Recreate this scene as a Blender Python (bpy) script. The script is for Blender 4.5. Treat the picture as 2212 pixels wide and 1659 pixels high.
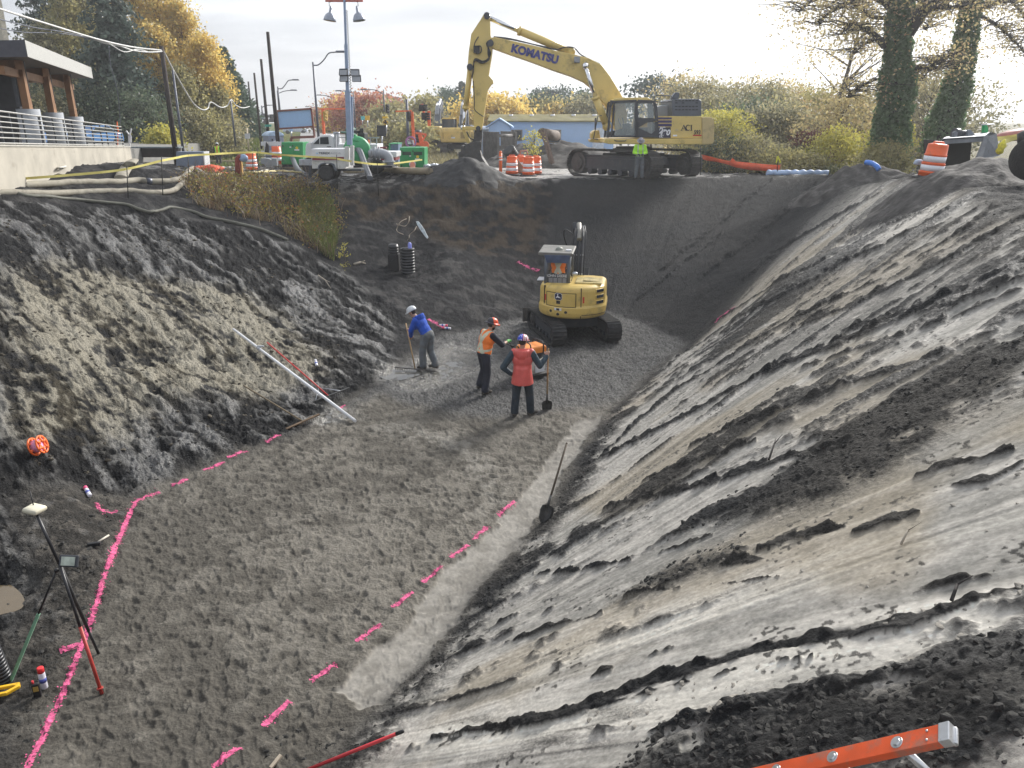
import bpy, bmesh, math, random
import numpy as np
from mathutils import Vector, Matrix, Euler
from mathutils.geometry import delaunay_2d_cdt, tessellate_polygon
for o in list(bpy.data.objects): bpy.data.objects.remove(o)
SC = bpy.context.scene
COL = SC.collection
R = math.radians
random.seed(7)
RNG = np.random.default_rng(7)

# ------------------------------------------------------------------ camera
CZ, PITCH, FPX, CX, CY = 2.6, R(18.75), 1662.0, 1106.0, 829.5
cd = bpy.data.cameras.new('camera'); cam = bpy.data.objects.new('camera', cd); COL.objects.link(cam)
cam.location = (0, 0, CZ); cam.rotation_euler = (math.pi/2 - PITCH, 0, 0)
cd.sensor_width = 36; cd.lens = 36*FPX/2212; cd.clip_start = .05; cd.clip_end = 6000
SC.camera = cam

# ------------------------------------------------------------------ light
SUN_AZ, SUN_EL = R(38), R(30)          # azimuth to the right of the view direction
SUN_DIR = Vector((math.sin(SUN_AZ)*math.cos(SUN_EL), math.cos(SUN_AZ)*math.cos(SUN_EL), math.sin(SUN_EL)))
sl = bpy.data.lights.new('sun', 'SUN'); so = bpy.data.objects.new('sun', sl); COL.objects.link(so)
sl.energy = 2.7; sl.angle = R(14); sl.color = (1, .965, .91)
so.rotation_euler = (-SUN_DIR).to_track_quat('-Z', 'Y').to_euler()
so.location = (30, 40, 40)
SC.view_settings.view_transform = 'Standard'; SC.view_settings.look = 'None'
SC.view_settings.exposure = 1.2; SC.view_settings.gamma = 1.0
W = bpy.data.worlds.new('World'); SC.world = W; W.use_nodes = True
def build_world():
    nt = W.node_tree; nt.nodes.clear(); N = nt.nodes.new; L = nt.links.new
    out = N('ShaderNodeOutputWorld'); bg = N('ShaderNodeBackground'); bg.inputs['Strength'].default_value = .1
    sky = N('ShaderNodeTexSky'); sky.sky_type = 'NISHITA'; sky.sun_disc = False
    sky.sun_elevation = SUN_EL; sky.sun_rotation = SUN_AZ; sky.dust_density = 2.0
    tc = N('ShaderNodeTexCoord')
    # project the direction on a flat cloud deck: (x/z', y/z')
    sep = N('ShaderNodeSeparateXYZ'); L(tc.outputs['Generated'], sep.inputs[0])
    zz = N('ShaderNodeMath'); zz.operation = 'MAXIMUM'; L(sep.outputs[2], zz.inputs[0]); zz.inputs[1].default_value = 0.0
    za = N('ShaderNodeMath'); za.operation = 'ADD'; L(zz.outputs[0], za.inputs[0]); za.inputs[1].default_value = .13
    dx = N('ShaderNodeMath'); dx.operation = 'DIVIDE'; L(sep.outputs[0], dx.inputs[0]); L(za.outputs[0], dx.inputs[1])
    dy = N('ShaderNodeMath'); dy.operation = 'DIVIDE'; L(sep.outputs[1], dy.inputs[0]); L(za.outputs[0], dy.inputs[1])
    cb = N('ShaderNodeCombineXYZ'); L(dx.outputs[0], cb.inputs[0]); L(dy.outputs[0], cb.inputs[1])
    mp = N('ShaderNodeMapping'); L(cb.outputs[0], mp.inputs[0]); mp.inputs['Scale'].default_value = (.62, 1.15, 1); mp.inputs['Location'].default_value = (3.1, 1.7, 0)
    n1 = N('ShaderNodeTexNoise'); n1.inputs['Scale'].default_value = .9; n1.inputs['Detail'].default_value = 7; n1.inputs['Roughness'].default_value = .52
    L(mp.outputs[0], n1.inputs['Vector'])
    cr = N('ShaderNodeValToRGB'); L(n1.outputs[0], cr.inputs[0])
    e = cr.color_ramp.elements; e[0].position = .38; e[0].color = (2.3, 2.45, 2.75, 1); e[1].position = .62; e[1].color = (5.0, 5.15, 5.4, 1)
    m = cr.color_ramp.elements.new(.5); m.color = (3.3, 3.45, 3.75, 1)
    # brighter veil round the sun
    dot = N('ShaderNodeVectorMath'); dot.operation = 'DOT_PRODUCT'; L(tc.outputs['Generated'], dot.inputs[0]); dot.inputs[1].default_value = SUN_DIR
    gl = N('ShaderNodeMapRange'); L(dot.outputs['Value'], gl.inputs[0]); gl.inputs[1].default_value = .78; gl.inputs[2].default_value = 1.0; gl.inputs[3].default_value = 0; gl.inputs[4].default_value = 1
    pw = N('ShaderNodeMath'); pw.operation = 'POWER'; L(gl.outputs[0], pw.inputs[0]); pw.inputs[1].default_value = 2.0
    glc = N('ShaderNodeMix'); glc.data_type = 'RGBA'; L(pw.outputs[0], glc.inputs[0]); L(cr.outputs[0], glc.inputs[6]); glc.inputs[7].default_value = (10, 9.9, 9.7, 1)
    # the half of the sky away from the sun is raised slightly as fill
    bk = N('ShaderNodeMapRange'); L(dot.outputs['Value'], bk.inputs[0]); bk.inputs[1].default_value = -.6; bk.inputs[2].default_value = .55; bk.inputs[3].default_value = 1.15; bk.inputs[4].default_value = 1
    ml = N('ShaderNodeMix'); ml.data_type = 'RGBA'; ml.blend_type = 'MULTIPLY'; ml.inputs[0].default_value = 1; L(glc.outputs[2], ml.inputs[6]); L(bk.outputs[0], ml.inputs[7])
    mx = N('ShaderNodeMix'); mx.data_type = 'RGBA'; mx.inputs[0].default_value = .93; L(sky.outputs[0], mx.inputs[6]); L(ml.outputs[2], mx.inputs[7])
    L(mx.outputs[2], bg.inputs[0]); L(bg.outputs[0], out.inputs[0])
build_world()

# ------------------------------------------------------------------ image <-> world
FW = Vector((0, math.cos(PITCH), -math.sin(PITCH))); UP = Vector((0, math.sin(PITCH), math.cos(PITCH)))
def ray(u, v): return Vector(((u-CX)/FPX, 0, 0)) + UP*((CY-v)/FPX) + FW
def P(u, v, z=-3.3):                    # point of the plane at height z
    d = ray(u, v); t = (z-CZ)/d.z; return Vector((d.x*t, d.y*t, z))
def PY(u, v, y):                        # point at world depth y
    d = ray(u, v); t = y/d.y; return Vector((d.x*t, y, CZ+d.z*t))

# ------------------------------------------------------------------ numpy noise
def _h(ix, iy, s):
    n = (ix.astype(np.int64)*374761393 + iy.astype(np.int64)*668265263 + s*974711) & 0xffffffff
    n = ((n ^ (n >> 13))*1274126177) & 0xffffffff
    n = (n ^ (n >> 16)); n = (n*2246822519) & 0xffffffff
    return ((n ^ (n >> 15)) & 0xffff)/65535.0
def vn(x, y, s=0):
    ix = np.floor(x); iy = np.floor(y); fx = x-ix; fy = y-iy
    fx = fx*fx*fx*(fx*(fx*6-15)+10); fy = fy*fy*fy*(fy*(fy*6-15)+10)
    a = _h(ix, iy, s); b = _h(ix+1, iy, s); c = _h(ix, iy+1, s); d = _h(ix+1, iy+1, s)
    return (a+(b-a)*fx)*(1-fy) + (c+(d-c)*fx)*fy
def fbm(x, y, o=4, s=0, g=.5):
    r = 0; a = 1; t = 0
    for i in range(o):
        r = r+a*vn(x*2**i + 17.3*i, y*2**i - 9.1*i, s+i*31); t += a; a *= g
    return r/t
def sst(a, b, x):
    t = np.clip((x-a)/(b-a), 0, 1); return t*t*(3-2*t)
def lerp(a, b, t): return a+(b-a)*t

# ------------------------------------------------------------------ terrain: control points read off the photograph
TOE = [P(*q) for q in [(520,1880),(640,1760),(740,1640),(820,1550),(880,1490),(930,1436),(1000,1350),(1030,1305),(1090,1235),(1168,1143),(1210,1080),(1262,990),(1330,890),(1400,828),(1470,772),(1490,745),(1420,706),(1330,672),(1250,652),(1160,648)]]
RIM = [Vector(q) for q in [(2.2,-1.2,1.0),(2.9,.9,1.0),(3.9,2.4,1.05),(4.8,4.2,1.1),(5.4,5.4,1.15),(5.9,6.6,1.2),(6.6,8.4,1.25),(7.1,9.8,1.3),(7.9,11.6,1.3),(8.9,14.2,1.3),(9.8,16.6,1.3),(10.9,19.2,1.2)]]
RIM += [PY(2000,384,20.6), PY(1935,384,23.7), PY(1850,380,27.8), PY(1740,381,31), PY(1600,382,34), PY(1470,384,35.2), PY(1350,386,35.5), PY(1210,388,35.2)]
assert len(TOE) == len(RIM)
ctl = []
for t_, r_ in zip(TOE, RIM):
    ctl += [t_, r_]
    for k, dz in ((.12, -.06), (.5, .03), (.9, .05)):
        q = t_.lerp(r_, k); q.z += dz; ctl.append(q)
for r_ in RIM:                                         # ground beyond the rim
    pass
ctl += [Vector(q) for q in [(9,0,1.1),(12,4,1.2),(14,10,1.3),(16,16,1.3),(15,20,1.3),(15,24,1.2),(16,30,.7),(14,36,.3),(8,40,.08),(30,-4,1.2),(30,10,1.2),(30,25,.9),(30,40,.3),(30,60,.0),(15,60,-.05),(0,60,-.1),(0,44,.1),(-8,40,.1),(-8,60,-.1),(-15,60,-.3),(-24,62,-.7),(-30,62,-.6)]]
# left bank columns: (u, v, y)
for u, v, y in [(-60,385,25.5),(0,380,25.5),(0,430,21.6),(0,480,19.8),(0,600,17),(0,800,13.6),(0,1000,11.1),(0,1090,10.3),
                (150,360,30),(150,420,25),(150,470,22.4),(150,600,18.6),(150,800,14.4),(150,960,12.2),(150,1040,11.2),
                (300,350,36),(300,400,29),(300,440,26),(300,500,23.5),(300,600,20.5),(300,750,17),(300,900,14.1),(300,1010,12.4),
                (400,380,32),(400,430,28.5),(420,465,26.6),(420,560,22.6),(420,700,18.6),(420,850,15.2),(420,960,13.3),
                (500,490,26),(500,600,22.5),(500,700,19.5),(500,800,17.1),(500,900,14.9),
                (620,520,26.4),(620,600,23.9),(620,700,20.7),(620,800,17.7),(620,870,16.2),
                (560,400,34),(700,400,34),(640,470,30),(720,560,26.6),(740,590,25.6),(700,640,23.1),(700,700,21),(700,780,18.3),
                (850,645,24.1),(850,672,23),(850,720,21.4),
                (800,560,27.4),(870,583,27.2),(920,575,27.5),(960,556,27.2),(960,640,24.6),(960,690,23),(1050,575,27.6),(1050,640,25.2),(1050,690,23.3),(1110,600,27.5),(1110,650,25.6),
                (820,480,31.3),(900,470,31.8),(1000,470,31.8),(1100,480,31.4),(1100,540,29.4),(900,530,29.4),(1000,520,29.8),
                (800,400,34.5),(900,388,35),(960,372,34.8),(1000,350,35),(1050,362,35),(1100,388,35),(1000,400,33.6),(920,400,34),(700,385,35.6),(600,372,37),(470,372,37)]:
    ctl.append(PY(u, v, y))
for u, v in [(60,1112),(180,1088),(300,1064),(420,1022),(540,977),(640,932),(700,888),(760,850),(850,795),(900,765),(960,728),(1040,705),(1120,690),
             (0,1400),(300,1300),(600,1100),(900,1000),(1100,900),(1000,1200),(700,1300),(500,1500),(200,1659),(500,1700),(700,1400),(1200,800),(1300,760),(1000,820),(1150,740),(1380,760),(800,930),(880,800)]:
    ctl.append(P(u, v, -3.3))
ctl += [Vector(q) for q in [(-9.5,6,-2.2),(-8.2,8,-3.1),(-7,4.2,-3.2),(-12,8,-.6),(-15,12,.6),(-20,14,1.1),(-20,20,1.0),(-30,15,1.2),(-30,-4,1.2),(-8,-4,1.1),(0,-.8,1.0),(0,-4,1.1),(8,-4,1.1),(.9,.55,.92),(-3,.5,-.6),(-4,2.5,-2.9),(-7,1,-.5),(-10,2,1.0),
                            (-19,26,1.0),(-22,32,1.0),(-24,40,.6),(-30,40,.6),(-20,46,.0),(-14,46,0)]]
GX0, GY0, GS = -30.0, -4.0, .1
NX, NY = 601, 661
def raster(verts, vals, tris):
    """paint linear interpolation of vals (n,k) over the xy triangles into the base grid"""
    k = vals.shape[1]; out = np.full((NY, NX, k), np.nan)
    for a, b, c in tris:
        p = verts[[a, b, c]]
        i0 = max(0, int(math.ceil((p[:,0].min()-GX0)/GS))); i1 = min(NX-1, int((p[:,0].max()-GX0)/GS))
        j0 = max(0, int(math.ceil((p[:,1].min()-GY0)/GS))); j1 = min(NY-1, int((p[:,1].max()-GY0)/GS))
        if i1 < i0 or j1 < j0: continue
        X, Y = np.meshgrid(GX0+np.arange(i0, i1+1)*GS, GY0+np.arange(j0, j1+1)*GS)
        d = (p[1,1]-p[2,1])*(p[0,0]-p[2,0])+(p[2,0]-p[1,0])*(p[0,1]-p[2,1])
        if abs(d) < 1e-9: continue
        l0 = ((p[1,1]-p[2,1])*(X-p[2,0])+(p[2,0]-p[1,0])*(Y-p[2,1]))/d
        l1 = ((p[2,1]-p[0,1])*(X-p[2,0])+(p[0,0]-p[2,0])*(Y-p[2,1]))/d
        l2 = 1-l0-l1; m = (l0 >= -1e-6) & (l1 >= -1e-6) & (l2 >= -1e-6)
        v = l0[...,None]*vals[a]+l1[...,None]*vals[b]+l2[...,None]*vals[c]
        sub = out[j0:j1+1, i0:i1+1]; sub[m] = v[m]
    return out
def blur(a, n):
    for _ in range(n):
        a = np.pad(a, 1, mode='edge'); a = (a[:-2,1:-1]+a[2:,1:-1]+2*a[1:-1,1:-1])/4
        a = np.pad(a, ((0,0),(1,1)), mode='edge'); a = (a[:,:-2]+a[:,2:]+2*a[:,1:-1])/4
    return a
def base_grid():
    pts = [(round(p.x,4), round(p.y,4), p.z) for p in ctl if -40 < p.x < 40 and -6 < p.y < 66]
    vs = [Vector(p[:2]) for p in pts]
    ov, oe, of, vi, _, _ = delaunay_2d_cdt(vs, [], [], 0, 1e-4)
    zz = np.array([[pts[i[0]][2] if i else 0.] for i in vi]); vv = np.array([tuple(v) for v in ov])
    g = raster(vv, zz, of)[..., 0]
    for _ in range(60):                                # fill any unreached border cells
        bad = np.isnan(g)
        if not bad.any(): break
        f = np.pad(g, 1, mode='edge'); st = np.stack([f[:-2,1:-1], f[2:,1:-1], f[1:-1,:-2], f[1:-1,2:]])
        import warnings
        with warnings.catch_warnings():
            warnings.simplefilter('ignore'); mm = np.nanmean(st, 0)
        g[bad] = mm[bad]
    g = np.nan_to_num(g, nan=.8)
    return blur(g, 12)
BASE = base_grid()
tv = np.array([tuple(p)[:2] for p in TOE]+[tuple(p)[:2] for p in RIM]); nT = len(TOE)
arc = np.concatenate([[0], np.cumsum([(TOE[i+1]-TOE[i]).length*.5+(RIM[i+1]-RIM[i]).length*.5 for i in range(nT-1)])])
tvals = np.array([[arc[i], 0] for i in range(nT)]+[[arc[i], 1] for i in range(nT)], float)
tt = []
for i in range(nT-1): tt += [(i, i+1, nT+i+1), (i, nT+i+1, nT+i)]
TS = raster(tv, tvals, tt)
SLOPE = blur((~np.isnan(TS[..., 0])).astype(float), 5)
def fillnan(g, n=14):
    for _ in range(n):
        bad = np.isnan(g)
        f = np.pad(g, 1, mode='edge'); st = np.stack([f[:-2,1:-1], f[2:,1:-1], f[1:-1,:-2], f[1:-1,2:]])
        ok = ~np.isnan(st); c = ok.sum(0); s_ = np.where(ok, st, 0).sum(0)
        g = np.where(bad & (c > 0), s_/np.maximum(c, 1), g)
    return np.nan_to_num(g)
TT = fillnan(TS[..., 0].copy()); TSS = fillnan(TS[..., 1].copy())
def far_h(x, y):
    r = np.clip((y-85)/215, 0, 1)*2.35 - .05
    r = r + 1.4*np.exp(-((x+24)/11)**2-((y-92)/22)**2) - .8*np.exp(-((x+24)/9)**2-((y-62)/12)**2)
    return r
def samp(g, x, y):
    fx = np.clip((x-GX0)/GS, 0, NX-1.001); fy = np.clip((y-GY0)/GS, 0, NY-1.001)
    i = fx.astype(int); j = fy.astype(int); a = fx-i; b = fy-j
    return (g[j,i]*(1-a)+g[j,i+1]*a)*(1-b)+(g[j+1,i]*(1-a)+g[j+1,i+1]*a)*b
def hbase(x, y):
    x = np.asarray(x, float); y = np.asarray(y, float)
    w = sst(0, 5, np.minimum(np.minimum(x-GX0, GX0+(NX-1)*GS-x), np.minimum(GY0+(NY-1)*GS-y, 1e3)))
    w = np.where(y < GY0, 0, w)
    back = np.where(y < 10, 1.1, far_h(x, np.maximum(y, 0)))
    return samp(BASE, x, y)*w + back*(1-w)
def hit(u, v):                          # where the ray through a photo point meets the ground
    d = ray(u, v); t = 1.5
    while t < 400:
        z = CZ+d.z*t
        if z < float(hbase(d.x*t, d.y*t)): break
        t += .05 if t < 60 else .5
    return Vector((d.x*t, d.y*t, float(hbase(d.x*t, d.y*t))))
gxx, gyy = np.meshgrid(GX0+np.arange(NX)*GS, GY0+np.arange(NY)*GS)
def polymask(pts, soft=2):
    x = gxx; y = gyy; ins = np.zeros(x.shape, bool); n = len(pts)
    for i in range(n):
        x0, y0 = pts[i][0], pts[i][1]; x1, y1 = pts[(i+1) % n][0], pts[(i+1) % n][1]
        c = (y0 > y) != (y1 > y)
        with np.errstate(divide='ignore', invalid='ignore'):
            xi = (x1-x0)*(y-y0)/(y1-y0)+x0
        ins ^= c & (x < xi)
    return blur(ins.astype(float), soft)
def imask(pts, soft=2): return polymask([hit(*p) for p in pts], soft)
M_FLOOR = polymask([P(u,v) for u,v in [(0,1800),(60,1112),(180,1088),(300,1064),(420,1022),(540,977),(640,932),(700,888),(760,850),(850,795),(900,765),(960,728),(1120,690),(1250,660),(1420,706),(1490,745),(1470,772),(1400,828),(1330,890),(1262,990),(1210,1080),(1168,1143),(1090,1235),(1030,1305),(1000,1350),(930,1436),(880,1490),(820,1550),(740,1640),(640,1760)]], 4)
M_STRIP = polymask([P(u,v) for u,v in [(1320,890),(1250,910),(1190,981),(1155,1038),(1111,1086),(1063,1138),(1010,1191),(953,1235),(914,1290),(879,1344),(831,1392),(774,1440),(717,1488),(760,1515),(809,1541),(866,1484),(918,1432),(988,1344),(1015,1305),(1071,1235),(1150,1143),(1194,1077),(1225,1016),(1277,933)]], 1)
M_GRAV = polymask([P(u,v) for u,v in [(700,905),(820,850),(1000,905),(1250,880),(1340,870),(1500,740),(1420,690),(1250,630),(1100,620),(860,620),(830,700),(900,765),(800,830)]], 6)
M_LEFTW = polymask([P(u,v) for u,v in [(-20,1800),(-20,1120),(180,1090),(300,1075),(265,1160),(215,1290),(160,1400),(110,1500),(40,1659),(20,1720)]], 5)
M_WET_SHEEN = imask([(930,840),(1010,815),(1060,790),(1060,755),(990,745),(900,770),(905,800),(830,790),(800,805),(840,838)], 4)
M_WET_SHEEN += imask([(665,925),(770,905),(740,880),(690,880)], 4)
M_BAND = imask([(2230,700),(2230,840),(2060,905),(1960,995),(1850,1060),(1640,1115),(1500,1140),(1440,1160),(1620,1060),(1790,935),(1960,830)], 3)
M_BAND = np.maximum(M_BAND, imask([(1330,1290),(1460,1215),(1620,1150),(1600,1195),(1440,1265)], 3))
M_BAND = np.maximum(M_BAND, imask([(1300,1680),(1400,1590),(1560,1530),(1800,1490),(2000,1430),(2230,1370),(2230,1700)], 3))
M_BAND = np.maximum(M_BAND, .35*imask([(1750,560),(1900,520),(2230,440),(2230,600),(2000,690),(1700,760),(1480,870),(1560,740)], 6))
M_PALE = imask([(1300,960),(1500,860),(1800,760),(2230,560),(2230,680),(1900,820),(1640,1020),(1440,1130),(1250,1260),(1120,1330),(1160,1200)], 6)
M_SMEAR = polymask([P(*q) for q in [(770,925),(880,912),(990,945),(1060,1000),(1085,1060),(1060,1105),(1000,1120),(1040,1050),(990,990),(900,945)]], 5)
M_BRIGHT = imask([(2230,850),(2060,925),(1960,1000),(2050,1060),(1700,1240),(1200,1420),(800,1600),(1000,1640),(1400,1560),(1800,1440),(2230,1330)], 8)
M_TAN = imask([(0,590),(150,560),(300,600),(520,620),(650,700),(720,800),(560,860),(330,860),(250,960),(0,960)], 14)
M_LEFT = polymask([P(0,1800), P(60,1112), P(300,1064), P(540,977), P(700,888), P(850,795), PY(850,672,23), PY(740,590,25.6), PY(620,520,26.4), PY(500,490,26), PY(300,440,26), PY(0,430,21.6), Vector((-20,20,0)), Vector((-15,5,0))], 4)
M_BROWN = imask([(720,420),(900,395),(1150,390),(1200,430),(1150,560),(1000,540),(850,470),(760,470)], 8)
M_ROAD = polymask([PY(1080,372,36), PY(1080,340,62), PY(560,340,62), Vector((-26,75,0)), Vector((40,75,0)), PY(1520,340,62), PY(1520,372,37)], 6)
M_ROAD = np.maximum(M_ROAD, polymask([PY(930,352,40), PY(1070,372,37.5), PY(1230,372,37.5), PY(1230,330,60), PY(600,330,60)], 6))
M_GRASS = polymask([PY(430,352,60), PY(560,352,62), Vector((-10,66,0)), Vector((-40,70,0)), PY(330,345,55)], 6)
# boot prints stamped into the sand of the pit floor
FS, FX0, FY0, FNX, FNY = .02, -8.0, 4.0, 800, 900
FOOT = np.zeros((FNY, FNX))
def stamp_feet():
    rg = np.random.default_rng(3)
    yy, xx = np.mgrid[-13:14, -13:14]*FS
    for _ in range(15000):
        cx = rg.uniform(FX0+.4, FX0+FNX*FS-.4); cy = rg.uniform(FY0+.4, FY0+FNY*FS-.4)
        a = rg.normal(0.25, .9); L_ = rg.uniform(.10, .14); w = rg.uniform(.042, .058); d = rg.uniform(.3, 1)*.023
        u_ = xx*math.cos(a)+yy*math.sin(a); v_ = -xx*math.sin(a)+yy*math.cos(a)
        r = np.sqrt((u_/L_)**2+((v_+.012*np.cos(u_/L_*3))/(w*(1+.25*u_/L_)))**2)
        h = -d*(1-sst(.86, 1.02, r)) + d*.5*np.exp(-((r-1.2)/.16)**2)*(u_ < .05)
        h += -d*.5*np.clip(u_/L_, -1, 1)*(1-sst(.8, 1, r))
        i = int((cx-FX0)/FS); j = int((cy-FY0)/FS)
        s_ = FOOT[j-13:j+14, i-13:i+14]
        k = 1-sst(.8, 1.1, r); s_[...] = s_*(1-.6*k)+h
stamp_feet()
def sfoot(x, y):
    fx = np.clip((x-FX0)/FS, 0, FNX-1.001); fy = np.clip((y-FY0)/FS, 0, FNY-1.001)
    i = fx.astype(int); j = fy.astype(int); a = fx-i; b = fy-j
    return (FOOT[j,i]*(1-a)+FOOT[j,i+1]*a)*(1-b)+(FOOT[j+1,i]*(1-a)+FOOT[j+1,i+1]*a)*b

# main scrape marks and crumb lines traced off the photograph onto the slope: (points, half width, strength)
_c1 = lambda *p: [(1261.8+a*.42994, 329.2+b*.42994) for a, b in p]
_c2 = lambda *p: [(1097.2+a*.50396, 932.6+b*.50396) for a, b in p]
STREAKS = [(_c1((0,1575),(140,1510),(390,1380),(600,1270),(860,1130),(1060,1040),(1290,960),(1500,870),(1700,780),(1900,690),(2210,560)), .17, 1), (_c1((340,1640),(560,1560),(830,1480)), .07, .9), (_c1((540,1480),(760,1390),(1000,1300),(1280,1190),(1550,1100),(1900,985)), .085, 1), (_c1((640,1650),(900,1570),(1200,1490),(1400,1420)), .07, .9),
 (_c1((60,1560),(280,1340),(480,1180),(640,1090),(860,950),(1020,860),(1200,770),(1420,670)), .11, .95), (_c1((420,1080),(500,1010),(700,880),(900,770),(1100,670),(1300,560),(1500,470),(1760,330),(2000,220)), .13, .95), (_c1((640,860),(730,810),(900,700),(1130,590),(1350,470),(1620,330)), .09, .9), (_c1((1000,900),(1200,830),(1500,700),(1700,600),(1900,500),(2210,330)), .16, .95), (_c1((1300,900),(1600,820),(1900,760),(2210,640)), .12, .9), (_c1((1100,1080),(1500,960),(1850,840),(2210,690)), .1, .85), (_c1((1700,520),(1900,400),(2210,230)), .15, .9),
 (_c1((600,620),(850,430),(1060,260),(1180,130)), .16, .9), (_c1((380,600),(600,420),(820,240),(960,130)), .12, .8), (_c1((800,640),(1000,480),(1250,330),(1500,200)), .22, .85), (_c1((250,760),(450,600),(700,400)), .1, .7),
 (_c2((0,905),(250,820),(400,782)), .05, .95), (_c2((-330,1330),(0,1262),(300,1180),(620,1060),(860,1000),(1100,940),(1400,880),(1700,830),(1900,760),(2200,700)), .062, 1), (_c2((-200,1330),(150,1250),(420,1170),(700,1090),(1000,1020),(1300,985)), .03, .7), (_c2((410,345),(700,270),(860,230),(1320,90)), .085, 1), (_c2((580,220),(800,140),(1060,45)), .07, .95), (_c2((1100,500),(1250,450),(1420,420)), .075, 1), (_c2((1480,430),(1600,385),(1720,360)), .08, 1), (_c2((930,580),(1010,555),(1100,550)), .07, 1), (_c2((640,530),(760,480),(880,440)), .05, .9), (_c2((300,1080),(480,1010),(650,950),(820,880)), .06, .55), (_c2((480,720),(600,690),(900,660),(1190,630)), .03, .8), (_c2((1000,820),(1100,790),(1250,765)), .05, .55), (_c2((590,1300),(900,1200),(1250,1130),(1600,1080)), .09, .9), (_c2((1450,740),(1700,700),(2000,640),(2210,560)), .06, .5), (_c2((100,620),(330,590),(520,560)), .05, .8), (_c2((1750,200),(1950,120),(2200,80)), .06, .7), (_c2((1900,230),(2040,215),(2200,150)), .06, .8)]
SGX, SGY, SGS, SGN, SGM = -3.0, .6, .04, 480, 880
def streak_grid():
    G_ = np.zeros((SGM, SGN))
    for pts, w, s_ in STREAKS:
        q = np.array([tuple(hit(*p))[:2] for p in pts]); m = w*2.2; i0, i1 = [int(np.clip((v-SGX)/SGS, 0, SGN-1)) for v in (q[:,0].min()-m, q[:,0].max()+m)]; j0, j1 = [int(np.clip((v-SGY)/SGS, 0, SGM-1)) for v in (q[:,1].min()-m, q[:,1].max()+m)]
        X, Y = np.meshgrid(SGX+np.arange(i0, i1+1)*SGS, SGY+np.arange(j0, j1+1)*SGS); D = np.full(X.shape, 9.); nk = len(q)-1
        for k in range(len(q)-1):
            a, d = q[k], q[k+1]-q[k]; t = np.clip(((X-a[0])*d[0]+(Y-a[1])*d[1])/(d@d+1e-9), 0, 1); f = (k+t)/nk; D = np.minimum(D, np.hypot(X-a[0]-t*d[0], Y-a[1]-t*d[1])+.55*w*np.clip(1-np.minimum(f, 1-f)/.22, 0, 1))
        sub_ = G_[j0:j1+1, i0:i1+1]; np.maximum(sub_, s_*np.clip(1.25-.75*D/w, 0, 1), out=sub_)
    return G_
SGRID = streak_grid()
def sstreak(x, y):
    fx = (x-SGX)/SGS; fy = (y-SGY)/SGS; ok = (fx > 0) & (fx < SGN-2) & (fy > 0) & (fy < SGM-2); fx = np.clip(fx, 0, SGN-2.001); fy = np.clip(fy, 0, SGM-2.001); i = fx.astype(int); j = fy.astype(int); a = fx-i; b = fy-j
    return ok*((SGRID[j,i]*(1-a)+SGRID[j,i+1]*a)*(1-b)+(SGRID[j+1,i]*(1-a)+SGRID[j+1,i+1]*a)*b)

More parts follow.
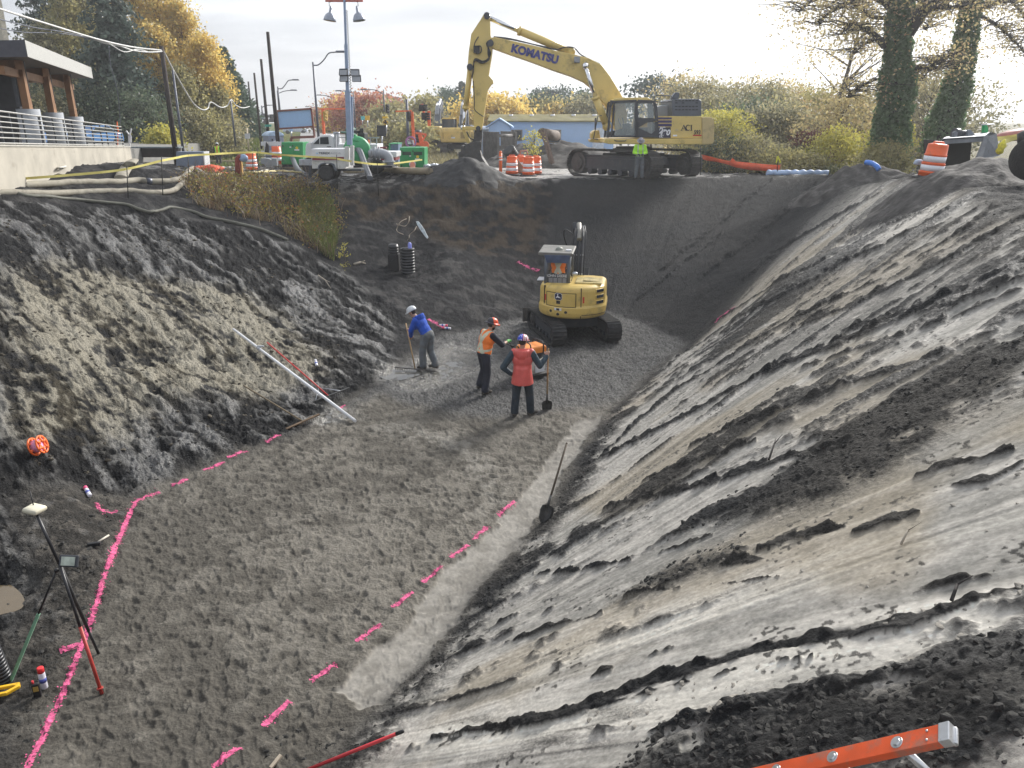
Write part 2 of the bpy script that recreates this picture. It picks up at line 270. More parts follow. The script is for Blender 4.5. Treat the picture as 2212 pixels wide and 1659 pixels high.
def surf(x, y, lod=None):
    """height, albedo rgb, wetness of the ground at xy"""
    x = np.asarray(x, float); y = np.asarray(y, float)
    wx = x+.5*(fbm(x*.9, y*.9, 3, 5)-.5); wy = y+.5*(fbm(x*.9, y*.9, 3, 6)-.5)
    z = hbase(x, y)
    S = lambda g: samp(g, wx, wy)
    fl = S(M_FLOOR); strip = sst(.38, .62, samp(M_STRIP, x+.26*(fbm(x*3.5, y*3.5, 4, 8)-.5), y+.26*(fbm(x*3.5, y*3.5, 4, 9)-.5))); grav = S(M_GRAV); lw = S(M_LEFTW); wet_sheen = S(M_WET_SHEEN)
    band = S(M_BAND); br = S(M_BRIGHT); tan = S(M_TAN); left = S(M_LEFT); brown = S(M_BROWN); road = S(M_ROAD); grass = S(M_GRASS)
    slope = samp(SLOPE, x, y); T = samp(TT, x, y)+.16*(fbm(x*.6, y*.6, 2, 7)-.5); U = samp(TSS, x, y)
    grain = fbm(x*9, y*9, 3, 40); fine = vn(x*38, y*38, 41); clod = fbm(x*4.5, y*4.5, 4, 42)
    big = fbm(x*.5, y*.5, 4, 43)
    # ---- excavated slope on the right and the back wall: streaks down the fall line
    wob = .35*(fbm(U*2.2+T*.05, T*.25, 3, 50)-.5)
    st = fbm((T+wob)*1.5, U*1.1, 3, 51); st2 = fbm((T+wob)*4.5, U*2.4+3, 3, 52); st3 = vn((T+wob)*16, U*5, 53)
    backw = sst(20, 25, T)                               # gravelly back wall
    dark = sst(.545, .63, .46*st+.30*st2+.24*clod + .05*(big-.5) + .05*sst(.7, .95, U)*(1-br) + .22*band - .11*br - .065*S(M_PALE)*(1-band) + .05*sst(.12, 0, U) + .05*backw)
    dark = np.maximum(dark, backw*(.85+.15*sst(.40, .5, st*.5+st2*.5)))
    dark = np.maximum(dark, sst(.90, 1.0, U+.06*(clod-.5))*.95); dark = np.maximum(dark, sst(.1, .02, U)*sst(.25, .5, clod)*(1-backw))
    dark = np.maximum(dark, band*sst(.25, .42, clod+.1*st2))
    gr_s = (.03*dark+ .06*dark*(clod-.35) + .035*dark*(grain-.5) + .018*dark*(fine-.5))*(1-.35*backw)
    rl = fbm((T+wob)*1.15+40, U*.8, 3, 54, .45); rl = np.exp(-((rl-.5)/.022)**2)*sst(.35, .55, fbm(T*.8, U*3, 2, 55)); r2 = fbm((T+wob)*3.1, U*1.3, 2, 56); r2 = np.exp(-((r2-.5)/.02)**2)*sst(.45, .6, fbm(T*1.3, U*4, 2, 57))
    sk = sstreak(x+.10*(fbm(x*2.5, y*2.5, 3, 58)-.5), y+.10*(fbm(x*2.5, y*2.5, 3, 59)-.5)); ck = fbm(x*8, y*8, 3, 96); sk = sst(.33, .47, sk*(-.12+.85*clod+1.05*ck)); gr_s += .10*sk*(ck-.42); line = np.clip(.45*rl+.3*r2, 0, 1)*(1-.5*backw); dark = np.maximum(np.maximum(dark, line*sst(.3, .55, clod+.25*rl)), sk); line = np.maximum(line, sk*1.25)
    nr = .25+.75*sst(3, 8, T); gr_s += nr*line*(.004+.045*clod) + (1-dark)*(.007*(st3-.5)+.004*(grain-.5)+.015*(st2-.5)) + .07*nr*(st-.5)
    crumb = sst(.72, .80, vn(x*27, y*27, 90))*sst(.56, .68, fbm(x*2.2+9, y*2.2, 3, 91)); dark = np.maximum(dark, crumb*.8)
    pale_s = 1-dark; T0 = samp(TT, x, y); st4 = vn(T0*30+3, U*5, 92)*.4+vn(T0*70, U*12, 93)*.35+.25*vn(x*60, y*60, 94)
    # ---- left bank
    bs = x*.75-y*.66; bt = x*.66+y*.75; bw = 1.2*(fbm(x*.5, y*.5, 3, 60)-.5)
    l1 = fbm((bt+bw)*1.3, bs*.35, 3, 61); l2 = fbm((bt+bw)*4.2, bs*.6, 4, 62); l3 = fbm(x*2.6, y*2.6, 4, 63)
    l4 = fbm((bt+.3*bw)*11, bs*2.2, 3, 65); pale_l = sst(.485, .575, .20*l1+.22*l2+.22*l3+.20*grain+.16*l4 + .05*tan - .012) * (.55+.45*tan)
    gr_l = .15*(l1-.5)+.12*(l2-.5)+.15*(l3-.5)+.15*(clod-.5)+.12*(grain-.5)+.04*(fine-.5)+.04*(l4-.5) - .05*pale_l
    # ---- floor
    foot = sfoot(x, y)*(1-.65*strip*sst(.35,.6,big))
    gr_f = foot*(1-.75*grav)*(1-.3*lw) + .02*(clod-.5)*(1-strip*.7) + .012*(grain-.5)*(1-.6*strip) + lw*(.05*(clod-.4)+.03*(grain-.5)) + grav*(.03*(grain-.5)+.03*(fine-.5)+.05*(clod-.5))
    gr_f += -.035*strip*(1-grav)
    # ---- top ground
    mud = .14*(fbm(x*1.7, y*1.7, 4, 70)-.5)+.05*(grain-.5)
    gr_t = mud*(1-.8*road)*(1-.5*grass)
    nearw = 1-sst(60, 75, np.hypot(x, y))
    wS = slope*(1-fl*.5); wL = left*(1-fl); wF = fl*(1-slope)
    tot = wS+wL+wF; wT = np.clip(1-tot, 0, 1); tot = tot+wT
    wS, wL, wF, wT = wS/tot, wL/tot, wF/tot, wT/tot
    lumpy = .25*(fbm(x*.8, y*.8, 3, 71)-.5)+.10*(clod-.5)
    z = z + nearw*(wS*gr_s+wL*gr_l+wF*gr_f+wT*(gr_t+.6*lumpy*(1-road)))
    z = lerp(z, -3.26+.10*(clod-.5)+.05*(grain-.5), sst(.85, .35, np.hypot(x+6.68, (y-8.5)*1.25)))      # the muddy pool's hollow
    C = lambda r, g, b: np.array([r, g, b])
    peb = _h(np.floor(x*31), np.floor(y*31), 77); var = (.80+.30*fine+.35*(peb > .93)*(.3+.7*grav))[..., None]
    e = lambda a: a[..., None]
    darkc = lerp(C(.026,.027,.029), C(.054,.051,.047), e(sst(.35,.65,big)*(1-.7*backw)))
    palec = lerp(lerp(C(.27,.26,.235), C(.45,.425,.385), e(sst(.3,.7,.6*st2+.4*grain))), C(.58,.55,.49), e(br*sst(.3,.6,st)))
    palec = palec*(.62+.76*st4)[..., None]
    cs = lerp(darkc, lerp(palec, C(.034,.035,.038), e(backw*.95)), e(pale_s))
    cs = lerp(cs, C(.30,.24,.15), e(pale_s*sst(.55,.7,big)*.4*(1-backw)))
    cs = lerp(cs, C(.075,.055,.035), e(brown*sst(.35,.6,l3)*.8))
    cl = lerp(lerp(C(.022,.022,.023), C(.066,.058,.043), e(tan*sst(.35,.6,.6*l3+.4*grain))), lerp(C(.22,.217,.21), C(.29,.268,.215), e(tan)), e(pale_l))
    cf = lerp(C(.100,.092,.079), C(.185,.171,.147), e(sst(.42,.62,big*.5+clod*.5)))
    cf = lerp(cf, C(.27,.255,.225), e(S(M_SMEAR)*sst(.35,.6,.5*clod+.5*grain)*.8))
    cf = lerp(cf, C(.05,.047,.043), e(np.clip(sst(-.006,-.03,foot)*.25+sst(.6,.75,clod)*.2,0,1)))  # boot-print hollows darkened in the colour, imitating shade
    cf = lerp(cf, lerp(C(.040,.041,.043), C(.095,.095,.096), e(sst(.4,.7,fine))), e(grav*.85)); cf = lerp(cf, lerp(C(.035,.033,.031), C(.11,.10,.088), e(sst(.45,.75,grain))), e(lw*.85))
    cf = lerp(cf, C(.27,.255,.228)*1.0, e(strip*(.6+.4*sst(.3,.6,clod))))
    ct = lerp(C(.024,.024,.026), C(.085,.082,.079), e(sst(.52,.68,l3)*.6)); ct = lerp(ct, C(.075,.056,.038), e(brown*sst(.35,.6,l3)*.8))
    ct = lerp(ct, C(.40,.385,.365), e(road*sst(.3,.5,big*.6+clod*.4)))
    gcol = lerp(C(.075,.11,.03), C(.16,.15,.06), e(sst(.4,.65,l3))); farm = sst(58, 66, y)
    ct = lerp(ct, gcol, e(np.maximum(grass, farm*(1-road)*sst(-6, -12, x))))
    ct = lerp(ct, lerp(C(.13,.13,.06), C(.17,.14,.08), e(l3)), e(farm*(1-road)*sst(-12,-6,x)))
    alb = e(wS)*cs+e(wL)*cl+e(wF)*cf+e(wT)*ct
    alb = np.clip(alb*var, .012, .6)
    wet = np.clip(1.25*wet_sheen*sst(.25,.45,clod)+ .75*wL*sst(.54,.66,l2)*(1-.7*tan)+.35*wS*sst(.45,.7,st)*sst(.35,.8,U)*(1-.9*backw)+.05*backw*wS + .8*wT*sst(.54,.64,l3)*nearw*sst(34, 36.5, y+.12*np.abs(x)) + road*wT*.7*sst(.35,.55,l3) + .6*lw*wF*sst(.62,.75,clod)+.3*grav*wF, 0, 1)
    alb = lerp(alb, C(.20,.19,.165), e(np.clip(wet_sheen,0,1)*sst(.35,.55,.5*clod+.5*grain)*.8))  # sky sheen on the wet gravel painted in as a paler colour
    grit = np.clip(1-wF*(1-grav)*(1-lw)*.45-wS*pale_s*(1-backw)*.8-wF*strip*.85-.5*road*wT, .06, 1)
    return z, alb, wet, grit
def ground(x, y): return float(surf(np.array([x]), np.array([y]))[0][0])

# ------------------------------------------------------------------ materials
MATS = {}
def nodes(name):
    m = bpy.data.materials.new(name); m.use_nodes = True; nt = m.node_tree
    return m, nt, nt.nodes['Principled BSDF'], nt.nodes.new, nt.links.new
def mat(name, col, rough=.6, metal=0, var=.18, scale=6, bump=.0, dirt=0, dirtcol=(.09,.08,.068), spec=.5, bscale=None, emit=0, coat=0, trans=0, alpha=1):
    if name in MATS: return MATS[name]
    m, nt, b, N, L = nodes(name)
    tc = N('ShaderNodeTexCoord'); n = N('ShaderNodeTexNoise'); n.inputs['Scale'].default_value = scale; n.inputs['Detail'].default_value = 5
    L(tc.outputs['Object'], n.inputs['Vector'])
    mr = N('ShaderNodeMapRange'); mr.inputs[1].default_value = .3; mr.inputs[2].default_value = .7; mr.inputs[3].default_value = 1-var; mr.inputs[4].default_value = 1+var
    L(n.outputs[0], mr.inputs[0])
    mx = N('ShaderNodeMix'); mx.data_type = 'RGBA'; mx.blend_type = 'MULTIPLY'; mx.inputs[0].default_value = 1
    mx.inputs[6].default_value = (*col, 1); L(mr.outputs[0], mx.inputs[7]); src = mx.outputs[2]
    rsrc = None
    if dirt > 0:
        n2 = N('ShaderNodeTexNoise'); n2.inputs['Scale'].default_value = scale*.7+1; n2.inputs['Detail'].default_value = 9; n2.inputs['Roughness'].default_value = .68
        L(tc.outputs['Object'], n2.inputs['Vector'])
        d = N('ShaderNodeMapRange'); d.inputs[1].default_value = .62-dirt*.35; d.inputs[2].default_value = .72-dirt*.22; d.inputs[4].default_value = min(1, .35+dirt); L(n2.outputs[0], d.inputs[0])
        m2 = N('ShaderNodeMix'); m2.data_type = 'RGBA'; L(d.outputs[0], m2.inputs[0]); L(src, m2.inputs[6]); m2.inputs[7].default_value = (*dirtcol, 1); src = m2.outputs[2]
        rr = N('ShaderNodeMapRange'); rr.inputs[3].default_value = rough; rr.inputs[4].default_value = .9; L(d.outputs[0], rr.inputs[0]); rsrc = rr.outputs[0]
    L(src, b.inputs['Base Color']); b.inputs['Roughness'].default_value = rough; b.inputs['Metallic'].default_value = metal
    if rsrc: L(rsrc, b.inputs['Roughness'])
    b.inputs['Specular IOR Level'].default_value = spec
    if coat: b.inputs['Coat Weight'].default_value = coat; b.inputs['Coat Roughness'].default_value = .12
    if bump:
        n3 = N('ShaderNodeTexNoise'); n3.inputs['Scale'].default_value = bscale or scale*5; n3.inputs['Detail'].default_value = 4; L(tc.outputs['Object'], n3.inputs['Vector'])
        bp = N('ShaderNodeBump'); bp.inputs['Strength'].default_value = min(1, bump); bp.inputs['Distance'].default_value = .02; L(n3.outputs[0], bp.inputs['Height']); L(bp.outputs[0], b.inputs['Normal'])
    if emit: b.inputs['Emission Color'].default_value = (*col, 1); b.inputs['Emission Strength'].default_value = emit
    if trans: b.inputs['Transmission Weight'].default_value = trans
    if alpha < 1: b.inputs['Alpha'].default_value = alpha
    MATS[name] = m; return m
def leafmat(name, stops, transl=.45, rough=.6):
    """leaf colour picked per leaf by the face attribute 'rnd'"""
    if name in MATS: return MATS[name]
    m, nt, b, N, L = nodes(name); out = nt.nodes['Material Output']; nt.nodes.remove(b)
    at = N('ShaderNodeAttribute'); at.attribute_name = 'rnd'
    cr = N('ShaderNodeValToRGB'); L(at.outputs['Fac'], cr.inputs[0]); cr.color_ramp.elements.remove(cr.color_ramp.elements[1])
    cr.color_ramp.elements[0].position = 0; cr.color_ramp.elements[0].color = (*stops[0], 1)
    for i, s_ in enumerate(stops[1:]):
        el = cr.color_ramp.elements.new((i+1)/(len(stops)-1)); el.color = (*s_, 1)
    d = N('ShaderNodeBsdfDiffuse'); t = N('ShaderNodeBsdfTranslucent'); mx = N('ShaderNodeMixShader'); mx.inputs[0].default_value = transl
    L(cr.outputs[0], d.inputs[0]); L(cr.outputs[0], t.inputs[0]); L(d.outputs[0], mx.inputs[1]); L(t.outputs[0], mx.inputs[2])
    g = N('ShaderNodeBsdfGlossy'); g.inputs['Roughness'].default_value = .45; g.inputs[0].default_value = (.8,.8,.8,1)
    m2 = N('ShaderNodeMixShader'); m2.inputs[0].default_value = .04; L(mx.outputs[0], m2.inputs[1]); L(g.outputs[0], m2.inputs[2]); L(m2.outputs[0], out.inputs[0])
    MATS[name] = m; return m
def soilmat():
    m, nt, b, N, L = nodes('soil')
    a = N('ShaderNodeAttribute'); a.attribute_name = 'soil'; w = N('ShaderNodeAttribute'); w.attribute_name = 'wet'
    tc = N('ShaderNodeTexCoord'); gt = N('ShaderNodeAttribute'); gt.attribute_name = 'grit'
    n = N('ShaderNodeTexNoise'); n.inputs['Scale'].default_value = 34; n.inputs['Detail'].default_value = 8; n.inputs['Roughness'].default_value = .7; L(tc.outputs['Object'], n.inputs['Vector'])
    mr = N('ShaderNodeMapRange'); mr.inputs[1].default_value = .3; mr.inputs[2].default_value = .7; mr.inputs[3].default_value = .55; mr.inputs[4].default_value = 1.45; L(n.outputs[0], mr.inputs[0])
    mx = N('ShaderNodeMix'); mx.data_type = 'RGBA'; mx.blend_type = 'MULTIPLY'; L(gt.outputs['Fac'], mx.inputs[0]); L(a.outputs['Color'], mx.inputs[6]); L(mr.outputs[0], mx.inputs[7])
    L(mx.outputs[2], b.inputs['Base Color'])
    r = N('ShaderNodeMapRange'); r.inputs[3].default_value = .82; r.inputs[4].default_value = .22; L(w.outputs['Fac'], r.inputs[0]); L(r.outputs[0], b.inputs['Roughness'])
    sp = N('ShaderNodeMapRange'); sp.inputs[3].default_value = .10; sp.inputs[4].default_value = .75; L(w.outputs['Fac'], sp.inputs[0]); L(sp.outputs[0], b.inputs['Specular IOR Level'])
    v = N('ShaderNodeTexVoronoi'); v.inputs['Scale'].default_value = 22; L(tc.outputs['Object'], v.inputs['Vector'])
    ad = N('ShaderNodeMath'); ad.operation = 'MULTIPLY_ADD'; L(v.outputs[0], ad.inputs[0]); ad.inputs[1].default_value = -.45; L(n.outputs[0], ad.inputs[2])
    bp = N('ShaderNodeBump'); bp.inputs['Distance'].default_value = .05; L(gt.outputs['Fac'], bp.inputs['Strength']); L(ad.outputs[0], bp.inputs['Height']); L(bp.outputs[0], b.inputs['Normal'])
    return m

# ------------------------------------------------------------------ the ground: one sheet out to the horizon, finer where the pit is
def build_ground():
    dense = np.linspace(R(-41), R(41), 1240)
    wide = np.linspace(R(41), R(319), 112)[1:-1]
    th = np.concatenate([dense, wide]); nth = len(th)
    r = [.35]
    while r[-1] < 2400:
        q = r[-1]; r.append(q*(1.05 if q < 2.2 else 1.0036 if q < 42 else 1.012 if q < 80 else 1.05))
    r = np.array(r); nr = len(r)
    X = (r[:,None]*np.sin(th)[None]).ravel(); Y = (r[:,None]*np.cos(th)[None]).ravel()
    Z = np.empty_like(X); A = np.empty((len(X), 4)); A[:,3] = 1; Wt = np.empty_like(X); Gr = np.empty_like(X)
    for i in range(0, len(X), 200000):
        s_ = slice(i, i+200000); Z[s_], A[s_,:3], Wt[s_], Gr[s_] = surf(X[s_], Y[s_])
    V = np.concatenate([[[0, 0, 1.0]], np.stack([X, Y, Z], 1)])
    V[0,2] = Z[:nth].mean()
    i, j = np.meshgrid(np.arange(nr-1), np.arange(nth), indexing='ij'); j2 = (j+1) % nth
    q = np.stack([1+i*nth+j, 1+i*nth+j2, 1+(i+1)*nth+j2, 1+(i+1)*nth+j], -1).reshape(-1, 4)[:, ::-1]
    me = bpy.data.meshes.new('ground'); nq = len(q); jj = np.arange(nth)
    tri = np.stack([np.zeros(nth, int), 1+(jj+1) % nth, 1+jj], 1)
    me.vertices.add(len(V)); me.vertices.foreach_set('co', V.ravel())
    loops = np.concatenate([q.ravel(), tri.ravel()]); me.loops.add(len(loops)); me.loops.foreach_set('vertex_index', loops.astype(np.int32))
    me.polygons.add(nq+nth); me.polygons.foreach_set('loop_start', np.concatenate([np.arange(nq)*4, nq*4+np.arange(nth)*3]).astype(np.int32))
    me.polygons.foreach_set('use_smooth', np.ones(nq+nth, bool))
    me.update(calc_edges=True)
    c = me.attributes.new('soil', 'FLOAT_COLOR', 'POINT'); c.data.foreach_set('color', np.concatenate([[A[0]], A]).ravel())
    w = me.attributes.new('wet', 'FLOAT', 'POINT'); w.data.foreach_set('value', np.concatenate([[0], Wt]))
    w = me.attributes.new('grit', 'FLOAT', 'POINT'); w.data.foreach_set('value', np.concatenate([[1], Gr]))
    me.materials.append(soilmat())
    o = bpy.data.objects.new('ground', me); COL.objects.link(o); o['kind'] = 'structure'
    return o
build_ground()
# ------------------------------------------------------------------ mesh helpers
def rotm(rx=0, ry=0, rz=0): return Euler((rx, ry, rz)).to_matrix()
def frame_to(d):
    return Vector(d).to_track_quat('Z', 'Y').to_matrix()
class MB:
    """collects shapes; build() links them as ONE mesh object"""
    def __init__(s): s.v = []; s.f = []; s.m = []; s.sm = []; s.mi = 0; s.M = Matrix.Identity(4)
    def mtl(s, i): s.mi = i; return s
    def add(s, vs, fs, smooth=False):
        n = len(s.v); s.v += [s.M @ Vector(v) for v in vs]
        for f in fs: s.f.append([n+i for i in f]); s.m.append(s.mi); s.sm.append(smooth)
        return s
    def box(s, c, size, rot=None, taper=(1, 1), sh=(0, 0)):
        """taper: scale of the top; sh: shift of the top"""
        hx, hy, hz = [q/2 for q in size]; vs = []
        for z, k, d in ((-hz, (1, 1), (0, 0)), (hz, taper, sh)):
            for x, y in ((-1,-1),(1,-1),(1,1),(-1,1)): vs.append(Vector((x*hx*k[0]+d[0], y*hy*k[1]+d[1], z)))
        if rot is not None: vs = [rot @ v for v in vs]
        c = Vector(c); return s.add([v+c for v in vs], [(3,2,1,0),(4,5,6,7),(0,1,5,4),(1,2,6,5),(2,3,7,6),(3,0,4,7)])
    def bar(s, a, b, w, h=None, up=(0, 0, 1)):
        """box-section bar from a to b"""
        a, b = Vector(a), Vector(b); d = (b-a); L = d.length; z = d.normalized(); u = Vector(up)
        if abs(z.dot(u)) > .98: u = Vector((0, 1, 0))
        x = u.cross(z).normalized(); y = z.cross(x); m = Matrix((x, y, z)).transposed()
        return s.box((a+b)/2, (w, h or w, L), m)
    def cyl(s, a, b, r, r2=None, n=12, cap=True, smooth=True):
        a, b = Vector(a), Vector(b); r2 = r if r2 is None else r2; m = frame_to(b-a); vs = []
        for p, q in ((a, r), (b, r2)):
            for i in range(n):
                t = 2*math.pi*i/n; vs.append(p+m @ Vector((q*math.cos(t), q*math.sin(t), 0)))
        s.add(vs, [(i, (i+1) % n, n+(i+1) % n, n+i) for i in range(n)], smooth)
        if cap: s.add(vs[:n], [tuple(range(n))[::-1]]); s.add(vs[n:], [tuple(range(n))])
        return s
    def tube(s, pts, r, n=8, cap=True, ry=None):
        pts = [Vector(p) for p in pts]; k = len(pts); rs = r if isinstance(r, (list, tuple)) else [r]*k
        vs = []; x = None
        for i, p in enumerate(pts):
            d = (pts[min(i+1, k-1)]-pts[max(i-1, 0)]).normalized()
            if x is None: x = d.orthogonal().normalized() if abs(d.z) > .95 else d.cross(Vector((0,0,1))).normalized()
            x = (x-d*x.dot(d)).normalized(); y = d.cross(x)
            for j in range(n):
                t = 2*math.pi*j/n; vs.append(p+x*rs[i]*math.cos(t)+y*(rs[i] if ry is None else ry)*math.sin(t))
        fs = [(i*n+j, i*n+(j+1) % n, (i+1)*n+(j+1) % n, (i+1)*n+j) for i in range(k-1) for j in range(n)]
        s.add(vs, fs, True)
        if cap: s.add(vs[:n], [tuple(range(n))[::-1]]); s.add(vs[-n:], [tuple(range(n))])
        return s
    def lathe(s, c, prof, n=20, rot=None, smooth=True, sx=1, sy=1):
        """prof: (radius, height) from bottom to top"""
        c = Vector(c); vs = []
        for r, h in prof:
            for i in range(n):
                t = 2*math.pi*i/n; v = Vector((max(r, 1e-4)*math.cos(t)*sx, max(r, 1e-4)*math.sin(t)*sy, h)); vs.append(c+(rot @ v if rot is not None else v))
        k = len(prof)
        s.add(vs, [(i*n+j, i*n+(j+1) % n, (i+1)*n+(j+1) % n, (i+1)*n+j) for i in range(k-1) for j in range(n)], smooth)
        if prof[0] != prof[-1]: s.add(vs[:n], [tuple(range(n))[::-1]]); s.add(vs[-n:], [tuple(range(n))])
        return s
    def prism(s, poly, a, b, smooth=False):
        """poly: points (3-vectors in a plane); swept from offset vector a to offset vector b"""
        poly = [Vector(p) for p in poly]; n = len(poly); a, b = Vector(a), Vector(b)
        vs = [p+a for p in poly]+[p+b for p in poly]
        tri = tessellate_polygon([poly])
        s.add(vs, [(i, (i+1) % n, n+(i+1) % n, n+i) for i in range(n)], smooth)
        s.add(vs, [tuple(t) for t in tri]); s.add(vs, [tuple(n+i for i in t) for t in tri]); return s
    def ell(s, c, rad, n=14, rot=None, m=None):
        c = Vector(c); m = m or max(6, n//2+2); vs = []; R_ = rot
        for i in range(m+1):
            p = math.pi*i/m
            for j in range(n):
                t = 2*math.pi*j/n; q = max(math.sin(p), 1e-4)
                v = Vector((rad[0]*q*math.cos(t), rad[1]*q*math.sin(t), -rad[2]*math.cos(p))); vs.append(c+(R_ @ v if R_ is not None else v))
        return s.add(vs, [(i*n+j, i*n+(j+1) % n, (i+1)*n+(j+1) % n, (i+1)*n+j) for i in range(m) for j in range(n)], True)
    def loft(s, rings, cap=True, smooth=True):
        n = len(rings[0]); vs = [v for r in rings for v in r]; k = len(rings)
        s.add(vs, [(i*n+j, i*n+(j+1) % n, (i+1)*n+(j+1) % n, (i+1)*n+j) for i in range(k-1) for j in range(n)], smooth)
        if cap: s.add(vs[:n], [tuple(range(n))[::-1]]); s.add(vs[-n:], [tuple(range(n))])
        return s
    def build(s, name, mats, parent=None, bevel=0, label=None, fix=True, sub=0):
        me = bpy.data.meshes.new(name); me.from_pydata([tuple(v) for v in s.v], [], s.f)
        for m in (mats if isinstance(mats, (list, tuple)) else [mats]): me.materials.append(m)
        me.polygons.foreach_set('material_index', s.m); me.polygons.foreach_set('use_smooth', s.sm)
        if fix:
            b = bmesh.new(); b.from_mesh(me); bmesh.ops.remove_doubles(b, verts=b.verts, dist=1e-5); bmesh.ops.recalc_face_normals(b, faces=b.faces); b.to_mesh(me); b.free()
        me.update(); o = bpy.data.objects.new(name, me); COL.objects.link(o)
        if parent is not None: o.parent = parent
        if bevel:
            mo = o.modifiers.new('bevel', 'BEVEL'); mo.width = bevel; mo.segments = 2; mo.limit_method = 'ANGLE'; mo.angle_limit = R(35); mo.harden_normals = False
        if sub:
            mo = o.modifiers.new('sub', 'SUBSURF'); mo.levels = sub; mo.render_levels = sub
        if label: o['label'] = label
        return o
def thing(name, label, cat, loc=(0,0,0), rz=0, group=None, rot=None):
    o = bpy.data.objects.new(name, None); COL.objects.link(o); o.location = loc; o.rotation_euler = rot or (0, 0, rz)
    o.empty_display_size = .1
    return tag(o, label, cat, group)
def tag(o, label, cat, group=None, kind=None):
    o['label'] = label; o['category'] = cat
    if group: o['group'] = group
    if kind: o['kind'] = kind
    return o
def kids(o): return [c for c in bpy.data.objects if c.parent == o]
def dup(root, loc, rz, label, group=None, scale=None):
    r = root.copy(); COL.objects.link(r); r.location = loc; r.rotation_euler = (0, 0, rz); r['label'] = label
    if scale: r.scale = (scale,)*3
    if group: r['group'] = group
    for c in kids(root):
        d = c.copy(); COL.objects.link(d); d.parent = r
        for g in kids(c):
            e = g.copy(); COL.objects.link(e); e.parent = d
    return r
def text(name, body, m, parent, loc, rot, size, ext=.003, bold=0, shear=0, sx=1, spacing=1, align='CENTER', label=None):
    cu = bpy.data.curves.new(name, 'FONT'); cu.body = body; cu.size = size; cu.extrude = ext; cu.offset = bold; cu.shear = shear; cu.align_x = align; cu.align_y = 'CENTER'; cu.space_character = spacing
    t = bpy.data.objects.new(name+'_curve', cu); COL.objects.link(t); bpy.context.view_layer.update()
    me = bpy.data.meshes.new_from_object(t.evaluated_get(bpy.context.evaluated_depsgraph_get())); bpy.data.objects.remove(t)
    me.materials.clear(); me.materials.append(m); me.polygons.foreach_set('material_index', [0]*len(me.polygons))
    o = bpy.data.objects.new(name, me); COL.objects.link(o); o.parent = parent; o.location = loc; o.rotation_euler = rot; o.scale = (sx, 1, 1)
    if label: o['label'] = label
    return o
def qmesh(name, V, Q, m, parent=None, rnd=None, smooth=False):
    """mesh from numpy arrays of vertices and quads"""
    V = np.asarray(V, np.float32).reshape(-1, 3); Q = np.asarray(Q, np.int32); me = bpy.data.meshes.new(name); k = Q.shape[1]
    me.vertices.add(len(V)); me.vertices.foreach_set('co', V.ravel()); me.loops.add(Q.size); me.loops.foreach_set('vertex_index', Q.ravel())
    me.polygons.add(len(Q)); me.polygons.foreach_set('loop_start', (np.arange(len(Q))*k).astype(np.int32)); me.polygons.foreach_set('use_smooth', np.full(len(Q), smooth))
    me.update(calc_edges=True)
    if rnd is not None: a = me.attributes.new('rnd', 'FLOAT', 'FACE'); a.data.foreach_set('value', np.asarray(rnd, np.float32))
    me.materials.append(m); o = bpy.data.objects.new(name, me); COL.objects.link(o)
    if parent is not None: o.parent = parent
    return o
def leaves(C, size, rg, aspect=.62, up=.3, fold=0):
    """leaf-sized diamond faces at the points C; returns vertices and quads"""
    n = len(C); d = rg.normal(size=(n, 3)); d /= np.linalg.norm(d, axis=1)[:, None]
    nn = rg.normal(size=(n, 3)); nn[:, 2] += up*2; b = np.cross(nn, d); b /= np.linalg.norm(b, axis=1)[:, None]+1e-9
    s = (size*rg.uniform(.6, 1.35, n))[:, None]
    V = np.stack([C-d*s*.5, C+b*s*aspect*.5, C+d*s*.5, C-b*s*aspect*.5], 1)
    return V.reshape(-1, 3), np.arange(n*4).reshape(n, 4)
def smooth_path(pts, n=6):
    """Catmull-Rom through points"""
    pts = [Vector(p) for p in pts]; P_ = [pts[0]]+pts+[pts[-1]]; out = []
    for i in range(len(pts)-1):
        a, b, c, d = P_[i:i+4]
        for k in range(n):
            t = k/n; out.append(.5*((2*b)+(c-a)*t+(2*a-5*b+4*c-d)*t*t+(3*b-a-3*c+d)*t**3))
    return out+[pts[-1]]
def sag(a, b, drop, n=12):
    a, b = Vector(a), Vector(b); return [a.lerp(b, i/n)-Vector((0, 0, drop*4*(i/n)*(1-i/n))) for i in range(n+1)]
def facing(p): return math.atan2(-p[0], p[1])      # rz that turns local -Y towards the viewer's side
def onground(p, dz=0): p = Vector(p); return Vector((p.x, p.y, ground(p.x, p.y)+dz))
# ------------------------------------------------------------------ common materials
YEL = mat('machine_yellow', (.66,.47,.13), .42, var=.08, scale=2, dirt=.18, dirtcol=(.22,.17,.09), coat=.15)
KYEL = mat('big_machine_yellow', (.72,.54,.17), .45, var=.09, scale=1.2, dirt=.2, dirtcol=(.20,.155,.08), coat=.12)
CWT = mat('counterweight_cream', (.60,.47,.22), .55, var=.1, scale=1.5, dirt=.2, dirtcol=(.25,.2,.12))
CHAR = mat('charcoal_paint', (.045,.05,.06), .42, var=.15, scale=4, dirt=.12, dirtcol=(.14,.13,.12))
GREYB = mat('grey_cover_paint', (.10,.115,.14), .45, var=.1, scale=3, dirt=.08)
RUB = mat('rubber', (.028,.028,.03), .72, var=.3, scale=9, bump=.3, dirt=.3, dirtcol=(.10,.095,.085))
STEEL = mat('track_steel', (.075,.075,.075), .55, .4, var=.35, scale=7, bump=.4, dirt=.4, dirtcol=(.11,.10,.09))
CHROME = mat('chrome_rod', (.75,.76,.78), .16, 1, var=.04)
BLK = mat('black_plastic', (.018,.018,.02), .5, var=.2, scale=12)
HOSE = mat('hydraulic_hose', (.022,.022,.025), .5, var=.2, scale=8)
